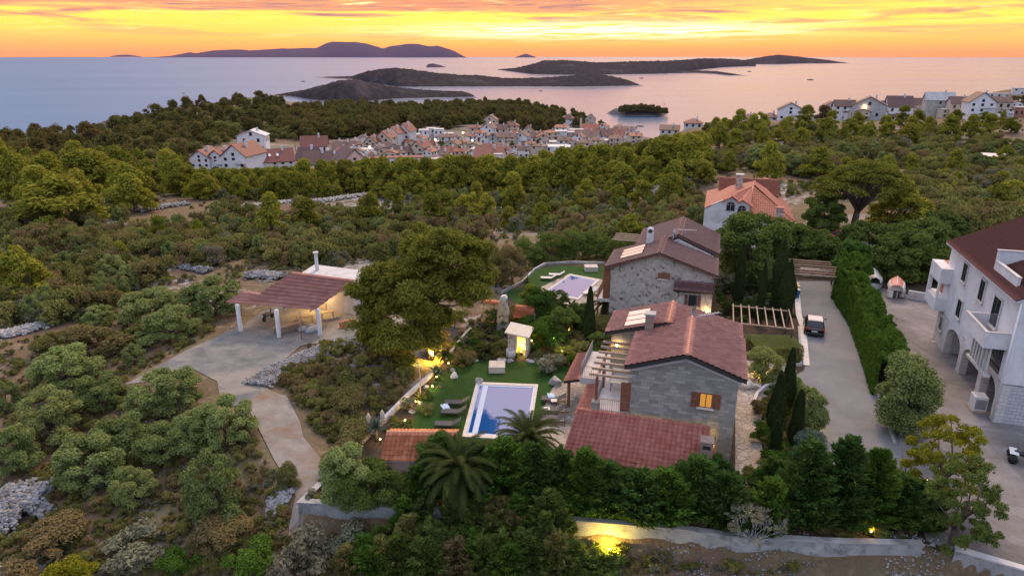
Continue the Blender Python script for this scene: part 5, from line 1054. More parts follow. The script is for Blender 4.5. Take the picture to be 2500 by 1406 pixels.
# ---------------------------------------------------------------- vehicles
def car(name, loc, rz, label, body, roofm, L=4.0, Wd=1.75, Hh=1.5, van=False, group=None, cat='car'):
    """nose along +y; cross-sections lofted along the length"""
    t = thing(name, label, cat, loc, rz, group); w2 = Wd/2
    if van: st = [(-L/2, .45, 1.0, w2*.92), (-L/2+.1, .35, Hh*.62, w2), (-L/2+1, .3, Hh*.62, w2), (L/2-1.3, .3, Hh*.60, w2), (L/2-.5, .32, Hh*.50, w2*.97), (L/2-.1, .36, Hh*.42, w2*.9), (L/2, .45, Hh*.36, w2*.8)]
    else: st = [(-L/2, .42, .72, w2*.86), (-L/2+.12, .30, .93, w2*.96), (-L/2+.7, .26, .98, w2), (0, .22, .95, w2), (L/2-1.2, .24, .93, w2), (L/2-.35, .28, .80, w2*.95), (L/2-.05, .34, .66, w2*.86), (L/2, .40, .58, w2*.78)]
    V = []; Fc = []; N = 10
    for y, zb, zt, w_ in st:
        prof_ = [(-w_*.86, zb), (-w_, zb+.12), (-w_*1.0, zt-.22), (-w_*.95, zt-.06), (-w_*.80, zt), (w_*.80, zt), (w_*.95, zt-.06), (w_, zt-.22), (w_, zb+.12), (w_*.86, zb)]
        V += [(x, y, z) for x, z in prof_]
    for i in range(len(st)-1):
        for k in range(N): Fc.append((i*N+k, i*N+(k+1) % N, (i+1)*N+(k+1) % N, (i+1)*N+k))
    Fc += [tuple(range(N)), tuple(range((len(st)-1)*N, len(st)*N))[::-1]]
    mb = MB(); mb.add(V, Fc, 0, True); b = mb.build('body', body, t)
    # cabin: glass band, roof on top
    zt = st[2][2]-.01
    if van: c0, c1, r0, r1, hw, rw = -L/2+.06, L/2-.75, -L/2+.12, L/2-1.75, w2*.95, w2*.84
    else: c0, c1, r0, r1, hw, rw = -L/2+.22, L/2-1.15, -L/2+.62, L/2-2.0, w2*.90, w2*.70
    z2 = Hh-.07
    cab = MB(); cab.add([(-hw, c0, zt), (hw, c0, zt), (hw, c1, zt-.03), (-hw, c1, zt-.03), (-rw, r0, z2), (rw, r0, z2), (rw, r1, z2), (-rw, r1, z2)], [(0, 1, 5, 4), (1, 2, 6, 5), (2, 3, 7, 6), (3, 0, 4, 7), (4, 5, 6, 7)]); cab.build('glasshouse' if not van else 'cab', 'glass' if not van else body, t)
    rf = MB(); rf.slab((-rw-.03, r0-.05, z2+.035), (rw+.03, r0-.05, z2+.035), (rw+.03, r1+.05, z2+.03), (-rw-.03, r1+.05, z2+.03), .04); rf.slab((-rw*.8, r0+.1, z2+.065), (rw*.8, r0+.1, z2+.065), (rw*.8, r1-.1, z2+.06), (-rw*.8, r1-.1, z2+.06), .03)
    rf.build('roof', roofm, t, bevel=.02)
    for s in (-1, 1):
        for (y0, y1) in ((c0, r0), (c1, r1), ((c0+c1)/2-.1, (r0+r1)/2-.1)): MB().tube([(s*(hw-.008), y0, zt), (s*rw, y1, z2)], .045, 5).build('pillar', body, t)
    if van: MB().add([(-hw*.85, c1+.005, zt+.05), (hw*.85, c1+.005, zt+.05), (rw*.85, r1+.25, z2-.12), (-rw*.85, r1+.25, z2-.12)], [(0, 1, 2, 3)]).build('windscreen', 'glass', t)
    for s in (-1, 1):
        for y in (-L/2+.68, L/2-.78):
            w_ = MB().tube([(s*(w2-.20), y, .31), (s*(w2+.01), y, .31)], .31, 18).build('wheel', 'tyre', t); MB().tube([(s*(w2+.011), y, .31), (s*(w2+.02), y, .31)], .19, 12).build('rim', 'grey_metal', w_)
        MB().cbox((s*(w2+.10), L/2-1.45, 1.02), (.18, .12, .13)).build('mirror', body, t, bevel=.03)
        MB().cbox((s*w2*.80, -L/2+.02, .82), (.22, .12, .22)).build('tail_light', 'lamp_red', t, bevel=.02); MB().cbox((s*w2*.66, L/2-.08, .62), (.30, .14, .13)).build('headlight', 'solar_glass', t, bevel=.02)
    MB().cbox((0, -L/2-.005, .60), (.52, .02, .12)).build('number_plate', 'plate', t)
    MB().cbox((0, -L/2+.0, .36), (Wd*.86, .14, .16)).build('bumper', 'dark_metal', t, bevel=.03)
    return t
pc = P(1996,815); car('car', (pc[0], pc[1]+1.0, .004), -.37, 'black hatchback with pale roof parked on the driveway', 'car_black', 'car_roof')
pc = P(2200,549, .3); car('car', (pc[0], pc[1], hz_at(pc[0], pc[1])+.1), 1.35, 'dark car with white reflections parked behind the umbrella pine', 'car_black', 'car_roof', 4.4, 1.8, 1.45)  # white reflections put in as a pale roof colour
pc = P(2262,580); car('van', (pc[0], pc[1], hz_at(pc[0], pc[1])+.05), 1.45, 'pale blue and white van behind dark bushes above the yard', 'car_white', 'car_roof', 5.4, 2.0, 2.2, van=True, cat='van')
pc = at(2435,292); car('van', pc, 1.3, 'white van parked below the far right ridge houses', 'car_white', 'car_roof', 5.4, 2.0, 2.3, van=True, cat='van')
pc = P(2046,594); car('car', (pc[0], pc[1], hz_at(pc[0], pc[1])+.1), 1.5, 'small red-roofed car among bushes below the umbrella pine', 'car_red', 'car_red', 3.8)
# quad bike at the right edge
t = thing('quad_bike', 'white and black quad bike at the right edge of the yard', 'quad bike', P(2494,1128), 2.6)
MB().tube([(-.45, 0, .55), (0, 0, .6), (.5, 0, .62)], [.16, .2, .14], 8).build('body', 'dark_metal', t)
for x in (-.55, .55):
    for s in (-1, 1): MB().tube([(x, s*.36, .28), (x, s*.58, .28)], .28, 14).build('wheel', 'tyre', t)
    MB().cbox((x*.95, 0, .66), (.5, .95, .07)).build('mudguard', 'car_white' if x > 0 else 'car_red', t, bevel=.03)
MB().cbox((-.2, 0, .78), (.6, .28, .12)).build('seat', 'rattan', t, bevel=.03); MB().tube([(.35, -.38, .98), (.35, 0, .9), (.35, .38, .98)], .02, 6).tube([(.42, 0, .6), (.35, 0, .92)], .03, 6).build('handlebar', 'dark_metal', t)
# bins
for k, (m1, m2, lab) in enumerate((('blue_plastic', 'cloth_white', 'blue wheelie bin with pale lid beside the driveway'), ('yellow_plastic', 'yellow_plastic', 'yellow-lidded bin right behind the blue one'))):
    q = P(1942, 728-k*9); t = thing('wheelie_bin', lab, 'bin', q, 0); MB().add([(-.24, -.28, .08), (.24, -.28, .08), (.24, .24, .08), (-.24, .24, .08), (-.29, -.36, 1.0), (.29, -.36, 1.0), (.29, .34, 1.0), (-.29, .34, 1.0)], [(3, 2, 1, 0), (4, 5, 6, 7), (0, 1, 5, 4), (1, 2, 6, 5), (2, 3, 7, 6), (3, 0, 4, 7)]).build('bin_body', m1, t, bevel=.03)
    MB().slab((-.31, -.38, 1.05), (.31, -.38, 1.05), (.31, .38, 1.12), (-.31, .38, 1.12), .06).build('lid', m2, t, bevel=.02); MB().tube([(-.3, .3, .1), (.3, .3, .1)], .1, 10).build('wheel', 'tyre', t)
# rowing boat upside down on drums, tarped boat on trailer
def hull(mb, L, W_, D_, m=0, flip=1):
    n = 14; k_ = 9; V = []
    for i in range(n+1):
        s = i/n; w_ = W_/2*math.sin(math.pi*min(1, (s*.88+.12)))**.55 if s > 0 else W_/2*.62; w_ = W_/2*(1-max(0, (s-.45)/.55)**2.2)*(.80+.2*min(1, s/.3)); sheer = .18*(s-.3)**2
        for j in range(k_): a = math.pi*j/(k_-1); V.append((w_*math.cos(a), (s-.5)*L, flip*(-(D_*(1-.5*max(0, s-.75)*4*.3))*math.sin(a)**.8)+flip*sheer))
    F_ = [(i*k_+j, i*k_+j+1, (i+1)*k_+j+1, (i+1)*k_+j) for i in range(n) for j in range(k_-1)]+[tuple(range(k_))]
    return mb.add(V, F_, m, True)
bp = P(2188,728); t = thing('rowing_boat', 'upturned red and white rowing boat resting on two drums', 'rowing boat', (bp[0]+.7, bp[1]+1.6, 1.0), -.50)
mb = MB(); hull(mb, 4.4, 1.75, .62, 0, -1); me = mb.mesh('hull', ['boat_white', 'boat_red']); 
for f_ in me.polygons: f_.material_index = 1 if f_.center.z > .40 or f_.center.y > 1.2 else 0
link('hull', me, t); MB().tube([(0, -2.15, .1), (0, -1.6, .62), (0, 1.4, .62), (0, 2.2, .25)], .045, 6).build('keel', 'boat_white', t)
for k, s in enumerate((-.65, .65)): tag(MB().lathe([(.30, 0), (.31, .3), (.30, .31), (.31, .6), (.30, .92), (.02, .92)], 16).build('drum', 'boat_white' if k == 0 else 'grey_metal', None, (bp[0]+s, bp[1]+.2, 0)), ('white drum with blue mark' if k == 0 else 'grey metal drum')+' under the %s side of the upturned boat' % ('left' if k == 0 else 'right'), 'drum')
tag(MB().box(-.02, .02, -.06, .06, 0, .95).build('prop', 'white_metal', None, (bp[0], bp[1]+.0, 0)), 'thin white prop under the stern of the upturned boat', 'prop')
bp = P(2140,706); t = thing('covered_boat', 'boat under a grey tarpaulin on a trailer behind the hedge', 'boat', (bp[0]+.6, bp[1]+2.0, .75), -.42)
mb = MB(); hull(mb, 5.0, 1.8, .7, 0, 1); mb.build('hull', 'tarp', t)
mb = MB(); n = 12; V = []; [V.extend([(-.85*math.sin(math.pi*(.12+.85*i/n))**.5, -2.4+4.8*i/n, .05), (-.4, -2.35+4.7*i/n, .45+.12*math.sin(i)), (0, -2.35+4.7*i/n, .72+.06*math.sin(i*1.7)), (.4, -2.35+4.7*i/n, .45), (.85*math.sin(math.pi*(.12+.85*i/n))**.5, -2.4+4.8*i/n, .05)]) for i in range(n+1)]
mb.add(V, [(i*5+j, i*5+j+1, (i+1)*5+j+1, (i+1)*5+j) for i in range(n) for j in range(4)], 0, True); mb.build('cover', 'tarp', t)
for s in (-1, 1): MB().tube([(s*.8, 0, -.47), (s*.98, 0, -.47)], .28, 12).build('wheel', 'tyre', t)
# ---------------------------------------------------------------- stones, boulders, stone heaps
def boulder(px, py, w, h, label, mat='pale_rock', seed=0, z=None, cat='boulder'):
    p = at(px, py) if z is None else P(px, py, z); bm = bmesh.new(); bmesh.ops.create_icosphere(bm, subdivisions=3, radius=1); rg = np.random.RandomState(seed+int(px))
    pl_ = rg.normal(size=(9, 3)); pl_ /= np.linalg.norm(pl_, axis=1)[:, None]; dd = rg.uniform(.6, .85, 9)
    for v in bm.verts:
        c = np.array(v.co)
        for n_, d_ in zip(pl_, dd):
            q = c@n_
            if q > d_: c = c-n_*(q-d_)
        v.co = Vector((c[0]*w/2*1.15, c[1]*w/2*1.0, max(-.2, c[2]*h*.8+h*.25)))
    me = bpy.data.meshes.new('boulder'); bm.to_mesh(me); bm.free(); me.materials.append(MATS[mat]); return tag(link('boulder', me, None, p, rg.uniform(0, 6)), label, cat)
boulder(1355,937, 1.0, .75, 'big pale boulder where the lower lawn meets the paving', seed=1, z=0)
boulder(1170,935, .75, .5, 'rounded pale boulder at the far left corner of the lower pool', seed=2, z=0)
boulder(1109,922, .65, .55, 'white boulder on the lawn below the big agave', 'white_wall', seed=3, z=0)
boulder(1822,945, 1.3, .7, 'tan boulder in the bed at the right corner of the villa', 'limestone', seed=4, z=0)
boulder(1846,948, .8, .5, 'smaller tan boulder beside the villa corner bed', 'limestone', seed=5, z=0)
boulder(902,1228, .45, .4, 'small grey stone on the bare corner behind the retaining wall', 'white_wall', seed=6, z=0)
boulder(1920,1158, 1.5, 1.1, 'large pale boulder half hidden by conifers near the path', 'pale_rock', seed=7, z=0)
boulder(2305,1185, .9, .6, 'pale rock under the yellowing tree by the yard edge', 'pale_rock', seed=8, z=0)
for i, (px, py, w_) in enumerate(((1115,873,1.1),(1127,879,.6),(1135,868,.7),(1160,880,.6),(1225,880,.9),(1246,882,.6),(1295,882,.7),(1311,877,.6),(1325,880,.5),(1336,884,.6),(1105,905,.5),(1025,985,.5),(1005,1005,.6),(990,1035,.5),(1068,905,.5),(1040,945,.5))):
    boulder(px, py, w_, .22, 'flat pale edging stone along the back of the lower lawn', seed=20+i, z=0)['group'] = 'edging stones round the lower lawn'
def scree_field(name, path, wid, hgt, n, label, mat='rock', size=.3, seed=0, kind='stuff'):
    """rubble bank or collapsed dry-stone wall: many loose stones in a heap along a line"""
    rg = np.random.RandomState(seed); P_ = [np.array(q[:2]) for q in path]; seg = [np.linalg.norm(b-a) for a, b in zip(P_[:-1], P_[1:])]; cs = np.concatenate([[0], np.cumsum(seg)]); V = []; Q = []
    t_ = rg.rand(n)*cs[-1]; u = rg.normal(size=n)*wid*.36
    cube = np.array([(x, y, z) for z in (-1, 1) for x, y in ((-1, -1), (1, -1), (1, 1), (-1, 1))], float); cf = np.array([(3, 2, 1, 0), (4, 5, 6, 7), (0, 1, 5, 4), (1, 2, 6, 5), (2, 3, 7, 6), (3, 0, 4, 7)])
    Xs = []
    for i in range(n):
        k = min(len(seg)-1, np.searchsorted(cs, t_[i], 'right')-1); f_ = (t_[i]-cs[k])/seg[k]; a, b = P_[k], P_[k+1]; d = (b-a)/seg[k]; q = a+(b-a)*f_+np.array([-d[1], d[0]])*u[i]; Xs.append(q)
    Xs = np.array(Xs); zz = hz_at(Xs[:, 0], Xs[:, 1])+np.maximum(0, 1-(np.abs(u)/wid)**2)*hgt*(.5+.5*rg.rand(n))
    for i in range(n):
        A_ = np.linalg.qr(rg.normal(size=(3, 3)))[0]; s = size*rg.uniform(.4, 1.1); c = (cube*(1+rg.uniform(-.3, .3, (8, 3))))*np.array([s, s*.8, s*.55])*.5; c = c@A_.T if rg.rand() < .6 else c
        V.append(c+np.array([Xs[i][0], Xs[i][1], zz[i]])); Q.append(cf+8*i)
    o = link(name, npmesh(name, np.concatenate(V), np.concatenate(Q), mat)); tag(o, label, 'stones'); 
    if kind: o['kind'] = kind
    return o
def world(*a): return [at(x, y) for x, y in a]
scree_field('rubble_bank', world((628,945),(680,905),(740,880),(800,850),(880,835)), 1.7, .35, 3600, 'grey rubble bank beside the concrete apron and carport', 'rock', .20, 1)
scree_field('rubble_bank', world((655,1232),(700,1215),(712,1222)), 1.2, .2, 160, 'small pale rubble patch left of the retaining wall corner', 'pale_rock', .3, 2)
scree_field('rubble_heap', world((-60,1290),(0,1275),(60,1262),(100,1235),(70,1225),(0,1235)), 2.4, .9, 2600, 'blue-grey heap of broken stone at the lower left edge', 'rock', .26, 3)
scree_field('rubble_heap', world((-40,1410),(60,1400),(110,1398)), 1.0, .3, 400, 'pale stones at the bottom left corner', 'rock', .24, 4)
for i, (pth, wd, hg, n, lab) in enumerate((
  (((40,742),(110,738),(150,715),(200,705),(235,690),(262,682)), 1.5, .6, 1300, 'long pale dry-stone terrace wall left of the olive trees'),
  (((-20,830),(40,815),(90,805),(128,792)), 1.2, .5, 700, 'pale dry-stone wall at the left edge above the dark bushes'),
  (((140,632),(200,632),(270,630)), 1.2, .5, 500, 'thin dry-stone wall among scrub left of the bright young pine'),
  (((330,640),(350,655)), 1.0, .5, 220, 'short rubble wall right of the bright young pine'),
  (((370,650),(410,648),(455,655),(510,668)), 1.2, .5, 500, 'dry-stone wall crossing the scrub above the olives'),
  (((40,735),(70,715)), 1.2, .4, 200, 'loose stones left of the long terrace wall'),
  (((600,680),(640,676),(690,682)), 1.6, .6, 500, 'grey stone bank behind the left side of the carport'),
  (((250,545),(290,555)), 1.5, .5, 260, 'pale boulders in the left scrub'),
  (((330,520),(380,512),(420,505),(455,500)), 2.0, .6, 500, 'grey karst outcrop in the scrub below the left pines'),
  (((600,505),(650,500),(720,495)), 2.0, .5, 400, 'stone ledge in front of the central pines'),
  (((760,495),(830,488),(900,478)), 2.2, .6, 500, 'pale stone ledge behind the central pines'),
  (((1580,475),(1620,460),(1660,445),(1700,430),(1730,420)), 4.0, .7, 1100, 'broad grey scree strip left of the white house'),
  (((1040,795),(1090,775),(1130,765)), 1.5, .1, 120, 'pale bare patch of stones behind the big pine'),
  (((2120,320),(2160,322),(2185,318)), 3.0, .8, 260, 'bright rubble patch below the grey ridge house'),
  (((2100,355),(2160,345)), 3.0, .6, 250, 'grey rock outcrop on the right hillside'),
  (((2225,355),(2230,385)), 3.0, .5, 250, 'narrow grey gully on the right hillside'),
  (((2300,335),(2340,338),(2370,345)), 3.0, .6, 260, 'grey ledge on the far right hillside'),
  (((2350,485),(2420,490),(2500,495)), 1.6, .6, 400, 'low stone wall on the slope at the right edge'),
  (((800,628),(830,620),(900,612)), 1.0, .4, 200, 'stones behind the flat roofed house'),
  (((0,620),(60,612),(120,606)), 1.2, .5, 400, 'low dry-stone wall crossing the scrub at the left edge'),
  (((180,560),(240,552),(300,556)), 1.3, .5, 360, 'dry-stone wall below the large spreading pine'),
  (((420,600),(480,612),(560,618)), 1.2, .5, 420, 'curving dry-stone wall right of the slim young pine'),
  (((560,555),(640,548),(700,552)), 1.5, .5, 420, 'grey wall line in the middle of the scrub'),
  (((960,600),(1040,590),(1120,592)), 1.5, .4, 300, 'grey ledge behind the big pine'),
  (((1120,520),(1200,512),(1290,518)), 1.8, .5, 420, 'pale karst ledge above the upper lawn'),
  (((1380,520),(1450,512),(1510,520)), 1.8, .5, 340, 'karst outcrop right of the pale ledge'),
  (((1960,400),(2040,396),(2100,402)), 2.4, .6, 300, 'pale ledge on the slope above the umbrella pine'),
  (((2200,440),(2290,436),(2360,444)), 2.2, .6, 320, 'stony ledge left of the little hut'),
  (((1850,350),(1930,345)), 2.6, .6, 220, 'small scree patch below the left ridge house'),
  (((1590,1370),(1700,1390),(1860,1395),(1990,1385)), 3.0, .08, 800, 'gravelly stones scattered below the long retaining wall'),
  (((2160,1385),(2260,1380),(2300,1395)), 2.0, .1, 400, 'white stones below the wall at the lower right'))):
    scree_field('dry_stone_wall', world(*pth), wd, hg, n, lab, 'pale_rock' if i in (9, 10, 11, 13) or 'white' in lab or 'pale' in lab else 'rock', .13 if 'below the lo' in lab or 'white stones' in lab else (.42 if i < 8 else .55), 30+i)
# ---------------------------------------------------------------- lamps of the garden
def lamp(px, py, label, e=18, z=.25, colr=(1.0, .60, .18), up_=True, base=0.0, r=.05, bulb='bulb', xyz=None):
    q = xyz or P(px, py, base); t = thing('garden_lamp', label, 'lamp', (q[0], q[1], q[2]))
    MB().tube([(0, 0, 0), (0, 0, z)], .025, 6).build('stake', 'dark_metal', t); MB().lathe([(r*.4, z+.002), (r, z+r), (r, z+r*2), (r*.3, z+r*2.6)], 10).build('bulb', bulb, t)
    l = bpy.data.lights.new('lamp_light', 'POINT'); l.energy = e*2.6; l.color = colr; l.shadow_soft_size = .06; o = bpy.data.objects.new('lamp_light', l); col.objects.link(o); o.parent = t; o.location = (0, 0, z+r*4+.05); return t
lamp(1272, 862, 'yellow lamp glowing inside the small stone shelter', 60, .1, (1, .68, .16))
lamp(1862, 918, 'lamp at the foot of the round lit olive beside the villa', 55, .15)
lamp(1957, 1050, 'yellow lamp under the round bush beside the front cypresses', 60, .2, (1, .62, .08))
lamp(1948, 1077, 'small lamp by the grey ball shrub', 10, .2)
lamp(1056, 950, 'white-hot spot lamp in the left bed beside the tall agave stalk', 16, .2)
lamp(1066, 925, 'small lamp beneath the big agave', 14, .12); lamp(1095, 892, 'tiny lamp behind the big agave', 8, .15)
lamp(1015, 987, 'yellow lamp in the bed left of the loungers', 22, .15, (1, .62, .1)); lamp(990, 1032, 'lamp in the bed beside the orange tiled pool house', 22, .15, (1, .62, .1)); lamp(992, 985, 'small round lamp on the low wall left of the lawn', 6, .3)
lamp(929, 1083, 'tiny lamp at the left corner of the pool house roof', 5, .3)
lamp(1351, 838, 'white spot lamp by the fan palm', 20, .25, (.9, .95, .8), bulb='cool_bulb'); lamp(1372, 862, 'lamp below the fan palm lighting it yellow-green', 22, .1, (1, .85, .3))
lamp(1056, 872, 'yellow uplight at the trunk foot of the big pine', 260, .1, (1, .66, .10)); lamp(1298, 848, 'lamp behind the stone shelter', 14, .6, (1, .66, .1))
lamp(1388, 812, 'small orange lamp in the bed right of the shelter', 6, .2); lamp(1355, 893, 'tiny lamp in the bush right of the lower lawn', 8, .5); lamp(1190, 868, 'small lamp among plants left of the shelter', 8, .15)
lamp(1100, 1215, 'orange lamp glimpsed low through the big palm hedge', 30, .2, (1, .58, .08)); lamp(1108, 1235, 'second orange lamp low behind the hedge under the palm', 20, .2, (1, .58, .08))
lamp(1437, 1258, 'orange lamp on top of the retaining wall among conifers', 16, .25); lamp(1825, 1290, 'bright lamp behind the bare fig tree', 20, .6); lamp(2125, 1306, 'orange lamp under the right conifers on the wall', 16, .2, (1, .55, .08)); lamp(2262, 1175, 'small lamp under the yellowing tree', 3, .1, r=.02)
q = P(1486, 1280, 0); lamp(0, 0, 'strong yellow floodlight at the foot of the retaining wall', 150, .5, (1, .66, .08), xyz=(q[0], q[1]-.85, -1.6))
def wall_lamp(u, v, z, label, e=14, rz=0):
    t = thing('wall_lamp', label, 'lamp', (*XY(u, v), z), GR); MB().box(-.05, .05, -.02, .12, -.06, .0).build('bracket', 'dark_metal', t); MB().lathe([(.03, -.02), (.09, .05), (.09, .14), (.02, .2)], 10, 0, (0, -.08)).build('bulb', 'bulb', t)
    l = bpy.data.lights.new('lamp_light', 'POINT'); l.energy = e*2; l.color = (1, .62, .25); l.shadow_soft_size = .08; o = bpy.data.objects.new('lamp_light', l); col.objects.link(o); o.parent = t; o.location = (0, -.25, .1)
wall_lamp(-5.75, 46.15, 4.9, 'glowing lamp on the terrace wall of the nearest villa', 22)
wall_lamp(0.35, 61.55, 2.5, 'glowing lamp at the right corner of the rubble house', 30)
def light(name, xyz, e, c=(1, .62, .2), r=.15):
    t = thing('ceiling_lamp', name, 'lamp', xyz); MB().lathe([(.03, .12), (.10, .08), (.10, .0), (.02, -.03)], 10).build('bulb', 'bulb', t)
    l = bpy.data.lights.new('lamp_light', 'POINT'); l.energy = e*2; l.color = c; l.shadow_soft_size = r; o = bpy.data.objects.new('lamp_light', l); col.objects.link(o); o.parent = t; o.location = (0, 0, -.18)
q0_ = Vector(pin[0])+fd*3.9+fn*.5; light('warm lamp under the carport roof above the lit door', (q0_.x-18, q0_.y+66, 2.45), 330, (1, .66, .26))
light('yellow lamp under the porch roof at the villa left', (*XY(-5.2, 38.4), 2.0), 40, (1, .62, .10)); light('yellow lamp under the porch roof at the villa middle', (*XY(-2.2, 37.6), 1.95), 45, (1, .62, .10)); light('yellow lamp by the brown side door under the villa porch', (*XY(1.35, 39.2), 2.2), 16, (1, .6, .12))
light('lamp lighting the paved side path behind the villa', (*XY(3.3, 42.6), 2.6), 26, (1, .7, .4)) if False else None

for px, py, lab in ((1362,290,'yellow street lamp on the slope above the harbour'),(1195,322,'street lamp below the castle-like villa'),(1150,372,'street lamp on the lane into the town'),(1128,350,'street lamp at the upper end of the lane'),(900,398,'street lamp at the left edge of the town'),(1060,372,'street lamp among the central town houses'),(1245,352,'street lamp in the right cluster of houses'),(1418,345,'street lamp beside the slate grey house'),(2103,278,'bright lamp by the grey gabled ridge house'),(2050,290,'lamp below the white ridge houses')):
    p = at(px, py); t = thing('street_lamp', lab, 'street lamp', p); MB().tube([(0, 0, 0), (0, 0, 6)], .08, 5).tube([(0, 0, 6), (.8, 0, 6.3)], .05, 5).build('pole', 'grey_metal', t); MB().lathe([(.05, 5.95), (.45, 6.1), (.45, 6.4), (.1, 6.6)], 8, 0, (.8, 0)).build('bulb', 'bulb', t)
    l = bpy.data.lights.new('lamp_light', 'POINT'); l.energy = 260; l.color = (1, .62, .28); l.shadow_soft_size = .4; o = bpy.data.objects.new('lamp_light', l); col.objects.link(o); o.parent = t; o.location = (.8, -.3, 5.7)
# ---------------------------------------------------------------- town and ridge houses
def house(px, pyb, wpx, hpx, rpx, kind, label, wall='white_wall', roof='town_red', rot=0.0, dr=0.95, floors=2, nw=2, group=None, d=None, extra=None, chim=False, balc=False):
    """px: middle of the front at ground, wpx front width, hpx wall height, rpx roof rise (all in view pixels)"""
    p = at(px, pyb) if d is None else ctrl_depth(px, pyb, d)
    if p is None: p = ctrl_depth(px, pyb, 400)
    dd = depth(p); s = dd/F; az_ = math.atan2(p[0], p[1]); w_ = wpx*s; h = hpx*s; rr = rpx*s/0.92; D_ = w_*dr
    t = thing('town_house' if kind != 'flat' else 'flat_house', label, 'house', p, -az_*0.6+rot, group); x = w_/2
    if kind == 'front':
        MB().vprism([(-x, -3), (x, -3), (x, h), (0, h+rr), (-x, h)], 'y', 0, D_).build('wall', wall, t)
        m_ = MB()
        for sg in (-1, 1): o_ = x+.4; zz = h-rr*.4/x; m_.slab((sg*o_, -.4, zz+.06), (0, -.4, h+rr+.06), (0, D_+.4, h+rr+.06), (sg*o_, D_+.4, zz+.06), .22*(-sg if False else 1)*(1 if sg < 0 else -1)*-1)
        m_.build('roof', roof, t)
    elif kind == 'side':
        MB().vprism([(0, -3), (D_, -3), (D_, h), (D_/2, h+rr), (0, h)], 'x', -x, x).build('wall', wall, t)
        m_ = MB(); zz = h-rr*.4/(D_/2)
        m_.slab((-x-.4, -.4, zz+.06), (x+.4, -.4, zz+.06), (x+.4, D_/2, h+rr+.06), (-x-.4, D_/2, h+rr+.06), .22); m_.slab((x+.4, D_+.4, zz+.06), (-x-.4, D_+.4, zz+.06), (-x-.4, D_/2, h+rr+.06), (x+.4, D_/2, h+rr+.06), .22); m_.build('roof', roof, t)
    elif kind == 'hip':
        MB().box(-x, x, 0, D_, -3, h).build('wall', wall, t); k = min(x, D_/2); m_ = MB(); e = .45
        m_.add([(-x-e, -e, h), (x+e, -e, h), (x+e, D_+e, h), (-x-e, D_+e, h), (-x+k, D_/2, h+rr), (x-k+.01, D_/2, h+rr), (-x-e, -e, h-.2), (x+e, -e, h-.2), (x+e, D_+e, h-.2), (-x-e, D_+e, h-.2)], [(0, 1, 5, 4), (1, 2, 5), (2, 3, 4, 5), (3, 0, 4), (6, 7, 1, 0), (7, 8, 2, 1), (8, 9, 3, 2), (9, 6, 0, 3), (9, 8, 7, 6)]); m_.build('roof', roof, t)
    else:
        MB().box(-x, x, 0, D_, -3, h).build('wall', wall, t); MB().box(-x-.25, x+.25, -.25, D_+.25, h+.002, h+.25).build('roof', roof, t)
    if 1:
        fh = h/floors; ww = min(1.1, w_/nw*.36); wm = MB().box(-ww/2, ww/2, -.05, .03, 0, min(1.5, fh*.5)).mesh('window', 'glass')
        for i in range(floors):
            for j in range(nw):
                if (i*7+j*3+int(px)) % 5 == 0 and floors*nw > 3: continue
                link('window', wm, t, (-x+w_*(j+.5)/nw, -.01, i*fh+fh*.28))
        if floors*nw < 7:
            for j in range(2): link('window', wm, t, (x+.01, D_*(j+.6)/2.4, fh*(floors-1)+fh*.28), math.pi/2)
        if kind == 'front' and rr > 1.5: link('window', wm, t, (0, -.01, h+.1))
    if balc:
        for i in range(1, floors): b_ = MB().box(x*.1, x*.95, -1.3, -.003, i*fh-.1, i*fh+.05).box(x*.1, x*.95, -1.3, -1.2, i*fh+.051, i*fh+.9).build('balcony', wall, t)
    if chim: MB().box(x*.3, x*.3+.7, D_*.4, D_*.4+.7, h, h+rr+1.0).build('chimney', 'white_wall', t)
    for k_ in range(extra or 0): 
        MB().cbox((-x*.5+k_*x*.5, D_*.22, h+rr*.5), (.7, 1.1, .25), 0, 0, math.atan2(rr, D_/2)).build('skylight', 'solar_glass', t) if kind == 'side' else MB().box(x*.45, x*.6, 1.5+k_*3, 2.6+k_*3, h+rr*.45, h+rr*.55).build('skylight', 'solar_glass', t)
    return t
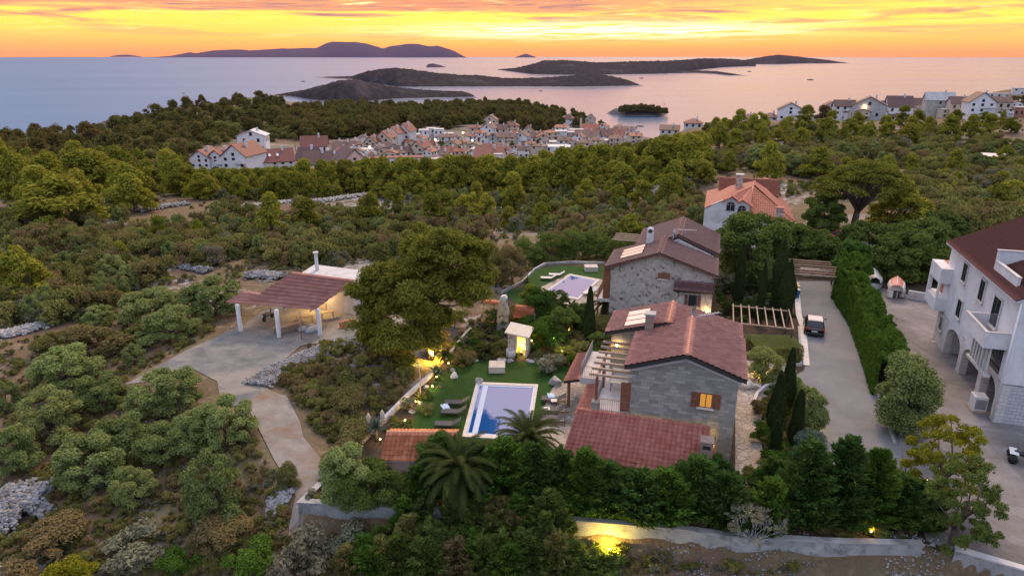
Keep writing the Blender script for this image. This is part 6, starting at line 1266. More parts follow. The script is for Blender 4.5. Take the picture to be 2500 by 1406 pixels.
HS = [
 # near apartment row left of centre
 (491,424,48,36,16,'front','white apartment house with red roof, leftmost of the row of three gables','lilac_wall','town_red',.25,1.6,3,3),
 (530,424,50,34,18,'front','white apartment house with red roof, middle of the row of three gables','lilac_wall','town_red',.28,1.7,3,3),
 (575,429,64,46,24,'front','largest white apartment house, right end of the row of three gables, with balconies','lilac_wall','town_red',.42,1.5,3,3),
 (683,416,74,22,24,'side','white house with broad red roof and small skylights right of the three gables','white_wall','town_red',-.22,.9,2,4),
 (617,374,66,40,12,'front','tall white double-gabled house above the apartment row','lilac_wall','white_wall',.1,.7,2,2),
 (600,385,70,10,12,'side','low white house with flat red roof directly below the double-gabled house','white_wall','town_brown',.1,.8,1,3),
 (540,388,56,10,10,'side','low house with bright red roof behind the middle gable','white_wall','town_orange',.1,.8,1,3),
 (770,392,62,34,20,'side','pale house with long red roof, tallest right of the apartment row','lilac_wall','town_red',-.05,.8,2,4),
 (745,402,50,12,24,'side','house with dark brown-red roof wedged in front of the tall pale house','lilac_wall','town_brown',.35,1.0,1,3),
 (775,408,64,8,24,'side','wide dark red roof just above the pines below the tall pale house','white_wall','town_brown',0,1.0,1,3),
 (868,414,58,22,24,'front','salmon pink gabled house with brown roof at the front of the town','pink_wall','town_brown',-.45,1.3,2,2),
 (846,398,70,10,6,'flat','pale terrace house with white flat roof left of the pink gable','cream_wall','pale_slab',0,.7,1,4),
 (842,378,52,16,12,'side','white house with brown roof behind the pale terrace house','white_wall','town_brown',-.1,.8,1,3),
 (855,364,38,10,10,'front','small pale blue gabled house at the left end of the town','lilac_wall','town_brown',.3,1.1,1,2),
 (905,375,30,26,12,'front','narrow cream three-storey house left of the tall terrace','cream_wall','town_red',.3,1.1,3,2),
 (935,372,36,34,14,'front','cream stepped terrace house with red roof, left of the tallest ones','cream_wall','town_red',.35,1.3,3,2),
 (958,366,34,38,14,'front','white terrace house with dormer in its red roof','white_wall','town_red',.35,1.3,4,2),
 (985,362,34,40,16,'front','tallest white terrace house with many balconies in the middle of the town','white_wall','town_red',.35,1.3,4,2),
 (1010,350,26,20,6,'flat','grey box-like house behind the tallest terrace house','grey_wall','pale_slab',.2,1,2,2),
 (1034,345,22,26,6,'flat','pale cubic house on the upper edge of the town','lilac_wall','white_wall',.1,1,2,2),
 (1052,342,20,26,6,'flat','white cube house, middle one of the modern group above the town','white_wall','white_wall',.1,1,2,2),
 (1071,346,22,28,6,'flat','white cube house, right one of the modern group, with grey base','lilac_wall','white_wall',.1,1,2,2),
 (1092,346,26,18,4,'flat','unfinished brick-red house with a white roof at the right of the cubes','brick_wall','pale_slab',.1,1,2,2),
 (1018,385,34,24,14,'front','cream house with red roof in front of the orange one','cream_wall','town_red',.45,1.4,2,2),
 (1042,378,30,20,12,'side','orange-red house with balconies in the middle of the town','brick_wall','town_orange',.2,1,2,2),
 (963,380,44,14,12,'front','low white gable with brown roof below the terrace row','white_wall','town_brown',-.4,1.2,1,3),
 (985,384,40,12,12,'side','white house with wide brown roof above the long grey-blue building','white_wall','town_brown',-.1,.8,1,3),
 (945,412,60,24,3,'flat','left part of the long pale blue windowless building','lilac_wall','town_red',0,.5,1,2),
 (1000,412,66,26,3,'flat','right part of the long pale blue windowless building','lilac_wall','town_red',0,.5,1,2),
 (1062,388,40,10,10,'side','small cream house with brown roof left of the red-roofed one','cream_wall','town_brown',.1,.9,1,2),
 (1096,384,38,12,10,'side','white house with vivid red roof near the street','white_wall','town_orange',.15,.9,1,3),
 (1100,368,36,14,10,'front','pale gabled house beside the street trees','cream_wall','town_brown',.3,1,2,2),
 (1090,405,50,10,10,'hip','low pale house with flat brown roof close to the pines','cream_wall','town_brown',.1,.9,1,3),
 (1128,400,34,12,8,'side','low house with brown roof left of the big red-roofed hall','cream_wall','town_brown',.2,.9,1,2),
 # centre-right cluster
 (1195,312,34,18,10,'front','castle-like white villa with terraces at the top of the right cluster','cream_wall','town_brown',.2,.8,2,3),
 (1208,322,36,12,4,'flat','white terraced annex below the castle-like villa','cream_wall','pale_slab',.1,.6,1,3),
 (1188,338,32,22,10,'front','pale gabled house with blank front right of the lane','lilac_wall','town_brown',.35,1.2,2,2),
 (1222,336,30,20,9,'side','cream house with dark roof right of the blank-gabled one','cream_wall','town_brown',.15,1,2,2),
 (1250,330,26,22,8,'hip','cream house with many balconies below the wood','cream_wall','town_red',.2,1,3,2),
 (1290,340,28,14,14,'front','brown-roofed triangular house near the wood edge','cream_wall','town_brown',0,1,2,2),
 (1187,354,34,14,9,'front','white gable with red roof beside the lane','lilac_wall','town_orange',.4,1.1,1,2),
 (1203,356,22,20,8,'front','grey gabled house beside the white one','grey_wall','town_brown',.3,1.1,2,1),
 (1236,358,44,22,8,'side','grey-brown house with rows of white balconies','cream_wall','town_brown',.2,.8,3,3),
 (1270,356,34,20,10,'front','pale house with dark grey-brown roof in the right cluster','lilac_wall','town_brown',.25,1.1,2,2),
 (1303,350,32,14,9,'side','white house with low brown roof at the right of the cluster','white_wall','town_brown',.1,.9,1,3),
 (1190,372,44,10,8,'side','long low pale house above the big red roof','cream_wall','town_red',.1,.7,1,3),
 (1225,376,30,10,8,'front','small pale gable above the big red roof','cream_wall','town_red',-.2,1,1,2),
 (1190,402,70,16,20,'side','hall with the largest red roof in the town centre','cream_wall','town_red',.15,1.2,1,4),
 (1217,404,20,26,2,'flat','tall white blank slab wall house in front of the large red roof','white_wall','white_wall',0,.5,1,1),
 (1120,412,34,12,3,'flat','small white flat-roofed shed among the pines','white_wall','pale_slab',.1,.8,1,1),
 (1260,372,40,8,8,'hip','low house with brown hipped roof behind the pine crowns','cream_wall','town_brown',.1,.9,1,2),
 # harbour cluster
 (1385,308,30,16,10,'hip','pale blue house on the slope above the harbour','lilac_wall','town_brown',.2,.9,3,2),
 (1440,308,26,16,10,'front','old stone house with a brown gable left of the harbour','cream_wall','town_brown',.1,1,2,2),
 (1405,335,36,16,3,'flat','white flat-roofed house left of the grey gable','cream_wall','pale_slab',.1,.8,2,3),
 (1440,332,40,14,12,'side','pinkish house with salmon roof behind the grey gable','white_wall','terracotta',.1,.8,1,3),
 (1428,352,60,16,14,'side','slate grey house with brown-red roof above the pines','slate_wall','town_brown',.25,.9,2,3),
 (1468,345,44,12,14,'side','house with dark red roof right of the slate grey one','lilac_wall','town_brown',.35,1,2,3),
 (1498,342,50,10,14,'side','house with long red roof near the waterfront','white_wall','town_red',.3,1,1,3),
 (1530,344,48,12,14,'front','white gable with brown-red roof nearest the boats','white_wall','town_red',-.1,1,1,2),
 (1360,372,60,12,3,'flat','white flat-roofed workshop behind the pines','lilac_wall','white_wall',.1,.8,1,3),
 (1345,356,46,8,3,'flat','low pale flat house right of the town cluster','cream_wall','pale_slab',.1,.8,1,3),
 (1388,352,24,12,3,'flat','small red brick house beside the flat white roofs','brick_wall','town_brown',.1,.8,1,2),
 (1330,368,36,6,8,'side','low brown roof left of the white workshop','cream_wall','town_brown',-.2,.8,1,2),
 (1590,332,48,20,11,'front','pale house with brown roof rising over pines right of the harbour','lilac_wall','town_brown',.35,1,2,2),
 (1635,312,46,12,9,'side','house with long dull red roof behind the pines, second right of the harbour','white_wall','town_brown',.1,.9,1,3),
 (1692,308,44,12,9,'hip','small white house with red hipped roof right of the harbour','white_wall','town_red',.1,.9,1,3),
 # ridge houses on the right
 (1825,290,36,8,8,'hip','brown roof just showing over the ridge trees, leftmost','white_wall','town_brown',.1,.9,1,2),
 (1880,288,40,8,9,'hip','brown roof behind the pale gabled ridge house','white_wall','town_brown',.1,.9,1,2),
 (1928,294,58,24,14,'front','pale gabled house with arched window, left on the right-hand ridge','lilac_wall','town_brown',.1,.9,2,3),
 (2060,284,46,34,12,'side','tall white house with dark red roof standing behind a lower gable','white_wall','town_brown',0,.7,3,3),
 (2028,285,44,30,12,'front','white gable in front of the tall dark-roofed ridge house','white_wall','town_red',-.05,.7,2,2),
 (1990,288,16,12,2,'flat','tiny white annex beside the round tree on the ridge','white_wall','pale_slab',0,1,1,1),
 (2118,288,76,34,18,'front','big grey gabled house in the middle of the right ridge','grey_wall','town_brown',.15,.8,1,2),
 (2163,280,30,34,10,'side','narrow cream house behind the grey gable','cream_wall','town_brown',.1,.9,2,2),
 (2196,285,56,32,22,'side','white house with steep dark red roof on the right ridge','lilac_wall','town_brown',-.1,.8,2,3),
 (2245,282,40,28,14,'side','pale yellow house left of the concrete building','cream_wall','town_brown',-.1,.9,2,3),
 (2289,288,62,42,16,'side','unfinished grey concrete building with dark openings on the ridge','concrete','grey_wall',0,.7,3,1),
 (2342,286,44,32,14,'side','pale yellow house right of the concrete building','cream_wall','town_brown',-.1,.9,2,3),
 (2392,290,58,38,20,'front','white gabled house with pinkish light, right part of the ridge','lilac_wall','town_brown',-.1,.9,3,3),
 (2438,286,46,36,10,'side','pale house with flat brown roof at the right end of the ridge','cream_wall','town_brown',-.1,.8,2,3),
 (2486,286,44,22,3,'flat','low house with flat grey roof and columns at the far right','brick_wall','grey_wall',0,.8,1,4),
 (2385,296,34,10,2,'flat','small white garage below the white gabled house','lilac_wall','grey_wall',0,.8,1,1),
 (2430,238,60,8,2,'flat','long low white building in the trees on the far right skyline','white_wall','grey_wall',0,.4,1,4),
 (2495,232,40,14,3,'flat','pale stepped building at the far right edge of the skyline','white_wall','grey_wall',0,.4,2,3),
 # scattered
 (166,352,28,8,2,'flat','small white hut in the scrub far left','white_wall','white_wall',0,.7,1,1),
 (258,318,34,12,8,'hip','small pale house with brown roof in the woods far left','lilac_wall','town_brown',0,.8,1,2),
]
for h_ in HS:
    px, pyb, wp_, hp_, rp_, kd, lab, wl, rf_, rt, dr_, fl, nw_ = h_
    house(px, pyb, wp_, hp_, rp_, kd, lab, wl, rf_, -rt, dr_, fl, nw_, balc=('balcon' in lab or (fl > 1 and px % 2 == 0)), extra=2 if 'skylight' in lab or 'three gables' in lab else None, chim=(kd != 'flat'))
rg = random.Random(21); HPX0 = [(h_[0], h_[1]) for h_ in HS]; wn = {'cream_wall': 'cream', 'white_wall': 'white', 'lilac_wall': 'pale grey', 'grey_wall': 'grey'}; rn = {'town_red': 'red', 'town_brown': 'brown', 'town_orange': 'orange-red', 'pale_slab': 'flat pale'}; FIL = []
for poly_, where in (([(815,362),(900,352),(1010,352),(1110,350),(1150,375),(1150,408),(900,410),(815,400)], 'left of the street'), ([(1150,330),(1200,318),(1330,340),(1340,372),(1250,392),(1150,405)], 'right of the lane'), ([(1350,330),(1480,325),(1560,338),(1560,352),(1400,372),(1345,372)], 'among the harbour roofs'), ([(1960,282),(2480,272),(2500,290),(1960,292)], 'between the ridge houses')):
    xs = [q[0] for q in poly_]; ys = [q[1] for q in poly_]
    for _ in range(600):
        px, py = rg.uniform(min(xs), max(xs)), rg.uniform(min(ys), max(ys))
        if float(sdist(np.array(px), np.array(py), poly_)) < 0 or any(abs(px-a)/1.0 < 19 and abs(py-b) < 8 for a, b in HPX0): continue
        HPX0.append((px, py)); wl = rg.choice(list(wn)[:3]+['cream_wall', 'cream_wall']); rf_ = rg.choice(['town_red', 'town_brown', 'town_orange', 'town_brown', 'pale_slab']); kd = 'flat' if rf_ == 'pale_slab' else rg.choice(['front', 'side', 'hip'])
        wp_ = rg.uniform(22, 32); FIL.append((px, py, wp_, 10)); fl = rg.choice([1, 2, 2]); base = '%s %s house with %s roof %s' % (['low', 'two-storey'][fl-1], wn[wl], rn[rf_], where); house(px, py, wp_, 9.5*fl, rg.uniform(4.5, 7) if kd != 'flat' else 2, kd, base, wl, rf_, rg.uniform(-.5, .5), rg.uniform(.8, 1.2), fl, 2, group='small houses '+where, chim=(kd != 'flat'), balc=(fl > 1))
        HPX0 = HPX0
p = at(2436, 405); dd = depth(p)/F; t = thing('shed', 'small dark hut under a tilted pale roof panel on the right slope', 'shed', p, -.1)
MB().box(-26*dd, 26*dd, 0, 30*dd, -1, 16*dd).build('wall', 'dark_trim', t); MB().slab((-32*dd, -6*dd, 17*dd), (26*dd, -6*dd, 15*dd), (34*dd, 40*dd, 24*dd), (-24*dd, 40*dd, 26*dd), .15).build('roof', 'solar_glass', t)
p = at(1418, 322); t = thing('church_tower', 'slender pale stone tower above the harbour roofs', 'tower', p, .1); s = depth(p)/F
MB().box(-2.2*s, 2.2*s, 0, 4.4*s, -3, 32*s).build('shaft', 'cream_wall', t); MB().lathe([(2.6*s, 32*s), (.1, 40*s)], 4, 0, (0, 2.2*s)).build('spire', 'town_brown', t)
p = at(722, 372); t = thing('utility_pole', 'wooden utility pole behind the tall pale house', 'pole', p); MB().tube([(0, 0, 0), (0, 0, 30*depth(p)/F)], .14, 6).build('shaft', 'bark', t); MB().box(-.9, .9, -.05, .05, 27*depth(p)/F, 27.8*depth(p)/F).build('crossarm', 'bark', t)
# ---------------------------------------------------------------- boats at sea
def seaboat(px, py, L, label, mast=False, rz=0.0, dark=True):
    d = ray(px, py); k = (SEA-CH)/d[2]; t = thing('boat', label, 'boat', (d[0]*k, d[1]*k, SEA), rz)
    n = 8; V = []
    for i in range(n+1):
        s = i/n; w_ = .16*L*(math.sin(math.pi*(.25+.75*s))**.6 if s < 1 else 0.02); V += [(-w_, (s-.5)*L, .10*L), (0, (s-.5)*L, -.03*L), (w_, (s-.5)*L, .10*L)]
    MB().add(V, [(i*3+j, i*3+j+1, (i+1)*3+j+1, (i+1)*3+j) for i in range(n) for j in range(2)]+[(i*3, (i+1)*3, (i+1)*3+2, i*3+2) for i in range(n)]).build('hull', 'dark_metal' if dark else 'boat_white', t)
    MB().box(-.09*L, .09*L, -.2*L, .12*L, .10*L, .17*L).build('cabin', 'boat_white' if not dark else 'grey_metal', t)
    if mast: MB().tube([(0, 0, .1*L), (0, 0, 1.2*L)], .012*L, 5).build('mast', 'dark_metal', t)
for a in ((740,200,22,'tiny motorboat alone on the open sea left of the islands',False,1.2), (1566,192,24,'sailing boat with mast near the wooded islands',True,.9), (1829,176,34,'small sailing yacht off the low right island',True,.5), (1978,196,30,'motorboat leading a pale wake on the right',False,1.2),
          (1622,255,9,'tiny dark boat right of the small islet',False,0), (1530,317,10,'moored boat in the harbour, leftmost of four',False,1.4), (1520,325,10,'moored boat in the harbour, lowest of four',False,1.5), (1540,312,9,'moored boat in the harbour, third of four from the left',False,1.6), (1563,309,12,'moored boat in the harbour, rightmost and largest of four',False,1.3), (1320,223,14,'tiny boat before the long wooded island',False,1), (448,229,12,'tiny dark boat on the sea above the left ridge',False,1)): seaboat(*a)
# ---------------------------------------------------------------- trees: notable ones
C, Q_ = [], []
rg = random.Random(4)
for lx, ly, lr in ((1085,575,62),(1045,615,62),(1130,630,66),(1178,615,42),(1190,665,36),(1165,700,40),(1040,700,80),(1110,725,56),(1000,650,46),(955,665,36),(925,700,40),(985,745,60),(935,765,48),(915,825,42),(985,820,62),(1055,790,48),(1090,790,34),(955,858,30),(1075,830,26)):
    cx, cz = (lx-1052)/345, (872-ly)/358; R_ = lr/350; yy = rg.uniform(-.22, .22)
    for k in range(int(9+lr/4)):
        v = Vector((rg.gauss(0, 1), rg.gauss(0, 1), rg.gauss(0, 1))).normalized()*rg.uniform(.35, 1.0); C.append((cx+v.x*R_*1.05, yy+v.y*R_*1.3, cz+v.z*R_*.9)); q = rg.choice((.028, .04, .052))*(.7+lr/120); Q_.append((q*rg.uniform(.9, 1.5), q, q*rg.uniform(.9, 1.5)))
for k in range(40): a = rg.uniform(0, 6.283); r = rg.uniform(0, .16); z = rg.uniform(.2, .8); C.append((r*math.cos(a)-.02, r*math.sin(a), z)); Q_.append((.07, .07, .07))
BP = thing('pine_tree', 'large bushy pine left of the villa, its trunk lit yellow from below', 'tree', (*P(1052,868)[:2], 0))
def scl(C, s): return [(c[0]*s[0], c[1]*s[1], c[2]*s[2]) for c in C]
BPS = (12.2, 11.5, 11.6); link('crown', crownmesh('crown', 'near_pine_leaf', scl(C, BPS), scl(Q_, BPS), 135000, .095, 5, stretch=1.9, core=.35), BP, (-.5, 0, .5))
mb = MB(); limbs(mb, .24, 11.6, scl(rg.sample(C, 16), BPS), seed=3, trunk=.55, lean=(-.6, .2)); mb.build('trunk', 'bark', BP)
# umbrella pine
UP = thing('umbrella_pine', 'broad umbrella pine with dark limbs behind the tall hedge', 'tree', at(2082, 562)); dd = depth(UP.location)/F
C, Q_ = [], []
for i in range(150):
    a = rg.uniform(0, 6.283); r = rg.uniform(0, 1)**.55; z = (172-70*r*r)*dd*rg.uniform(.9, 1.0); C.append((math.cos(a)*r*104*dd+8*dd, math.sin(a)*r*92*dd, z-6*dd)); q = rg.uniform(11, 19)*dd; Q_.append((q, q, q*.55))
link('crown', crownmesh('crown', 'near_pine_leaf', C, Q_, 42000, 2.1*dd, 6, stretch=1.3, up=.5, down=.6), UP)
mb = MB(); mb.tube([(0, 0, -.5), (2*dd, 0, 30*dd), (4*dd, 0, 60*dd)], [9*dd, 7.5*dd, 6*dd], 10)
for i in range(26):
    e = Vector(C[i*5]); mb.tube([(3*dd, 0, rg.uniform(38, 62)*dd), Vector((3*dd, 0, 60*dd)).lerp(e, .5)+Vector((0, 0, 4*dd)), e-Vector((0, 0, 5*dd))], [3.6*dd, 2.2*dd, .9*dd], 6)
mb.build('trunk', 'bark', UP)
def cloud_tree(name, label, px, py, wpx, hpx, mat, n, leaf, nb, seed, cat='tree', z0=.05, shape=.45, p=None, stretch=1.2, blob=.1, trunk=True, group=None, core=.6, power=.5, barkm='bark'):
    p = p or at(px, py); d = depth(p)/F; W_, H_ = wpx*d, hpx*d/.95; r_ = random.Random(seed); C = []; Q_ = []
    for i in range(nb):
        z = r_.uniform(z0, .93); w_ = .5*max(.04, 1-((z-shape)/(1-shape if z > shape else shape+.25))**2)**power; a = r_.uniform(0, 6.28); r = w_*r_.uniform(.4, .95); C.append((r*math.cos(a)*W_, r*math.sin(a)*W_, z*H_)); q = r_.uniform(.7, 1.3)*blob; Q_.append((q*W_, q*W_, q*(W_+H_)/2*.9))
    t = thing(name, label, cat, p, 0, group); link('crown', crownmesh('crown', mat, C, Q_, n, leaf, seed, stretch=stretch, core=core), t)
    if trunk: mb = MB(); limbs(mb, .03*H_+.03, H_, r_.sample(C, min(nb, 8)), seed=seed, trunk=.35); mb.build('trunk', barkm, t)
    return t
def grid_z(px, py): return at(px, py)
# olives and bushes on the left, nearest first
OL = [(400,1010,250,110,'olive tree at the edge of the concrete apron, top right of the grove'),(250,1010,170,100,'olive tree left of the apron, second in the top row of the grove'),(130,1075,210,130,'olive tree near the left edge in the grove'),
 (300,1120,210,120,'olive tree in the heart of the grove'),(560,1090,200,130,'olive tree leaning over the dirt track, right end of the grove'),(40,1160,170,140,'olive tree cut by the left edge of the picture'),
 (225,1190,250,130,'broad grey-green olive in the lower grove'),(420,1135,220,110,'olive tree at the lower middle of the grove'),(528,1285,205,200,'single olive tree with its bare trunk showing, nearest the track'),
 (330,1235,150,100,'small grey olive left of the single trunk tree'),(480,1100,150,100,'olive tree between the track and the grove centre'),
 (165,955,235,115,'large rounded olive left of the concrete apron corner'),(330,905,80,60,'little olive tree beside the apron edge'),(245,790,80,50,'little round olive in dry grass'),(420,830,145,95,'round dense olive left of the first carport column'),
 (375,790,165,100,'round olive behind the dense one left of the carport'),(530,770,165,100,'olive bush behind the carport left corner'),(85,915,120,60,'olive bush beside the large rounded olive') if False else (352,840,75,42,'low round bush between the olives and dark bushes'),
 (45,760,90,60,'grey olive by the terrace wall at the left'),(140,775,100,60,'pale olive below the terrace wall'),(20,1010,110,90,'small olive at the left edge above the grove')]
for i, (px, py, w_, h_, lab) in enumerate(OL): pplant('olive_tree', 'olive', px, py-(10 if py > 900 else 0), w_*(.74 if py > 900 else .95), h_*.9, lab, group='olive trees of the grove' if py > 900 else 'olive trees by the carport')
for px, py, w_, h_, lab in ((225,870,190,75,'dark green bush mass left of the apron'),(330,835,120,50,'dark bush right of the dark mass'),(130,860,110,50,'dark bush nearer the left edge'),(870,1100,120,80,'dark rounded bush left of the pool house'),(825,1135,100,70,'dark bush leaning over the dirt track'),(850,1010,120,60,'dark low bush on the bank above the track'),(705,1190,70,60,'small dark bush left of the retaining wall corner')):
    pplant('bush', 'darkbush', px, py, w_, h_, lab, 'bush')
for px, py, w_, h_, lab in ((80,745,150,130,'bright yellow-green young pine group at the left'),(300,655,60,62,'bright young pine in the middle of the scrub'),(398,600,62,68,'bright young pine above the terraces, left of centre'),(484,600,48,58,'slim bright young pine right of the other one'),(10,700,80,90,'bright pine at the left edge'),(1315,560,60,60,'sunlit young pine above the upper lawn'),(1540,600,90,70,'bright yellow-green bush behind the rubble house')):
    pplant('young_pine', 'sunlit', px, py, w_, h_, lab)
PN = [(665,590,105,105,'pine in front of the stone ledge, left of the pair'),(755,580,80,85,'narrower pine right of the pair'),(905,560,90,85,'pine behind the big tree crown, left side'),(1060,560,90,80,'pine just above the big tree crown'),(150,560,240,120,'large spreading pine at the left with dark shade beneath'),(330,520,110,90,'pine right of the large spreading one'),(440,480,90,80,'pine above the left scrub'),(1150,545,80,75,'pine right of the big crown'),
 (1245,560,60,50,'small pine right of the big tree'),(1872,440,80,85,'pine with a pointed crown above the white villa'),(1650,430,110,90,'pine left above the scree strip'),(2050,480,70,60,'round pine left of the umbrella pine'),(2010,560,100,90,'dark pine left of the umbrella pine trunk'),(2190,560,160,110,'spreading olive-brown tree right of the umbrella pine'),(2290,600,110,80,'dark round tree right of the parked van'),(2110,640,150,90,'dark tree behind the hedge end'),(2190,680,150,110,'dark dense tree behind the rowing boat'),(2290,690,110,70,'grey-green tree by the apartment house balcony'),(2230,625,150,80,'dark bush before the van')]
PD = [q for q in PN if 'dark' in q[4] and q[0] > 1900 or q[0] == 2290]
for px, py, w_, h_, lab in PN:
    if (px, py, w_, h_, lab) not in PD: pplant('pine_tree', 'pine', px, py, w_, h_, lab)
for px, py, w_, h_, lab in PD: cloud_tree('round_tree', lab, px, py, w_, h_, 'laurel_leaf', 20000, .17, 60, px)
for px, py, w_, h_, lab in ((1830,690,190,160,'big dark round tree in front of the white villa'),(1925,640,110,90,'dark tree right of the big round one'),(1990,650,110,80,'dark green tree behind the drive pergola'),(2070,700,90,110,'pale green conifer at the far end of the tall hedge')):
    cloud_tree('round_tree', lab, px, py, wpx=w_, hpx=h_, mat='laurel_leaf' if 'pale' not in lab else 'conifer_leaf', n=26000, leaf=.16, nb=70, seed=px)
# cypresses
def cypress(px, py, wpx, hpx, label, seed):
    p = P(px, py); d = depth(p)/F; W_, H_ = wpx*d, hpx*d/.93; rg = np.random.RandomState(seed); n = 14000; z = rg.rand(n); rad = .5*W_*np.minimum(1, (1-z)*2.3)**.75*np.minimum(1, .55+z*3)*(1+.18*np.sin(z*9+seed)); a = rg.rand(n)*6.283; r = rad*(.72+.33*rg.rand(n))
    c = np.stack([np.cos(a)*r, np.sin(a)*r, z*H_], 1); up_ = np.stack([np.cos(a)*.25, np.sin(a)*.25, np.ones(n)], 1)+rg.normal(size=(n, 3))*.3; up_ /= np.linalg.norm(up_, axis=1)[:, None]; sd = np.stack([-np.sin(a), np.cos(a), 0*a], 1)+rg.normal(size=(n, 3))*.4; sd /= np.linalg.norm(sd, axis=1)[:, None]
    s = (.10+.05*rg.rand(n))[:, None]; V = np.stack([c-up_*s, c-sd*s*.4, c+up_*s*1.3, c+sd*s*.4], 1).reshape(-1, 3)
    t = thing('cypress', label, 'tree', p); link('crown', npmesh('crown', V, np.arange(4*n).reshape(n, 4), 'cypress_leaf', rg.rand(n)), t); MB().tube([(0, 0, 0), (0, 0, H_*.8)], [.12*W_+.05, .03], 7).build('trunk', 'bark', t)
for i, a in enumerate(((1437,832,24,128,'slim cypress between the garden and the rubble house'),(1800,742,24,142,'tall cypress, leftmost behind the pale pergola'),(1852,785,20,136,'slim cypress, second from left behind the pale pergola'),(1893,765,34,172,'tallest cypress behind the pale pergola'),(1912,790,36,150,'broad cypress, rightmost behind the pale pergola'),
  (1885,1075,34,170,'tall cypress, left of the front group beside the side path'),(1914,1010,32,160,'tallest pointed cypress of the front group'),(1938,1085,30,135,'cypress at the right of the front group by the driveway'),(1887,1125,26,100,'smallest cypress of the front group near the path end'),(1690,760,12,60,'young cypress tip showing behind the villa roof'))): cypress(*a, 200+i)
# conifer hedge trees: sprays of scale leaves on sloping branches
def conifer(px, py, wpx, hpx, label, seed, mat='conifer_leaf', p=None, n=26000, group=None, name='conifer', nbr=130):
    p = p or P(px, py); d = depth(p)/F; W_, H_ = wpx*d, hpx*d/.93; rg = np.random.RandomState(seed); nb = nbr
    bz = rg.rand(nb)**1.15*.93; ba = rg.rand(nb)*6.283; bl = .5*W_*(1-bz)**.62*(.55+.65*rg.rand(nb)); k = rg.randint(0, nb, n); f_ = rg.rand(n)**.55; r = bl[k]*f_; a = ba[k]+rg.normal(size=n)*.11/np.maximum(.25, f_)
    z = (bz[k]*H_+r*.35*(.4+f_)+rg.normal(size=n)*.05*W_*(1-f_*.6)); c = np.stack([np.cos(a)*r, np.sin(a)*r, z], 1)
    dr_ = np.stack([np.cos(a), np.sin(a), .55+0*a], 1)+rg.normal(size=(n, 3))*.35; dr_ /= np.linalg.norm(dr_, axis=1)[:, None]; sd = np.cross(dr_, rg.normal(size=(n, 3))+np.array([0, 0, 1.2])); sd /= np.linalg.norm(sd, axis=1)[:, None]
    s = (.07+.07*rg.rand(n))[:, None]*(1+.2*W_/2.5); V = np.stack([c-dr_*s, c-sd*s*.36, c+dr_*s*1.5, c+sd*s*.36], 1).reshape(-1, 3); rv = rg.rand(n)
    t = thing(name, label, 'tree', p, 0, group); link('crown', npmesh('crown', V, np.arange(4*n).reshape(n, 4), mat, rv), t); MB().tube([(0, 0, 0), (0, 0, H_*.85)], [.05*H_*.5+.04, .02], 7).build('trunk', 'bark', t); return t
hedge = [(1012,1240,100,92),(1085,1240,140,150),(1165,1250,130,150),(1235,1262,150,185),(1305,1272,140,210),(1365,1262,120,170),(1420,1275,150,165),(1490,1280,150,155),(1560,1288,150,150),(1635,1296,150,155),(1705,1304,140,160),(1770,1308,130,160),(1880,1322,130,150),(1960,1322,150,225),(2045,1325,150,225),(2130,1322,150,235),(2195,1325,130,160),(2240,1332,110,150)]
for i, (px, py, w_, h_) in enumerate(hedge):
    if 1770 < px < 1900: pass
    hv = rnd.uniform(.86, 1.14); conifer(px+rnd.uniform(-12, 12), py-38+rnd.uniform(-14, 10), w_*rnd.uniform(.9, 1.25), (h_-26)*hv, 'dark green conifer, number %s from the left in the row above the long retaining wall' % ['one','two','three','four','five','six','seven','eight','nine','ten','eleven','twelve','thirteen','fourteen','fifteen','sixteen','seventeen','eighteen'][i], 300+i, 'conifer_leaf' if i % 3 else 'hedge_leaf', group='conifers above the retaining wall')
for i, (px, py, w_, h_) in enumerate(((1330,1205,110,110),(1455,1215,120,90),(1545,1215,110,85),(1640,1215,120,80),(1740,1215,120,100),(1880,1225,110,110),(1990,1230,120,120),(2080,1230,120,110),(1180,1195,120,80))):
    conifer(px, py, w_, h_, 'shorter conifer, %s from the left in the back row of the hedge' % ['second', 'third', 'fourth', 'fifth', 'sixth', 'seventh', 'eighth', 'ninth', 'first'][i], 340+i, group='back row conifers')
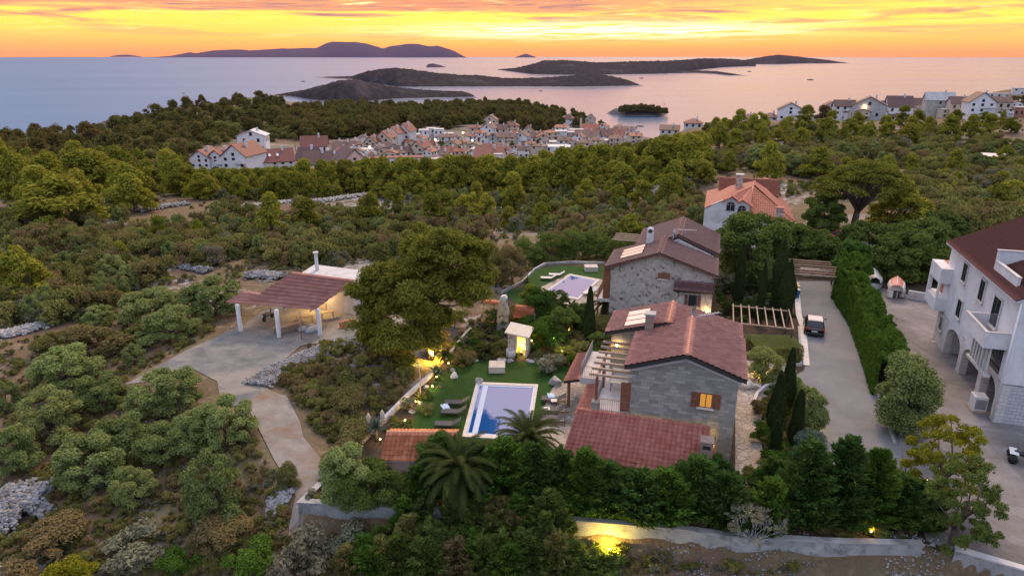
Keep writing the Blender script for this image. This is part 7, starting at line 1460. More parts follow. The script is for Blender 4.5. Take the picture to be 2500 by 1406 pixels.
# tall clipped hedge between driveway and yard: box-shaped body with shaggy crown
def hedgebox(path, w_, h0, h1, label, name, mat, n, seed, leaf=.09, shag=.5, cat='hedge'):
    rg = np.random.RandomState(seed); P_ = [np.array(q) for q in path]; seg = [np.linalg.norm(b-a) for a, b in zip(P_[:-1], P_[1:])]; cs = np.concatenate([[0], np.cumsum(seg)]); T_ = rg.rand(n)*cs[-1]; i = np.clip(np.searchsorted(cs, T_, 'right')-1, 0, len(seg)-1)
    A_ = np.array(P_)[i]; B_ = np.array(P_)[i+1]; d = (B_-A_)/np.array(seg)[i][:, None]; f_ = (T_-cs[i])[:, None]; nrm = np.stack([-d[:, 1], d[:, 0]], 1)
    side = rg.rand(n); u = np.where(side < .36, -1, np.where(side < .62, 1, rg.uniform(-1, 1, n))); H_ = h0+(h1-h0)*T_/cs[-1]; z = np.where(side < .62, rg.rand(n), 1.0)*H_
    bumpy = vnoise(T_, z*1.3, 1.1, seed)*1.0+vnoise(T_, z, .45, seed+3)*.5; off = np.where(u < -.99, .1*bumpy, np.where(u > .99, shag*bumpy*1.2, 0)); z = z+np.where(side >= .62, shag*(vnoise(T_*1.0, u*2+T_*0, .9, seed+7)*1.6+rg.rand(n)*.3), 0)
    wv_ = w_/2*(1-.12*(z/H_)); c = np.stack([*(A_+d*f_+nrm*(u*(wv_)+np.sign(u)*off)[:, None]+rg.normal(size=(n, 2))*.05).T, z], 1); o0 = P_[0]; c[:, 0] -= o0[0]; c[:, 1] -= o0[1]
    dr_ = rg.normal(size=(n, 3))*.6+np.stack([nrm[:, 0]*u, nrm[:, 1]*u, np.full(n, .7)], 1); dr_ /= np.linalg.norm(dr_, axis=1)[:, None]; sd = np.cross(dr_, rg.normal(size=(n, 3))); sd /= np.linalg.norm(sd, axis=1)[:, None]; s = (leaf*(.6+.7*rg.rand(n)))[:, None]
    V = np.stack([c-dr_*s, c-sd*s*.45, c+dr_*s*1.4, c+sd*s*.45], 1).reshape(-1, 3); t = thing(name, label, cat, (*o0, 0)); link('foliage', npmesh('foliage', V, np.arange(4*n).reshape(n, 4), mat, rg.rand(n)), t)
    mb = MB()
    for k in range(int(cs[-1]/1.2)): j = min(len(seg)-1, max(0, np.searchsorted(cs, k*1.2, 'right')-1)); q = P_[j]+(P_[j+1]-P_[j])/seg[j]*(k*1.2-cs[j])-o0; mb.tube([(q[0], q[1], 0), (q[0]+.1, q[1], h0*.85)], [.06, .02], 5)
    mb.build('stems', 'bark', t); return t
def uvp(l): return [XY(u, v) for u, v in l]
hedgebox([P(2060,735)[:2], P(2104,800)[:2], P(2134,880)[:2], P(2165,970)[:2]], 2.0, 3.4, 3.3, 'tall bright green hedge, clipped flat on the driveway side and shaggy on top', 'tall_hedge', 'hedge_leaf', 90000, 5, .11, .75)
hedgebox([P(2075,700)[:2], P(2060,735)[:2]], 2.4, 4.2, 3.6, 'shaggy far end of the tall hedge beside the drive pergola', 'tall_hedge', 'hedge_leaf', 22000, 6, .12, .9)
a, b_ = P(1832,868)[:2], P(1942,868)[:2]; hedgebox([a, b_], 3.2, 1.35, 1.35, 'square clipped grey-green hedge block right of the villa roof', 'clipped_hedge', 'olive_leaf', 40000, 7, .05, .12)
hedgebox([P(1765,712)[:2], P(1880,716)[:2]], 1.8, .9, .9, 'low hedge strip between cypresses behind the pale pergola', 'clipped_hedge', 'cypress_leaf', 14000, 8, .06, .2); hedgebox([P(1765,762)[:2], P(1925,772)[:2]], 1.8, .8, .8, 'low hedge strip nearest the pale pergola', 'clipped_hedge', 'cypress_leaf', 16000, 9, .06, .2)
cloud_tree('round_shrub', 'big dark rounded shrub at the near end of the tall hedge', 2205, 1062, 130, 180, 'olive_leaf', 30000, .085, 70, 61, cat='shrub', blob=.15, p=P(2200, 1055))
cloud_tree('yellowing_tree', 'yellow-green tree turning autumn yellow at the edge of the yard', 0, 0, 185, 215, 'yellow_leaf', 17000, .06, 90, 62, p=P(2285, 1225), z0=.22, blob=.062, shape=.55)
cloud_tree('thin_tree', 'sparse green tree overhanging the lower right wall', 0, 0, 190, 250, 'laurel_leaf', 17000, .06, 110, 63, p=P(2320, 1345, -.5), z0=.1, blob=.055, shape=.5)
cloud_tree('lit_olive', 'round olive bush lit golden from below beside the villa', 0, 0, 84, 74, 'olive_leaf', 15000, .06, 40, 64, p=P(1865, 925), blob=.14, cat='shrub')
cloud_tree('round_shrub', 'egg-shaped bush lit yellow by the driveway', 0, 0, 66, 100, 'olive_leaf', 15000, .06, 40, 65, p=P(1975, 1060), blob=.15, cat='shrub'); cloud_tree('round_shrub', 'grey ball-shaped shrub left of the driveway end', 0, 0, 76, 66, 'agave_leaf', 12000, .05, 40, 66, p=P(1972, 1120), blob=.18, cat='shrub')
cloud_tree('round_shrub', 'small round tree behind the front cypresses', 0, 0, 60, 70, 'olive_leaf', 10000, .06, 30, 67, p=P(1925, 985), blob=.15, cat='shrub'); cloud_tree('small_tree', 'small flat-topped tree among the front cypresses', 0, 0, 50, 90, 'olive_leaf', 8000, .06, 24, 68, p=P(1962, 1030), z0=.5, blob=.14)
# bushes below the wall and at the bottom
rg = random.Random(77); bl_ = []
for row, (y_, x0, x1, h0) in enumerate(((1308, 985, 1380, 88), (1358, 930, 1400, 95), (1385, 880, 1390, 100), (1404, 850, 1500, 88))):
    x_ = x0
    while x_ < x1: bl_.append((x_+rg.uniform(-10, 10), y_+rg.uniform(-8, 0), rg.uniform(62, 96), h0*rg.uniform(.7, 1.15)*(.75 if x_ < 930 else 1)*(1.3 if 1300 < x_ < 1400 and row else 1)*(.6 if x_ > 1415 else 1), row)); x_ += rg.uniform(52, 74)
for i, (px, py, w_, h_, row) in enumerate(bl_):
    k = sum(1 for q in bl_ if q[4] == row and q[0] < px); o_ = conifer(px, py, w_*1.3, h_, '%s bush from left in the %s row of the bush mass below the wall' % (['first', 'second', 'third', 'fourth', 'fifth', 'sixth', 'seventh', 'eighth', 'ninth', 'tenth', 'eleventh', 'twelfth', 'thirteenth', 'fourteenth', 'fifteenth'][min(k, 14)], ['hindmost', 'second', 'third', 'front'][row]), 500+i, 'hedge_leaf' if i % 5 == 0 else ('shrub_leaf' if i % 4 == 0 else 'laurel_leaf'), p=at(px, py), n=11000, name='bush', nbr=70, group='bushes below the retaining wall'); o_['category'] = 'bush'
for px, py, w_, h_, key, lab in ((760,1405,200,140,'greyshrub','tangled grey shrub left of the retaining wall at the bottom'),(870,1350,160,80,'greyshrub','grey twiggy shrub under the corner of the retaining wall'),(440,1420,110,70,'bush','fresh green bush at the bottom left of centre'),(620,1400,150,80,'bush','green bush in the bottom scrub'),(100,1370,240,90,'darkbush','dark green bush by the blue-grey stone heap'),(330,1370,200,80,'greyshrub','grey-green scrub bush at the lower left'),(560,1330,160,70,'darkbush','low bush under the single olive')):
    pplant('bush', key, px, min(py, 1404), w_, h_, lab, 'bush')
cloud_tree('yellow_bush', 'vivid yellow bush at the bottom left edge', 0, 0, 110, 60, 'yellow_leaf', 9000, .06, 30, 71, p=P(175, 1425, -1.6), cat='bush', blob=.16)
cloud_tree('shrub', 'grey-green oleander on the bare corner of the garden', 0, 0, 120, 130, 'olive_leaf', 20000, .06, 50, 72, p=P(850, 1215), cat='shrub', blob=.12, stretch=1.8); cloud_tree('shrub', 'big tangled shrub in front of the orange tiled pool house', 0, 0, 160, 100, 'laurel_leaf', 26000, .055, 70, 73, p=P(905, 1222), cat='shrub', blob=.1, stretch=1.4)
cloud_tree('citrus_tree', 'small dark fruit tree against the pool house wall', 0, 0, 60, 60, 'laurel_leaf', 9000, .055, 34, 74, p=P(990, 1212), cat='tree')
# bare fig with pale branches
t = thing('fig_tree', 'leafless pale-branched fig tree in front of the conifers', 'tree', P(1835, 1325, -.3)); mb = MB(); rg = random.Random(9); tips = []
def br(p, d, L, r, lv):
    q = p+d*L; mb.tube([p, p.lerp(q, .5)+Vector((rg.uniform(-.04, .04), rg.uniform(-.04, .04), 0)), q], [r, r*.8, r*.6], 4)
    if lv == 0: tips.append(q); return
    for k in range(3): e = (d+Vector((rg.uniform(-.8, .8), rg.uniform(-.8, .8), rg.uniform(-.15, .5)))).normalized(); br(q, e, L*rg.uniform(.6, .9), r*.6, lv-1)
for k in range(6): a = k*1.05; br(Vector((0, 0, .1)), Vector((math.cos(a)*.7, math.sin(a)*.7, .8)).normalized(), .85, .05, 4)
mb.build('branches', 'grey_wall', t); V, Q, rv = leaves([q[:] for q in tips[::2]], np.full((len(tips[::2]), 3), .12), 4200, .055, 9); link('crown', npmesh('crown', V, Q, 'grey_leaf', rv), t)
# palms
def palm(p, label, hT, fl, nf, seed, mat='palm_leaf', name='palm_tree', lw=.035, droop=1.0, trunk_r=.22, cat='palm', leafl=.42):
    t = thing(name, label, cat, p); rg = random.Random(seed); V = []; rvv = []; 
    for i in range(nf):
        a = i*2.399+rg.uniform(-.2, .2); el = R(80)*(1-(i/nf)**.8)-R(12)*(i/nf); L = fl*rg.uniform(.85, 1.1); pt = []; e = el; q = Vector((0, 0, hT)); n = 14
        for s in range(n+1):
            pt.append(q.copy()); dr_ = Vector((math.cos(a)*math.cos(e), math.sin(a)*math.cos(e), math.sin(e))); q = q+dr_*(L/n); e -= R(7.5)*droop*(.4+1.1*s/n)
        for s in range(1, n*5):
            f_ = s/5; k = int(f_); c = pt[k].lerp(pt[min(n, k+1)], f_-k); tg = (pt[min(n, k+1)]-pt[k]).normalized() if k < n else tg; sdv = tg.cross(Vector((0, 0, 1))).normalized(); wl = leafl*math.sin(math.pi*min(1, (f_/n)*.9+.08))**.6*fl/2.6
            for sg in (-1, 1):
                d = (sdv*sg+tg*.9+Vector((0, 0, -.28+rg.uniform(-.12, .12)))).normalized(); w2 = tg*lw*.6; tip = c+d*wl; V += [c-w2, c+w2, c+w2*.9+d*wl*.6, tip]; rvv.append(rg.random())
    Va = np.array([v[:] for v in V]); link('fronds', npmesh('fronds', Va, np.arange(len(Va)).reshape(-1, 4), mat, np.array(rvv)), t)
    prof = [(trunk_r*1.15, 0)]; 
    for k in range(int(hT/.15)): prof += [(trunk_r*(1.05 if k % 2 else .9), (k+1)*hT/int(hT/.15))]
    if hT > .4: MB().lathe(prof, 10).build('trunk', 'bark', t)
    return t
palm(P(1125,1235), 'large date palm left of centre with fronds over the orange pool house', 2.5, 2.9, 60, 1, droop=1.05)
palm(P(1288,1150), 'large date palm at the near right corner of the lower pool', 2.3, 2.6, 56, 2, droop=1.0)
palm(P(1380,885), 'fan palm lit yellow-green by a lamp', .7, 1.15, 26, 3, 'lit_leaf_tint', 'fan_palm', .06)  # fan palm: lamp glow also put into its bright leaf colour
palm(P(1395,765), 'dark round cycad left of the tall slim cypress', .5, 1.3, 34, 4, 'palm_leaf', 'cycad'); palm(P(1342,770), 'palm beside the upper patio with arching fronds', 1.5, 1.8, 36, 5); palm(P(1475,765), 'dark palm at the left corner of the rubble house', 1.2, 1.8, 36, 6); palm(P(1500,800), 'smaller palm below the rubble house corner', .6, 1.3, 30, 7)
palm(P(1188,868), 'round dark cycad left of the stone shelter', .35, 1.35, 40, 8, 'palm_leaf', 'cycad'); palm(P(1085,875), 'dark spiky cycad behind the blue agave', .3, .9, 30, 9, 'palm_leaf', 'cycad')
def agave(p, label, r, n, seed, mat='agave_leaf', stalk=0, name='agave'):
    t = thing(name, label, 'agave', p); rg = random.Random(seed); mb = MB()
    for i in range(n):
        a = i*2.399; e = R(85)*(1-(i/n)**.9)+R(8); L = r*rg.uniform(.8, 1.1); d = Vector((math.cos(a)*math.cos(e), math.sin(a)*math.cos(e), math.sin(e))); s = Vector((-math.sin(a), math.cos(a), 0)); w_ = r*.11; b = Vector((0, 0, .08)); m_ = b+d*L*.5; tip = b+d*L+Vector((0, 0, -.12*L))
        mb.add([b-s*w_*.6, b+s*w_*.6, m_+s*w_, m_-s*w_, tip, m_+Vector((0, 0, -.05*r))], [(0, 1, 2, 5), (0, 5, 3), (3, 5, 4), (5, 2, 4)])
    mb.build('leaves', mat, t)
    if stalk: MB().tube([(0, 0, 0), (.05, 0, stalk*.6), (-.05, .05, stalk)], [.06, .05, .03], 6).build('flower_stalk', 'dry_flower', t)
    return t
agave(P(1066,915), 'big blue-green agave in the bed left of the lower lawn', 1.0, 34, 1); agave(P(1027,975), 'agave with a tall bare flower stalk beside the low wall', .8, 30, 2, stalk=3.1, mat='olive_leaf'); agave(P(1287,688), 'agave with a long leaning flower stalk near the upper lawn', .7, 26, 3, stalk=2.6, mat='olive_leaf')
for px, py, lab in ((920,1075,'spiky yucca with two pale flower plumes by the low wall'),):
    q = P(px, py); t = palm(q, lab, 1.0, .75, 60, 11, 'agave_leaf', 'yucca', .03, .2, .12, 'yucca', .25)
    for s, (dx, hh) in enumerate(((-.45, 2.1), (.5, 2.35))): MB().lathe([(.05, 1.2), (.13, 1.5), (.17, hh-.3), (.05, hh)], 8, 0, (dx, 0)).build('flower_plume', 'dry_flower', t)
for i, (px, py, w_, h_, mt, lab) in enumerate(((1290,648,90,60,'laurel_leaf','dark bush at the left behind the upper lawn'),(1345,640,90,64,'laurel_leaf','dark bush second from left behind the upper lawn'),(1400,636,90,66,'laurel_leaf','dark bush in the middle behind the upper lawn'),(1455,634,80,60,'laurel_leaf','dark bush at the right behind the upper lawn beside the rubble house'),(1250,700,90,95,'shrub_leaf','tall grey-brown shrub left of the upper lawn wall'),(1195,690,90,80,'shrub_leaf','brownish shrub between the big pine and the upper lawn'),(1150,720,70,50,'grey_leaf','low grey shrub right of the big pine'),
   (1520,640,80,60,'laurel_leaf','dark bush behind the rubble house chimney'),(1355,770,80,60,'laurel_leaf','dark bush below the upper patio'),(1310,800,90,90,'conifer_leaf','upright green shrub just right of the shelter roof'),(1375,830,80,80,'laurel_leaf','dark shrub in the middle garden bed'),(1420,800,70,60,'laurel_leaf','dark shrub by the slim cypress foot'),(1215,800,60,50,'laurel_leaf','dark shrub in front of the stone grill'),(1465,870,60,60,'laurel_leaf','dark shrub beside the terrace railing foot'),(1290,830,50,60,'conifer_leaf','shrub at the right wall of the shelter'))):
    cloud_tree('shrub', lab, px, py, w_, h_, mt, 12000, .075, 44, 700+i, cat='shrub', blob=.12, p=P(px, py) if px > 1200 and py > 740 else None)
# garden shrubs round the lower lawn and terraces
GS = [(1250,800,70,60,'darkbush','dark bush behind the slab-roofed shelter'),(1345,800,70,60,'bush','rounded green bush right of the shelter'),(1330,850,90,80,'bush','tall green shrub beside the lit shelter'),(1300,745,60,50,'sunlit','sunlit bushy shrub below the white wall'),(1375,800,60,50,'darkbush','dark shrub left of the slim cypress'),(1420,870,70,50,'shrub','shrub between fan palm and villa roof'),(1345,905,80,45,'greyshrub','lit grey-green bush at the right end of the lower lawn'),
 (1410,905,60,40,'bush','green bush at the villa corner'),(1470,815,80,50,'darkbush','dark bush beside the terrace railing'),(1540,755,90,40,'greyshrub','grey bush against the rubble house wall'),(1065,840,80,50,'dry','dry brown shrub below the big pine'),(1110,800,80,50,'shrub','shrub between big pine and grill'),(1140,890,60,40,'darkbush','dark bush behind the lawn stones'),(1045,1010,40,30,'shrub','small shrub left of the loungers'),(1000,1000,50,36,'greyshrub','grey shrub on the low wall'),(985,1060,60,40,'shrub','shrub by the corner of the pool house'),
 (1855,1075,60,50,'bush','green shrub along the side path'),(1850,1010,50,46,'dry','reddish dry shrub along the side path'),(1895,1160,90,70,'bush','leafy shrub at the lower end of the side path'),(1770,700,90,46,'greyshrub','grey round shrub behind the cypresses'),(1850,700,80,80,'olive','olive tree between the rear cypresses'),(1700,1110,60,30,'bush','low shrub at the villa door'),(1520,1145,90,60,'darkbush','dark bush against the porch roof edge'),(1395,1150,60,40,'bush','light green shrub left of the porch')]
for px, py, w_, h_, key, lab in GS: q = P(px, py); d = depth(q)/F; plant('shrub', key, q, h_*d, w_*d*1.1, lab, 'shrub')
# ---------------------------------------------------------------- woods and scrub by region
TZ = []                                                  # screen positions already used
def inpoly(x, y, poly): return float(sdist(np.array(x), np.array(y), poly)) > 0
BLOCK = [[(q[0], q[1]) for q in poly_] for poly_ in (ESTATE, SLAB)]
HPX = [(h_[0], h_[1], h_[2], h_[3]) for h_ in HS]+FIL
YT = [(-200, 300), (460, 300), (470, 416), (720, 412), (735, 396), (1300, 386), (1320, 372), (1560, 350), (1600, 338), (1720, 322), (1730, 250), (3000, 230)]
def hcap(px, py, d):
    k = py-np.interp(px, [q[0] for q in YT], [q[1] for q in YT]); return max(1.2, k*d/F) if k > -8 and (py > 400 or px > 1300) else 99
GRP = set()
def region(poly, sp, key, hm, label, group, n=400, name='pine_tree', cat='tree', parts=True, wk=1.0, maxn=999, seed=0, avoid=True, small=None):
    GRP.add(group); rg = random.Random(seed+int(poly[0][0])); xs = [p[0] for p in poly]; ys = [p[1] for p in poly]; out = 0
    for _ in range(n*6):
        if out >= maxn: break
        px, py = rg.uniform(min(xs), max(xs)), rg.uniform(min(ys), max(ys))
        if not inpoly(px, py, poly): continue
        if any(abs(px-a) < sp*s_ and abs(py-b) < sp*.42*s_ for a, b, s_ in TZ): continue
        if avoid and any(abs(px-a) < w_*.62 and b-h_*1.2 < py < b+max(12, h_*.5) for a, b, w_, h_ in HPX): continue
        p = at(px, py)
        if p[2] < SEA+1: continue
        if any(inpoly(p[0], p[1], b) for b in BLOCK) or (p[1] < 130 and p[0] > 3 and p[1] > 95 and p[0] < 62): continue
        TZ.append((px, py, 1.0)); k = key if isinstance(key, str) else rg.choice(key); h = min(rg.uniform(*hm), hcap(px, py, depth(p))); plant(name, k, p, h, None if wk == 1 else h*wk*rg.uniform(.85, 1.2), label, cat, group, parts); out += 1
    return out
cnt = 0
cnt += region([(430,440),(600,445),(900,430),(1250,425),(1700,400),(1720,440),(1300,475),(900,480),(430,480)], 44, ['pine', 'pine', 'pine', 'sunlit'], (8, 12), 'pine in the dense belt just below the town', 'pines of the belt below the town', maxn=62)
cnt += region([(0,420),(430,425),(430,480),(300,520),(0,520)], 46, ['pine', 'pine', 'sunlit'], (7, 10.5), 'pine in the wood at the left below the hill', 'pines at the left below the hill', maxn=26)
cnt += region([(1300,385),(1500,365),(1720,330),(1720,410),(1300,430)], 36, 'pine', (8, 12), 'pine on the slope between harbour roofs and the belt', 'pines above the harbour roofs', maxn=30)
cnt += region([(900,480),(1700,445),(1700,500),(1250,545),(900,520)], 60, ['pine', 'pine', 'sunlit'], (4, 7), 'pine scattered on the scrub slope above the upper lawn', 'pines on the scrub slope', maxn=20)
cnt += region([(1720,320),(2500,300),(2500,340),(1720,380)], 36, ['pine', 'pine', 'sunlit'], (5, 9), 'pine on the right-hand hillside below the ridge houses', 'pines on the right hillside', maxn=40)
cnt += region([(1720,380),(2500,350),(2500,560),(2220,480),(2000,440),(1720,430)], 56, ['pine', 'olive', 'sunlit'], (3.5, 6.5), 'tree scattered over the right-hand slope', 'trees on the right slope', maxn=36)
cnt += region([(0,350),(280,308),(480,268),(620,252),(680,262),(680,300),(300,400),(0,430)], 30, 'far', (6, 9.5), 'dark pine on the left-hand hill', 'pines of the left hill', maxn=75)
cnt += region([(2180,246),(2500,232),(2500,268),(2180,262)], 20, 'far', (7, 10), 'dark pine on the skyline behind the ridge houses', 'pines behind the ridge houses', maxn=22)
print('TREES', cnt)
ORD = ['first', 'second', 'third', 'fourth', 'fifth', 'sixth', 'seventh', 'eighth', 'ninth', 'tenth', 'eleventh', 'twelfth', 'thirteenth', 'fourteenth', 'fifteenth', 'sixteenth', 'seventeenth', 'eighteenth']
def bearing(x):
    k = int(np.clip(x/250, 0, 9)); return ['at the far left', 'at the left', 'left of the gables', 'over the carport', 'over the big pine', 'over the upper pool', 'above the rubble house', 'near the white villa', 'above the umbrella pine', 'at the far right'][k]
byl = {}
for o_ in col.objects:
    if o_.parent is None and 'group' in o_ and str(o_['group']) in GRP: byl.setdefault((o_['group'], bearing(1250+F*o_.location[0]/depth(o_.location))), []).append(o_)
for (g_, bq), l_ in byl.items():
    l_.sort(key=lambda o_: o_.location[0]/depth(o_.location)); hs_ = sorted(o_.location[1] for o_ in l_)
    for i_, o_ in enumerate(l_):
        n_l = len(l_); o_['label'] = '%s of the %s %s' % (('one' if n_l == 1 else ORD[i_]+' from left' if i_ < 18 else ORD[min(n_l-1-i_, 17)]+' from right'), g_, bq)
rg = random.Random(5); tt_ = []
for _ in range(900):
    px, py = rg.uniform(800, 1540), rg.uniform(318, 410)
    if not any(inpoly(px, py, q) for q in ([(815,362),(900,346),(1110,346),(1150,375),(1150,408),(815,404)], [(1150,330),(1200,318),(1330,340),(1340,372),(1250,392),(1150,405)], [(1350,326),(1480,325),(1540,338),(1400,372),(1345,372)])) or any(abs(px-a) < 20 and abs(py-b) < 9 for a, b in tt_): continue
    if any(abs(px-a) < w_*.5 and b-h_*.4 < py < b+2 for a, b, w_, h_ in HPX): continue
    tt_.append((px, py)); 
    if len(tt_) > 34: break
for k, (px, py) in enumerate(sorted(tt_)): d_ = depth(at(px, py)); plant('town_tree', 'far', at(px, py), rg.uniform(9, 15)*d_/F, rg.uniform(10, 16)*d_/F, '%s dark tree between the town houses, counted from the left %s' % (ORD[k % 12], ['left of the terrace row', 'in the middle', 'towards the harbour'][k//12]), 'tree', 'trees between the town houses', False)
p_ = [(1398,292,22,22,'dark pine standing alone against the bright water above the harbour'),(1408,290,10,18,'thin dark cypress beside the lone pine at the water'),(1467,308,20,18,'round dark pine against the bright water, right of the tower'),(1430,303,16,16,'dark tree left of the slender tower'),(2008,282,42,30,'round dark pine in front of the white ridge house'),(2165,283,56,26,'dark spreading pine in front of the ridge houses'),(1045,386,12,14,'dark small tree in the town centre') if False else (528,430,34,18,'dark round bush in front of the apartment gables'),(1120,372,16,14,'dark street tree in the town'),(1160,372,20,14,'dark street tree by the lane'),(1075,370,16,24,'dark tree between town houses'),(1185,328,16,16,'tree below the castle-like villa'),(915,378,14,12,'dark tree between cream houses')]
for px, py, w_, h_, lab in p_: pplant('tree', 'far', px, py, w_, h_, lab)
# the wood on the headland and everything too small or too many to count
def stuff(name, label, cat, keys, pts_, hs, seed):
    """one object whose points carry copies of a crown mesh"""
    me = bpy.data.meshes.new(name); me.vertices.add(len(pts_)); me.vertices.foreach_set('co', np.asarray(pts_, dtype=np.float32).ravel()); me.update()
    rg = np.random.RandomState(seed); sc_v = np.asarray(hs, dtype=np.float32)
    a = me.attributes.new('sz', 'FLOAT_VECTOR', 'POINT'); a.data.foreach_set('vector', sc_v.ravel()); r_ = np.zeros((len(pts_), 3), np.float32); r_[:, 2] = rg.rand(len(pts_))*6.283
    b = me.attributes.new('rt', 'FLOAT_VECTOR', 'POINT'); b.data.foreach_set('vector', r_.ravel()); c = me.attributes.new('pick', 'INT', 'POINT'); c.data.foreach_set('value', rg.randint(0, len(keys), len(pts_)).astype(np.int32))
    o = link(name, me); tag(o, label, cat, kind='stuff')
    ng = bpy.data.node_groups.new(name, 'GeometryNodeTree'); ng.interface.new_socket('Geometry', in_out='INPUT', socket_type='NodeSocketGeometry'); ng.interface.new_socket('Geometry', in_out='OUTPUT', socket_type='NodeSocketGeometry')
    N = ng.nodes; L = ng.links; gi = N.new('NodeGroupInput'); go = N.new('NodeGroupOutput'); m2p = N.new('GeometryNodeMeshToPoints'); L.new(gi.outputs[0], m2p.inputs['Mesh'])
    jn = N.new('GeometryNodeJoinGeometry')
    def attr(nm, ty): q = N.new('GeometryNodeInputNamedAttribute'); q.data_type = ty; q.inputs['Name'].default_value = nm; return q.outputs[0]
    g2i = N.new('GeometryNodeGeometryToInstance')
    srcs = []
    for src in keys:
        oi = N.new('GeometryNodeObjectInfo'); oi.inputs['Object'].default_value = src; oi.inputs['As Instance'].default_value = True; srcs.append(oi)
    for ob in srcs[::-1]: L.new(ob.outputs['Geometry'], jn.inputs[0])
    # one source per pick value, chosen by separate passes (Object Info drops the source's own scale)
    js = N.new('GeometryNodeJoinGeometry')
    for i, ob in enumerate(srcs):
        iop = N.new('GeometryNodeInstanceOnPoints'); L.new(m2p.outputs[0], iop.inputs['Points']); L.new(ob.outputs['Geometry'], iop.inputs['Instance'])
        cmp_ = N.new('FunctionNodeCompare'); cmp_.data_type = 'INT'; cmp_.operation = 'EQUAL'; L.new(attr('pick', 'INT'), cmp_.inputs[2]); cmp_.inputs[3].default_value = i; L.new(cmp_.outputs[0], iop.inputs['Selection'])
        L.new(attr('sz', 'FLOAT_VECTOR'), iop.inputs['Scale']); L.new(attr('rt', 'FLOAT_VECTOR'), iop.inputs['Rotation']); L.new(iop.outputs[0], js.inputs[0])
    N.remove(jn); N.remove(g2i)
    L.new(js.outputs[0], go.inputs[0]); md = o.modifiers.new('scatter', 'NODES'); md.node_group = ng; return o
def src(key):                                            # the crowns of plants that stand in the scene already
    r = []
    for cm, tm in TPL[key]:
        q = next((ob for ob in col.objects if ob.data is cm), None)
        if q is None: p = at(600, 520); q = plant('scrub_bush', key, p, .8, None, 'small %s bush in the scrub in front of the central pines' % {'dry': 'brown dry', 'greyshrub': 'grey', 'bush': 'green'}.get(key, 'dark'), 'bush', 'bushes in the scrub', False)
        r.append(q)
    return r
WLK = []
def _wl(*q):
    for (x0, y0), (x1, y1) in zip(q[:-1], q[1:]):
        for k in range(8): WLK.append((x0+(x1-x0)*k/8, y0+(y1-y0)*k/8))
for q in (((40,742),(110,738),(150,715),(200,705),(235,690),(262,682)),((-20,830),(40,815),(90,805),(128,792)),((140,632),(200,632),(270,630)),((330,640),(350,655)),((370,650),(410,648),(455,655),(510,668)),((600,680),(640,676),(690,682)),((250,545),(290,555)),((330,520),(380,512),(420,505),(455,500)),((600,505),(650,500),(720,495)),((760,495),(830,488),(900,478)),((1580,475),(1620,460),(1660,445),(1700,430)),((2120,320),(2160,322),(2185,318)),((2225,355),(2230,385)),((2300,335),(2370,345)),((2350,485),(2500,495)),((0,1235),(100,1235)),((0,1270),(60,1262)),((655,1232),(712,1222)),((550,750),(440,810)),((300,760),(360,800)),((640,915),(800,850))): _wl(*q)
WLK = np.array(WLK)
def many(poly, n, hm, wf, seed, clear=None, rockskip=True, sea=True, minsp=0, block=True, houses=True):
    rg = np.random.RandomState(seed); xs = [p[0] for p in poly]; ys = [p[1] for p in poly]; out = []; hh = []
    pxs = rg.uniform(min(xs), max(xs), n); pys = rg.uniform(min(ys), max(ys), n); ok = sdist(pxs, pys, poly) > 0
    for px, py in zip(pxs[ok], pys[ok]):
        if houses and any(abs(px-a) < w_*.6 and b-h_*1.3 < py < b+8 for a, b, w_, h_ in HPX): continue
        dx = np.abs(WLK[:, 0]-px); dy = py-WLK[:, 1]
        if ((dx < 12) & (dy > -6) & (dy < 20)).any(): continue
        p = at(px, py)
        if p[2] < SEA+1: continue
        if clear is not None and float(vnoise(np.array(p[0]), np.array(p[1]), 9+p[1]*.05, 40)+.6*vnoise(np.array(p[0]), np.array(p[1]), 4+p[1]*.02, 41)) < clear: continue
        out.append(p); h = min(hcap(px, py, depth(p)), hm[0]+(hm[1]-hm[0])*rg.rand()**2.0); w_ = h*wf*rg.uniform(.8, 1.3); hh.append((w_, w_, h))
    if block and out:
        A_ = np.array(out); keep = np.ones(len(A_), bool)
        for b in BLOCK: keep &= sdist(A_[:, 0], A_[:, 1], b) < -.5
        keep &= ~((A_[:, 1] > 97) & (A_[:, 1] < 128) & (A_[:, 0] > 36) & (A_[:, 0] < 62))
        out = [o_ for o_, k in zip(out, keep) if k]; hh = [o_ for o_, k in zip(hh, keep) if k]
    return out, hh
SC = {'shrub': src('shrub'), 'grey': src('greyshrub'), 'far': src('far'), 'dry': src('dry'), 'pine': src('pine'), 'bush': src('bush'), 'olive': src('olive')[:2]}
a, h = many([(700,285),(880,268),(1000,262),(1200,258),(1300,262),(1380,284),(1440,300),(1470,322),(1400,330),(1300,330),(1180,325),(1150,305),(1100,320),(820,340),(760,350),(690,330),(660,300)], 2600, (6, 9), 1.0, 1)
stuff('far_wood', 'dense dark wood covering the headland behind the town', 'wood', SC['far'], a, [(q[0]/1.15, q[1]/1.15, q[2]) for q in h], 1)
a, h = many([(0,345),(280,303),(480,262),(640,244),(700,262),(760,300),(760,345),(560,350),(470,372),(460,430),(0,440)], 2600, (2.5, 7), 1.0, 2)
stuff('hill_wood', 'dark wood and bushes covering the left hill', 'wood', SC['far']+SC['shrub'], a, [(q[0]/1.3, q[1]/1.3, q[2]) for q in h], 2)
a, h = many([(430,450),(900,425),(1300,395),(1560,360),(1720,330),(1720,450),(1300,480),(800,490),(430,490)], 1500, (3, 6.5), .9, 3)
stuff('pine_wood', 'young pines filling the belt below the town', 'wood', SC['pine'], a, [(q[0]/1.05, q[1]/1.05, q[2]) for q in h], 3)
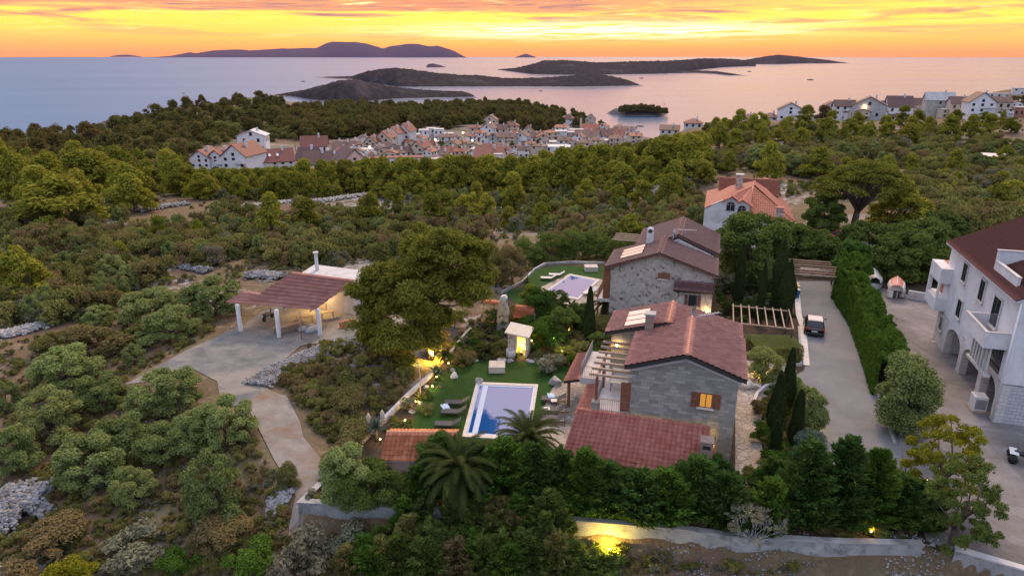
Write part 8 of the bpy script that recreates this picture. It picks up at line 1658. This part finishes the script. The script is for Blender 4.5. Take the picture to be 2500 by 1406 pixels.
a, h = many([(0,430),(430,440),(900,480),(1300,470),(1720,430),(1980,430),(1990,560),(1700,590),(1500,600),(1300,640),(1240,700),(1150,760),(1100,700),(900,640),(620,700),(420,690),(330,760),(0,820)], 8200, (.5, 3.4), 1.0, 4, clear=-.07)
stuff('scrub', 'low grey-green maquis scrub over the middle slopes', 'scrub', SC['shrub']+SC['olive']+SC['shrub']+SC['grey'][:1]+SC['dry'][:1], a, [(q[0]*.62, q[1]*.62, q[2]*1.05) for q in h], 4)
LS = many([(0,430),(430,440),(900,480),(1300,470),(1720,300),(2500,290),(2500,600),(2250,520),(1990,560),(1700,590),(1500,600),(1300,640),(1240,700),(1150,760),(1100,700),(900,640),(620,700),(420,690),(330,760),(0,820)], 7000, (.3, 1.0), 1.0, 44); LS = (LS[0], [(q[0]*.8, q[1]*.8, q[2]) for q in LS[1]])
a, h = many([(1720,300),(2500,290),(2500,600),(2330,600),(2250,520),(2000,430),(1720,430)], 6200, (.9, 4.4), 1.0, 5, clear=-.10)
stuff('scrub', 'dark maquis scrub over the right-hand hillside', 'scrub', SC['shrub']+SC['grey'][:1]+SC['shrub'], a, [(q[0]*.62, q[1]*.62, q[2]*1.0) for q in h], 5)
a, h = many([(0,820),(330,760),(560,770),(480,850),(300,940),(480,1000),(640,1080),(700,1180),(700,1320),(1000,1310),(1600,1360),(2200,1380),(2500,1440),(2500,1406),(0,1406)], 9000, (.2, .75), 1.2, 6)
stuff('low_scrub', 'low cushions of grey-green herbs between the taller scrub', 'scrub', SC['grey']+SC['shrub'], *LS, 14)
stuff('dry_grass', 'dry grass tussocks and low herbs under the olive trees', 'ground cover', SC['dry'][:1]+SC['grey']+SC['shrub']+SC['shrub'], a, [(q[0]*.6, q[1]*.6, q[2]) for q in h], 6)
a, h = many([(760,850),(900,830),(1000,860),(1020,930),(940,1000),(870,1080),(800,1100),(740,1010),(660,960),(700,900)], 700, (.4, 1.2), 1.1, 7)
stuff('dry_scrub', 'brown dry scrub on the bank under the big pine', 'scrub', SC['dry']+SC['shrub']+SC['shrub'], a, [(q[0]*.62, q[1]*.62, q[2]) for q in h], 7)
a, h = many([(1490,280),(1520,268),(1570,262),(1605,268),(1618,280)], 1, (5, 9), 1, 8)
# trees of the small islet
rg = np.random.RandomState(12); pts_ = []; hh = []
for k in range(150):
    px = rg.uniform(1508, 1618); y0 = (SEA-CH)/ray(px, 283)[2]; tt = rg.uniform(.3, .7); d = y0+60*tt; r_ = ray(px, 270); zz = SEA+3+6*math.sin(math.pi*tt)*math.sin(math.pi*(px-1480)/148); pts_.append((r_[0]*d, d, zz)); h_ = rg.uniform(7, 13)*(1 if px < 1600 else .8); hh.append((h_*.9, h_*.9, h_))
stuff('islet_wood', 'dark trees covering the small islet in the bay', 'wood', SC['far'], pts_, hh, 12)
# soil of the garden beds
a, h = many([(1150,790),(1240,770),(1290,800),(1330,750),(1440,760),(1470,830),(1440,890),(1330,880),(1240,872),(1150,880),(1105,895),(1090,860)], 520, (.2, .8), 1.2, 15, block=False)
b_, c_ = many([(1740,650),(1920,600),(1935,780),(1760,790)], 420, (.2, .7), 1.2, 16, block=False); a += b_; h += c_
b_, c_ = many([(1842,990),(1880,950),(1945,930),(1990,1060),(1990,1130),(1850,1150),(1868,1050)], 320, (.15, .55), 1.2, 17, block=False); a += b_; h += c_
b_, c_ = many([(745,1195),(985,1120),(1380,1110),(1740,1150),(2200,1160),(2240,1320),(1800,1300),(1400,1262),(985,1235),(750,1222)], 1500, (.2, .7), 1.2, 18, block=False); a += b_; h += c_
b_, c_ = many([(880,1085),(1030,940),(1095,880),(1110,900),(1010,1050),(940,1070)], 160, (.12, .4), 1.2, 19, block=False); a += b_; h += c_
stuff('garden_plants', 'low planting and ground cover in the garden beds of the villas', 'ground cover', SC['shrub']+SC['grey'][:1]+SC['bush'], a, [(q[0]*.8, q[1]*.8, q[2]) for q in h], 19)
# ---------------------------------------------------------------- sea air: one even, pale volume round everything
m = bpy.data.materials.new('haze'); m.use_nodes = True; t = NT(m.node_tree); t.n.clear()
pv = t.new('ShaderNodeVolumePrincipled', ins={'Color': (0.55, 0.42, 0.72, 1), 'Density': 8.0e-6, 'Anisotropy': 0.0})
om = t.new('ShaderNodeOutputMaterial', ins={1: pv.outputs[0]}); MATS['haze'] = m
o = MB().box(-43000, 43000, -43000, 43000, SEA-40, 1400).build('haze', 'haze'); o['kind'] = 'stuff'; o['label'] = 'thin purple evening haze over the sea'; o['category'] = 'haze'
sc.cycles.volume_bounces = 0
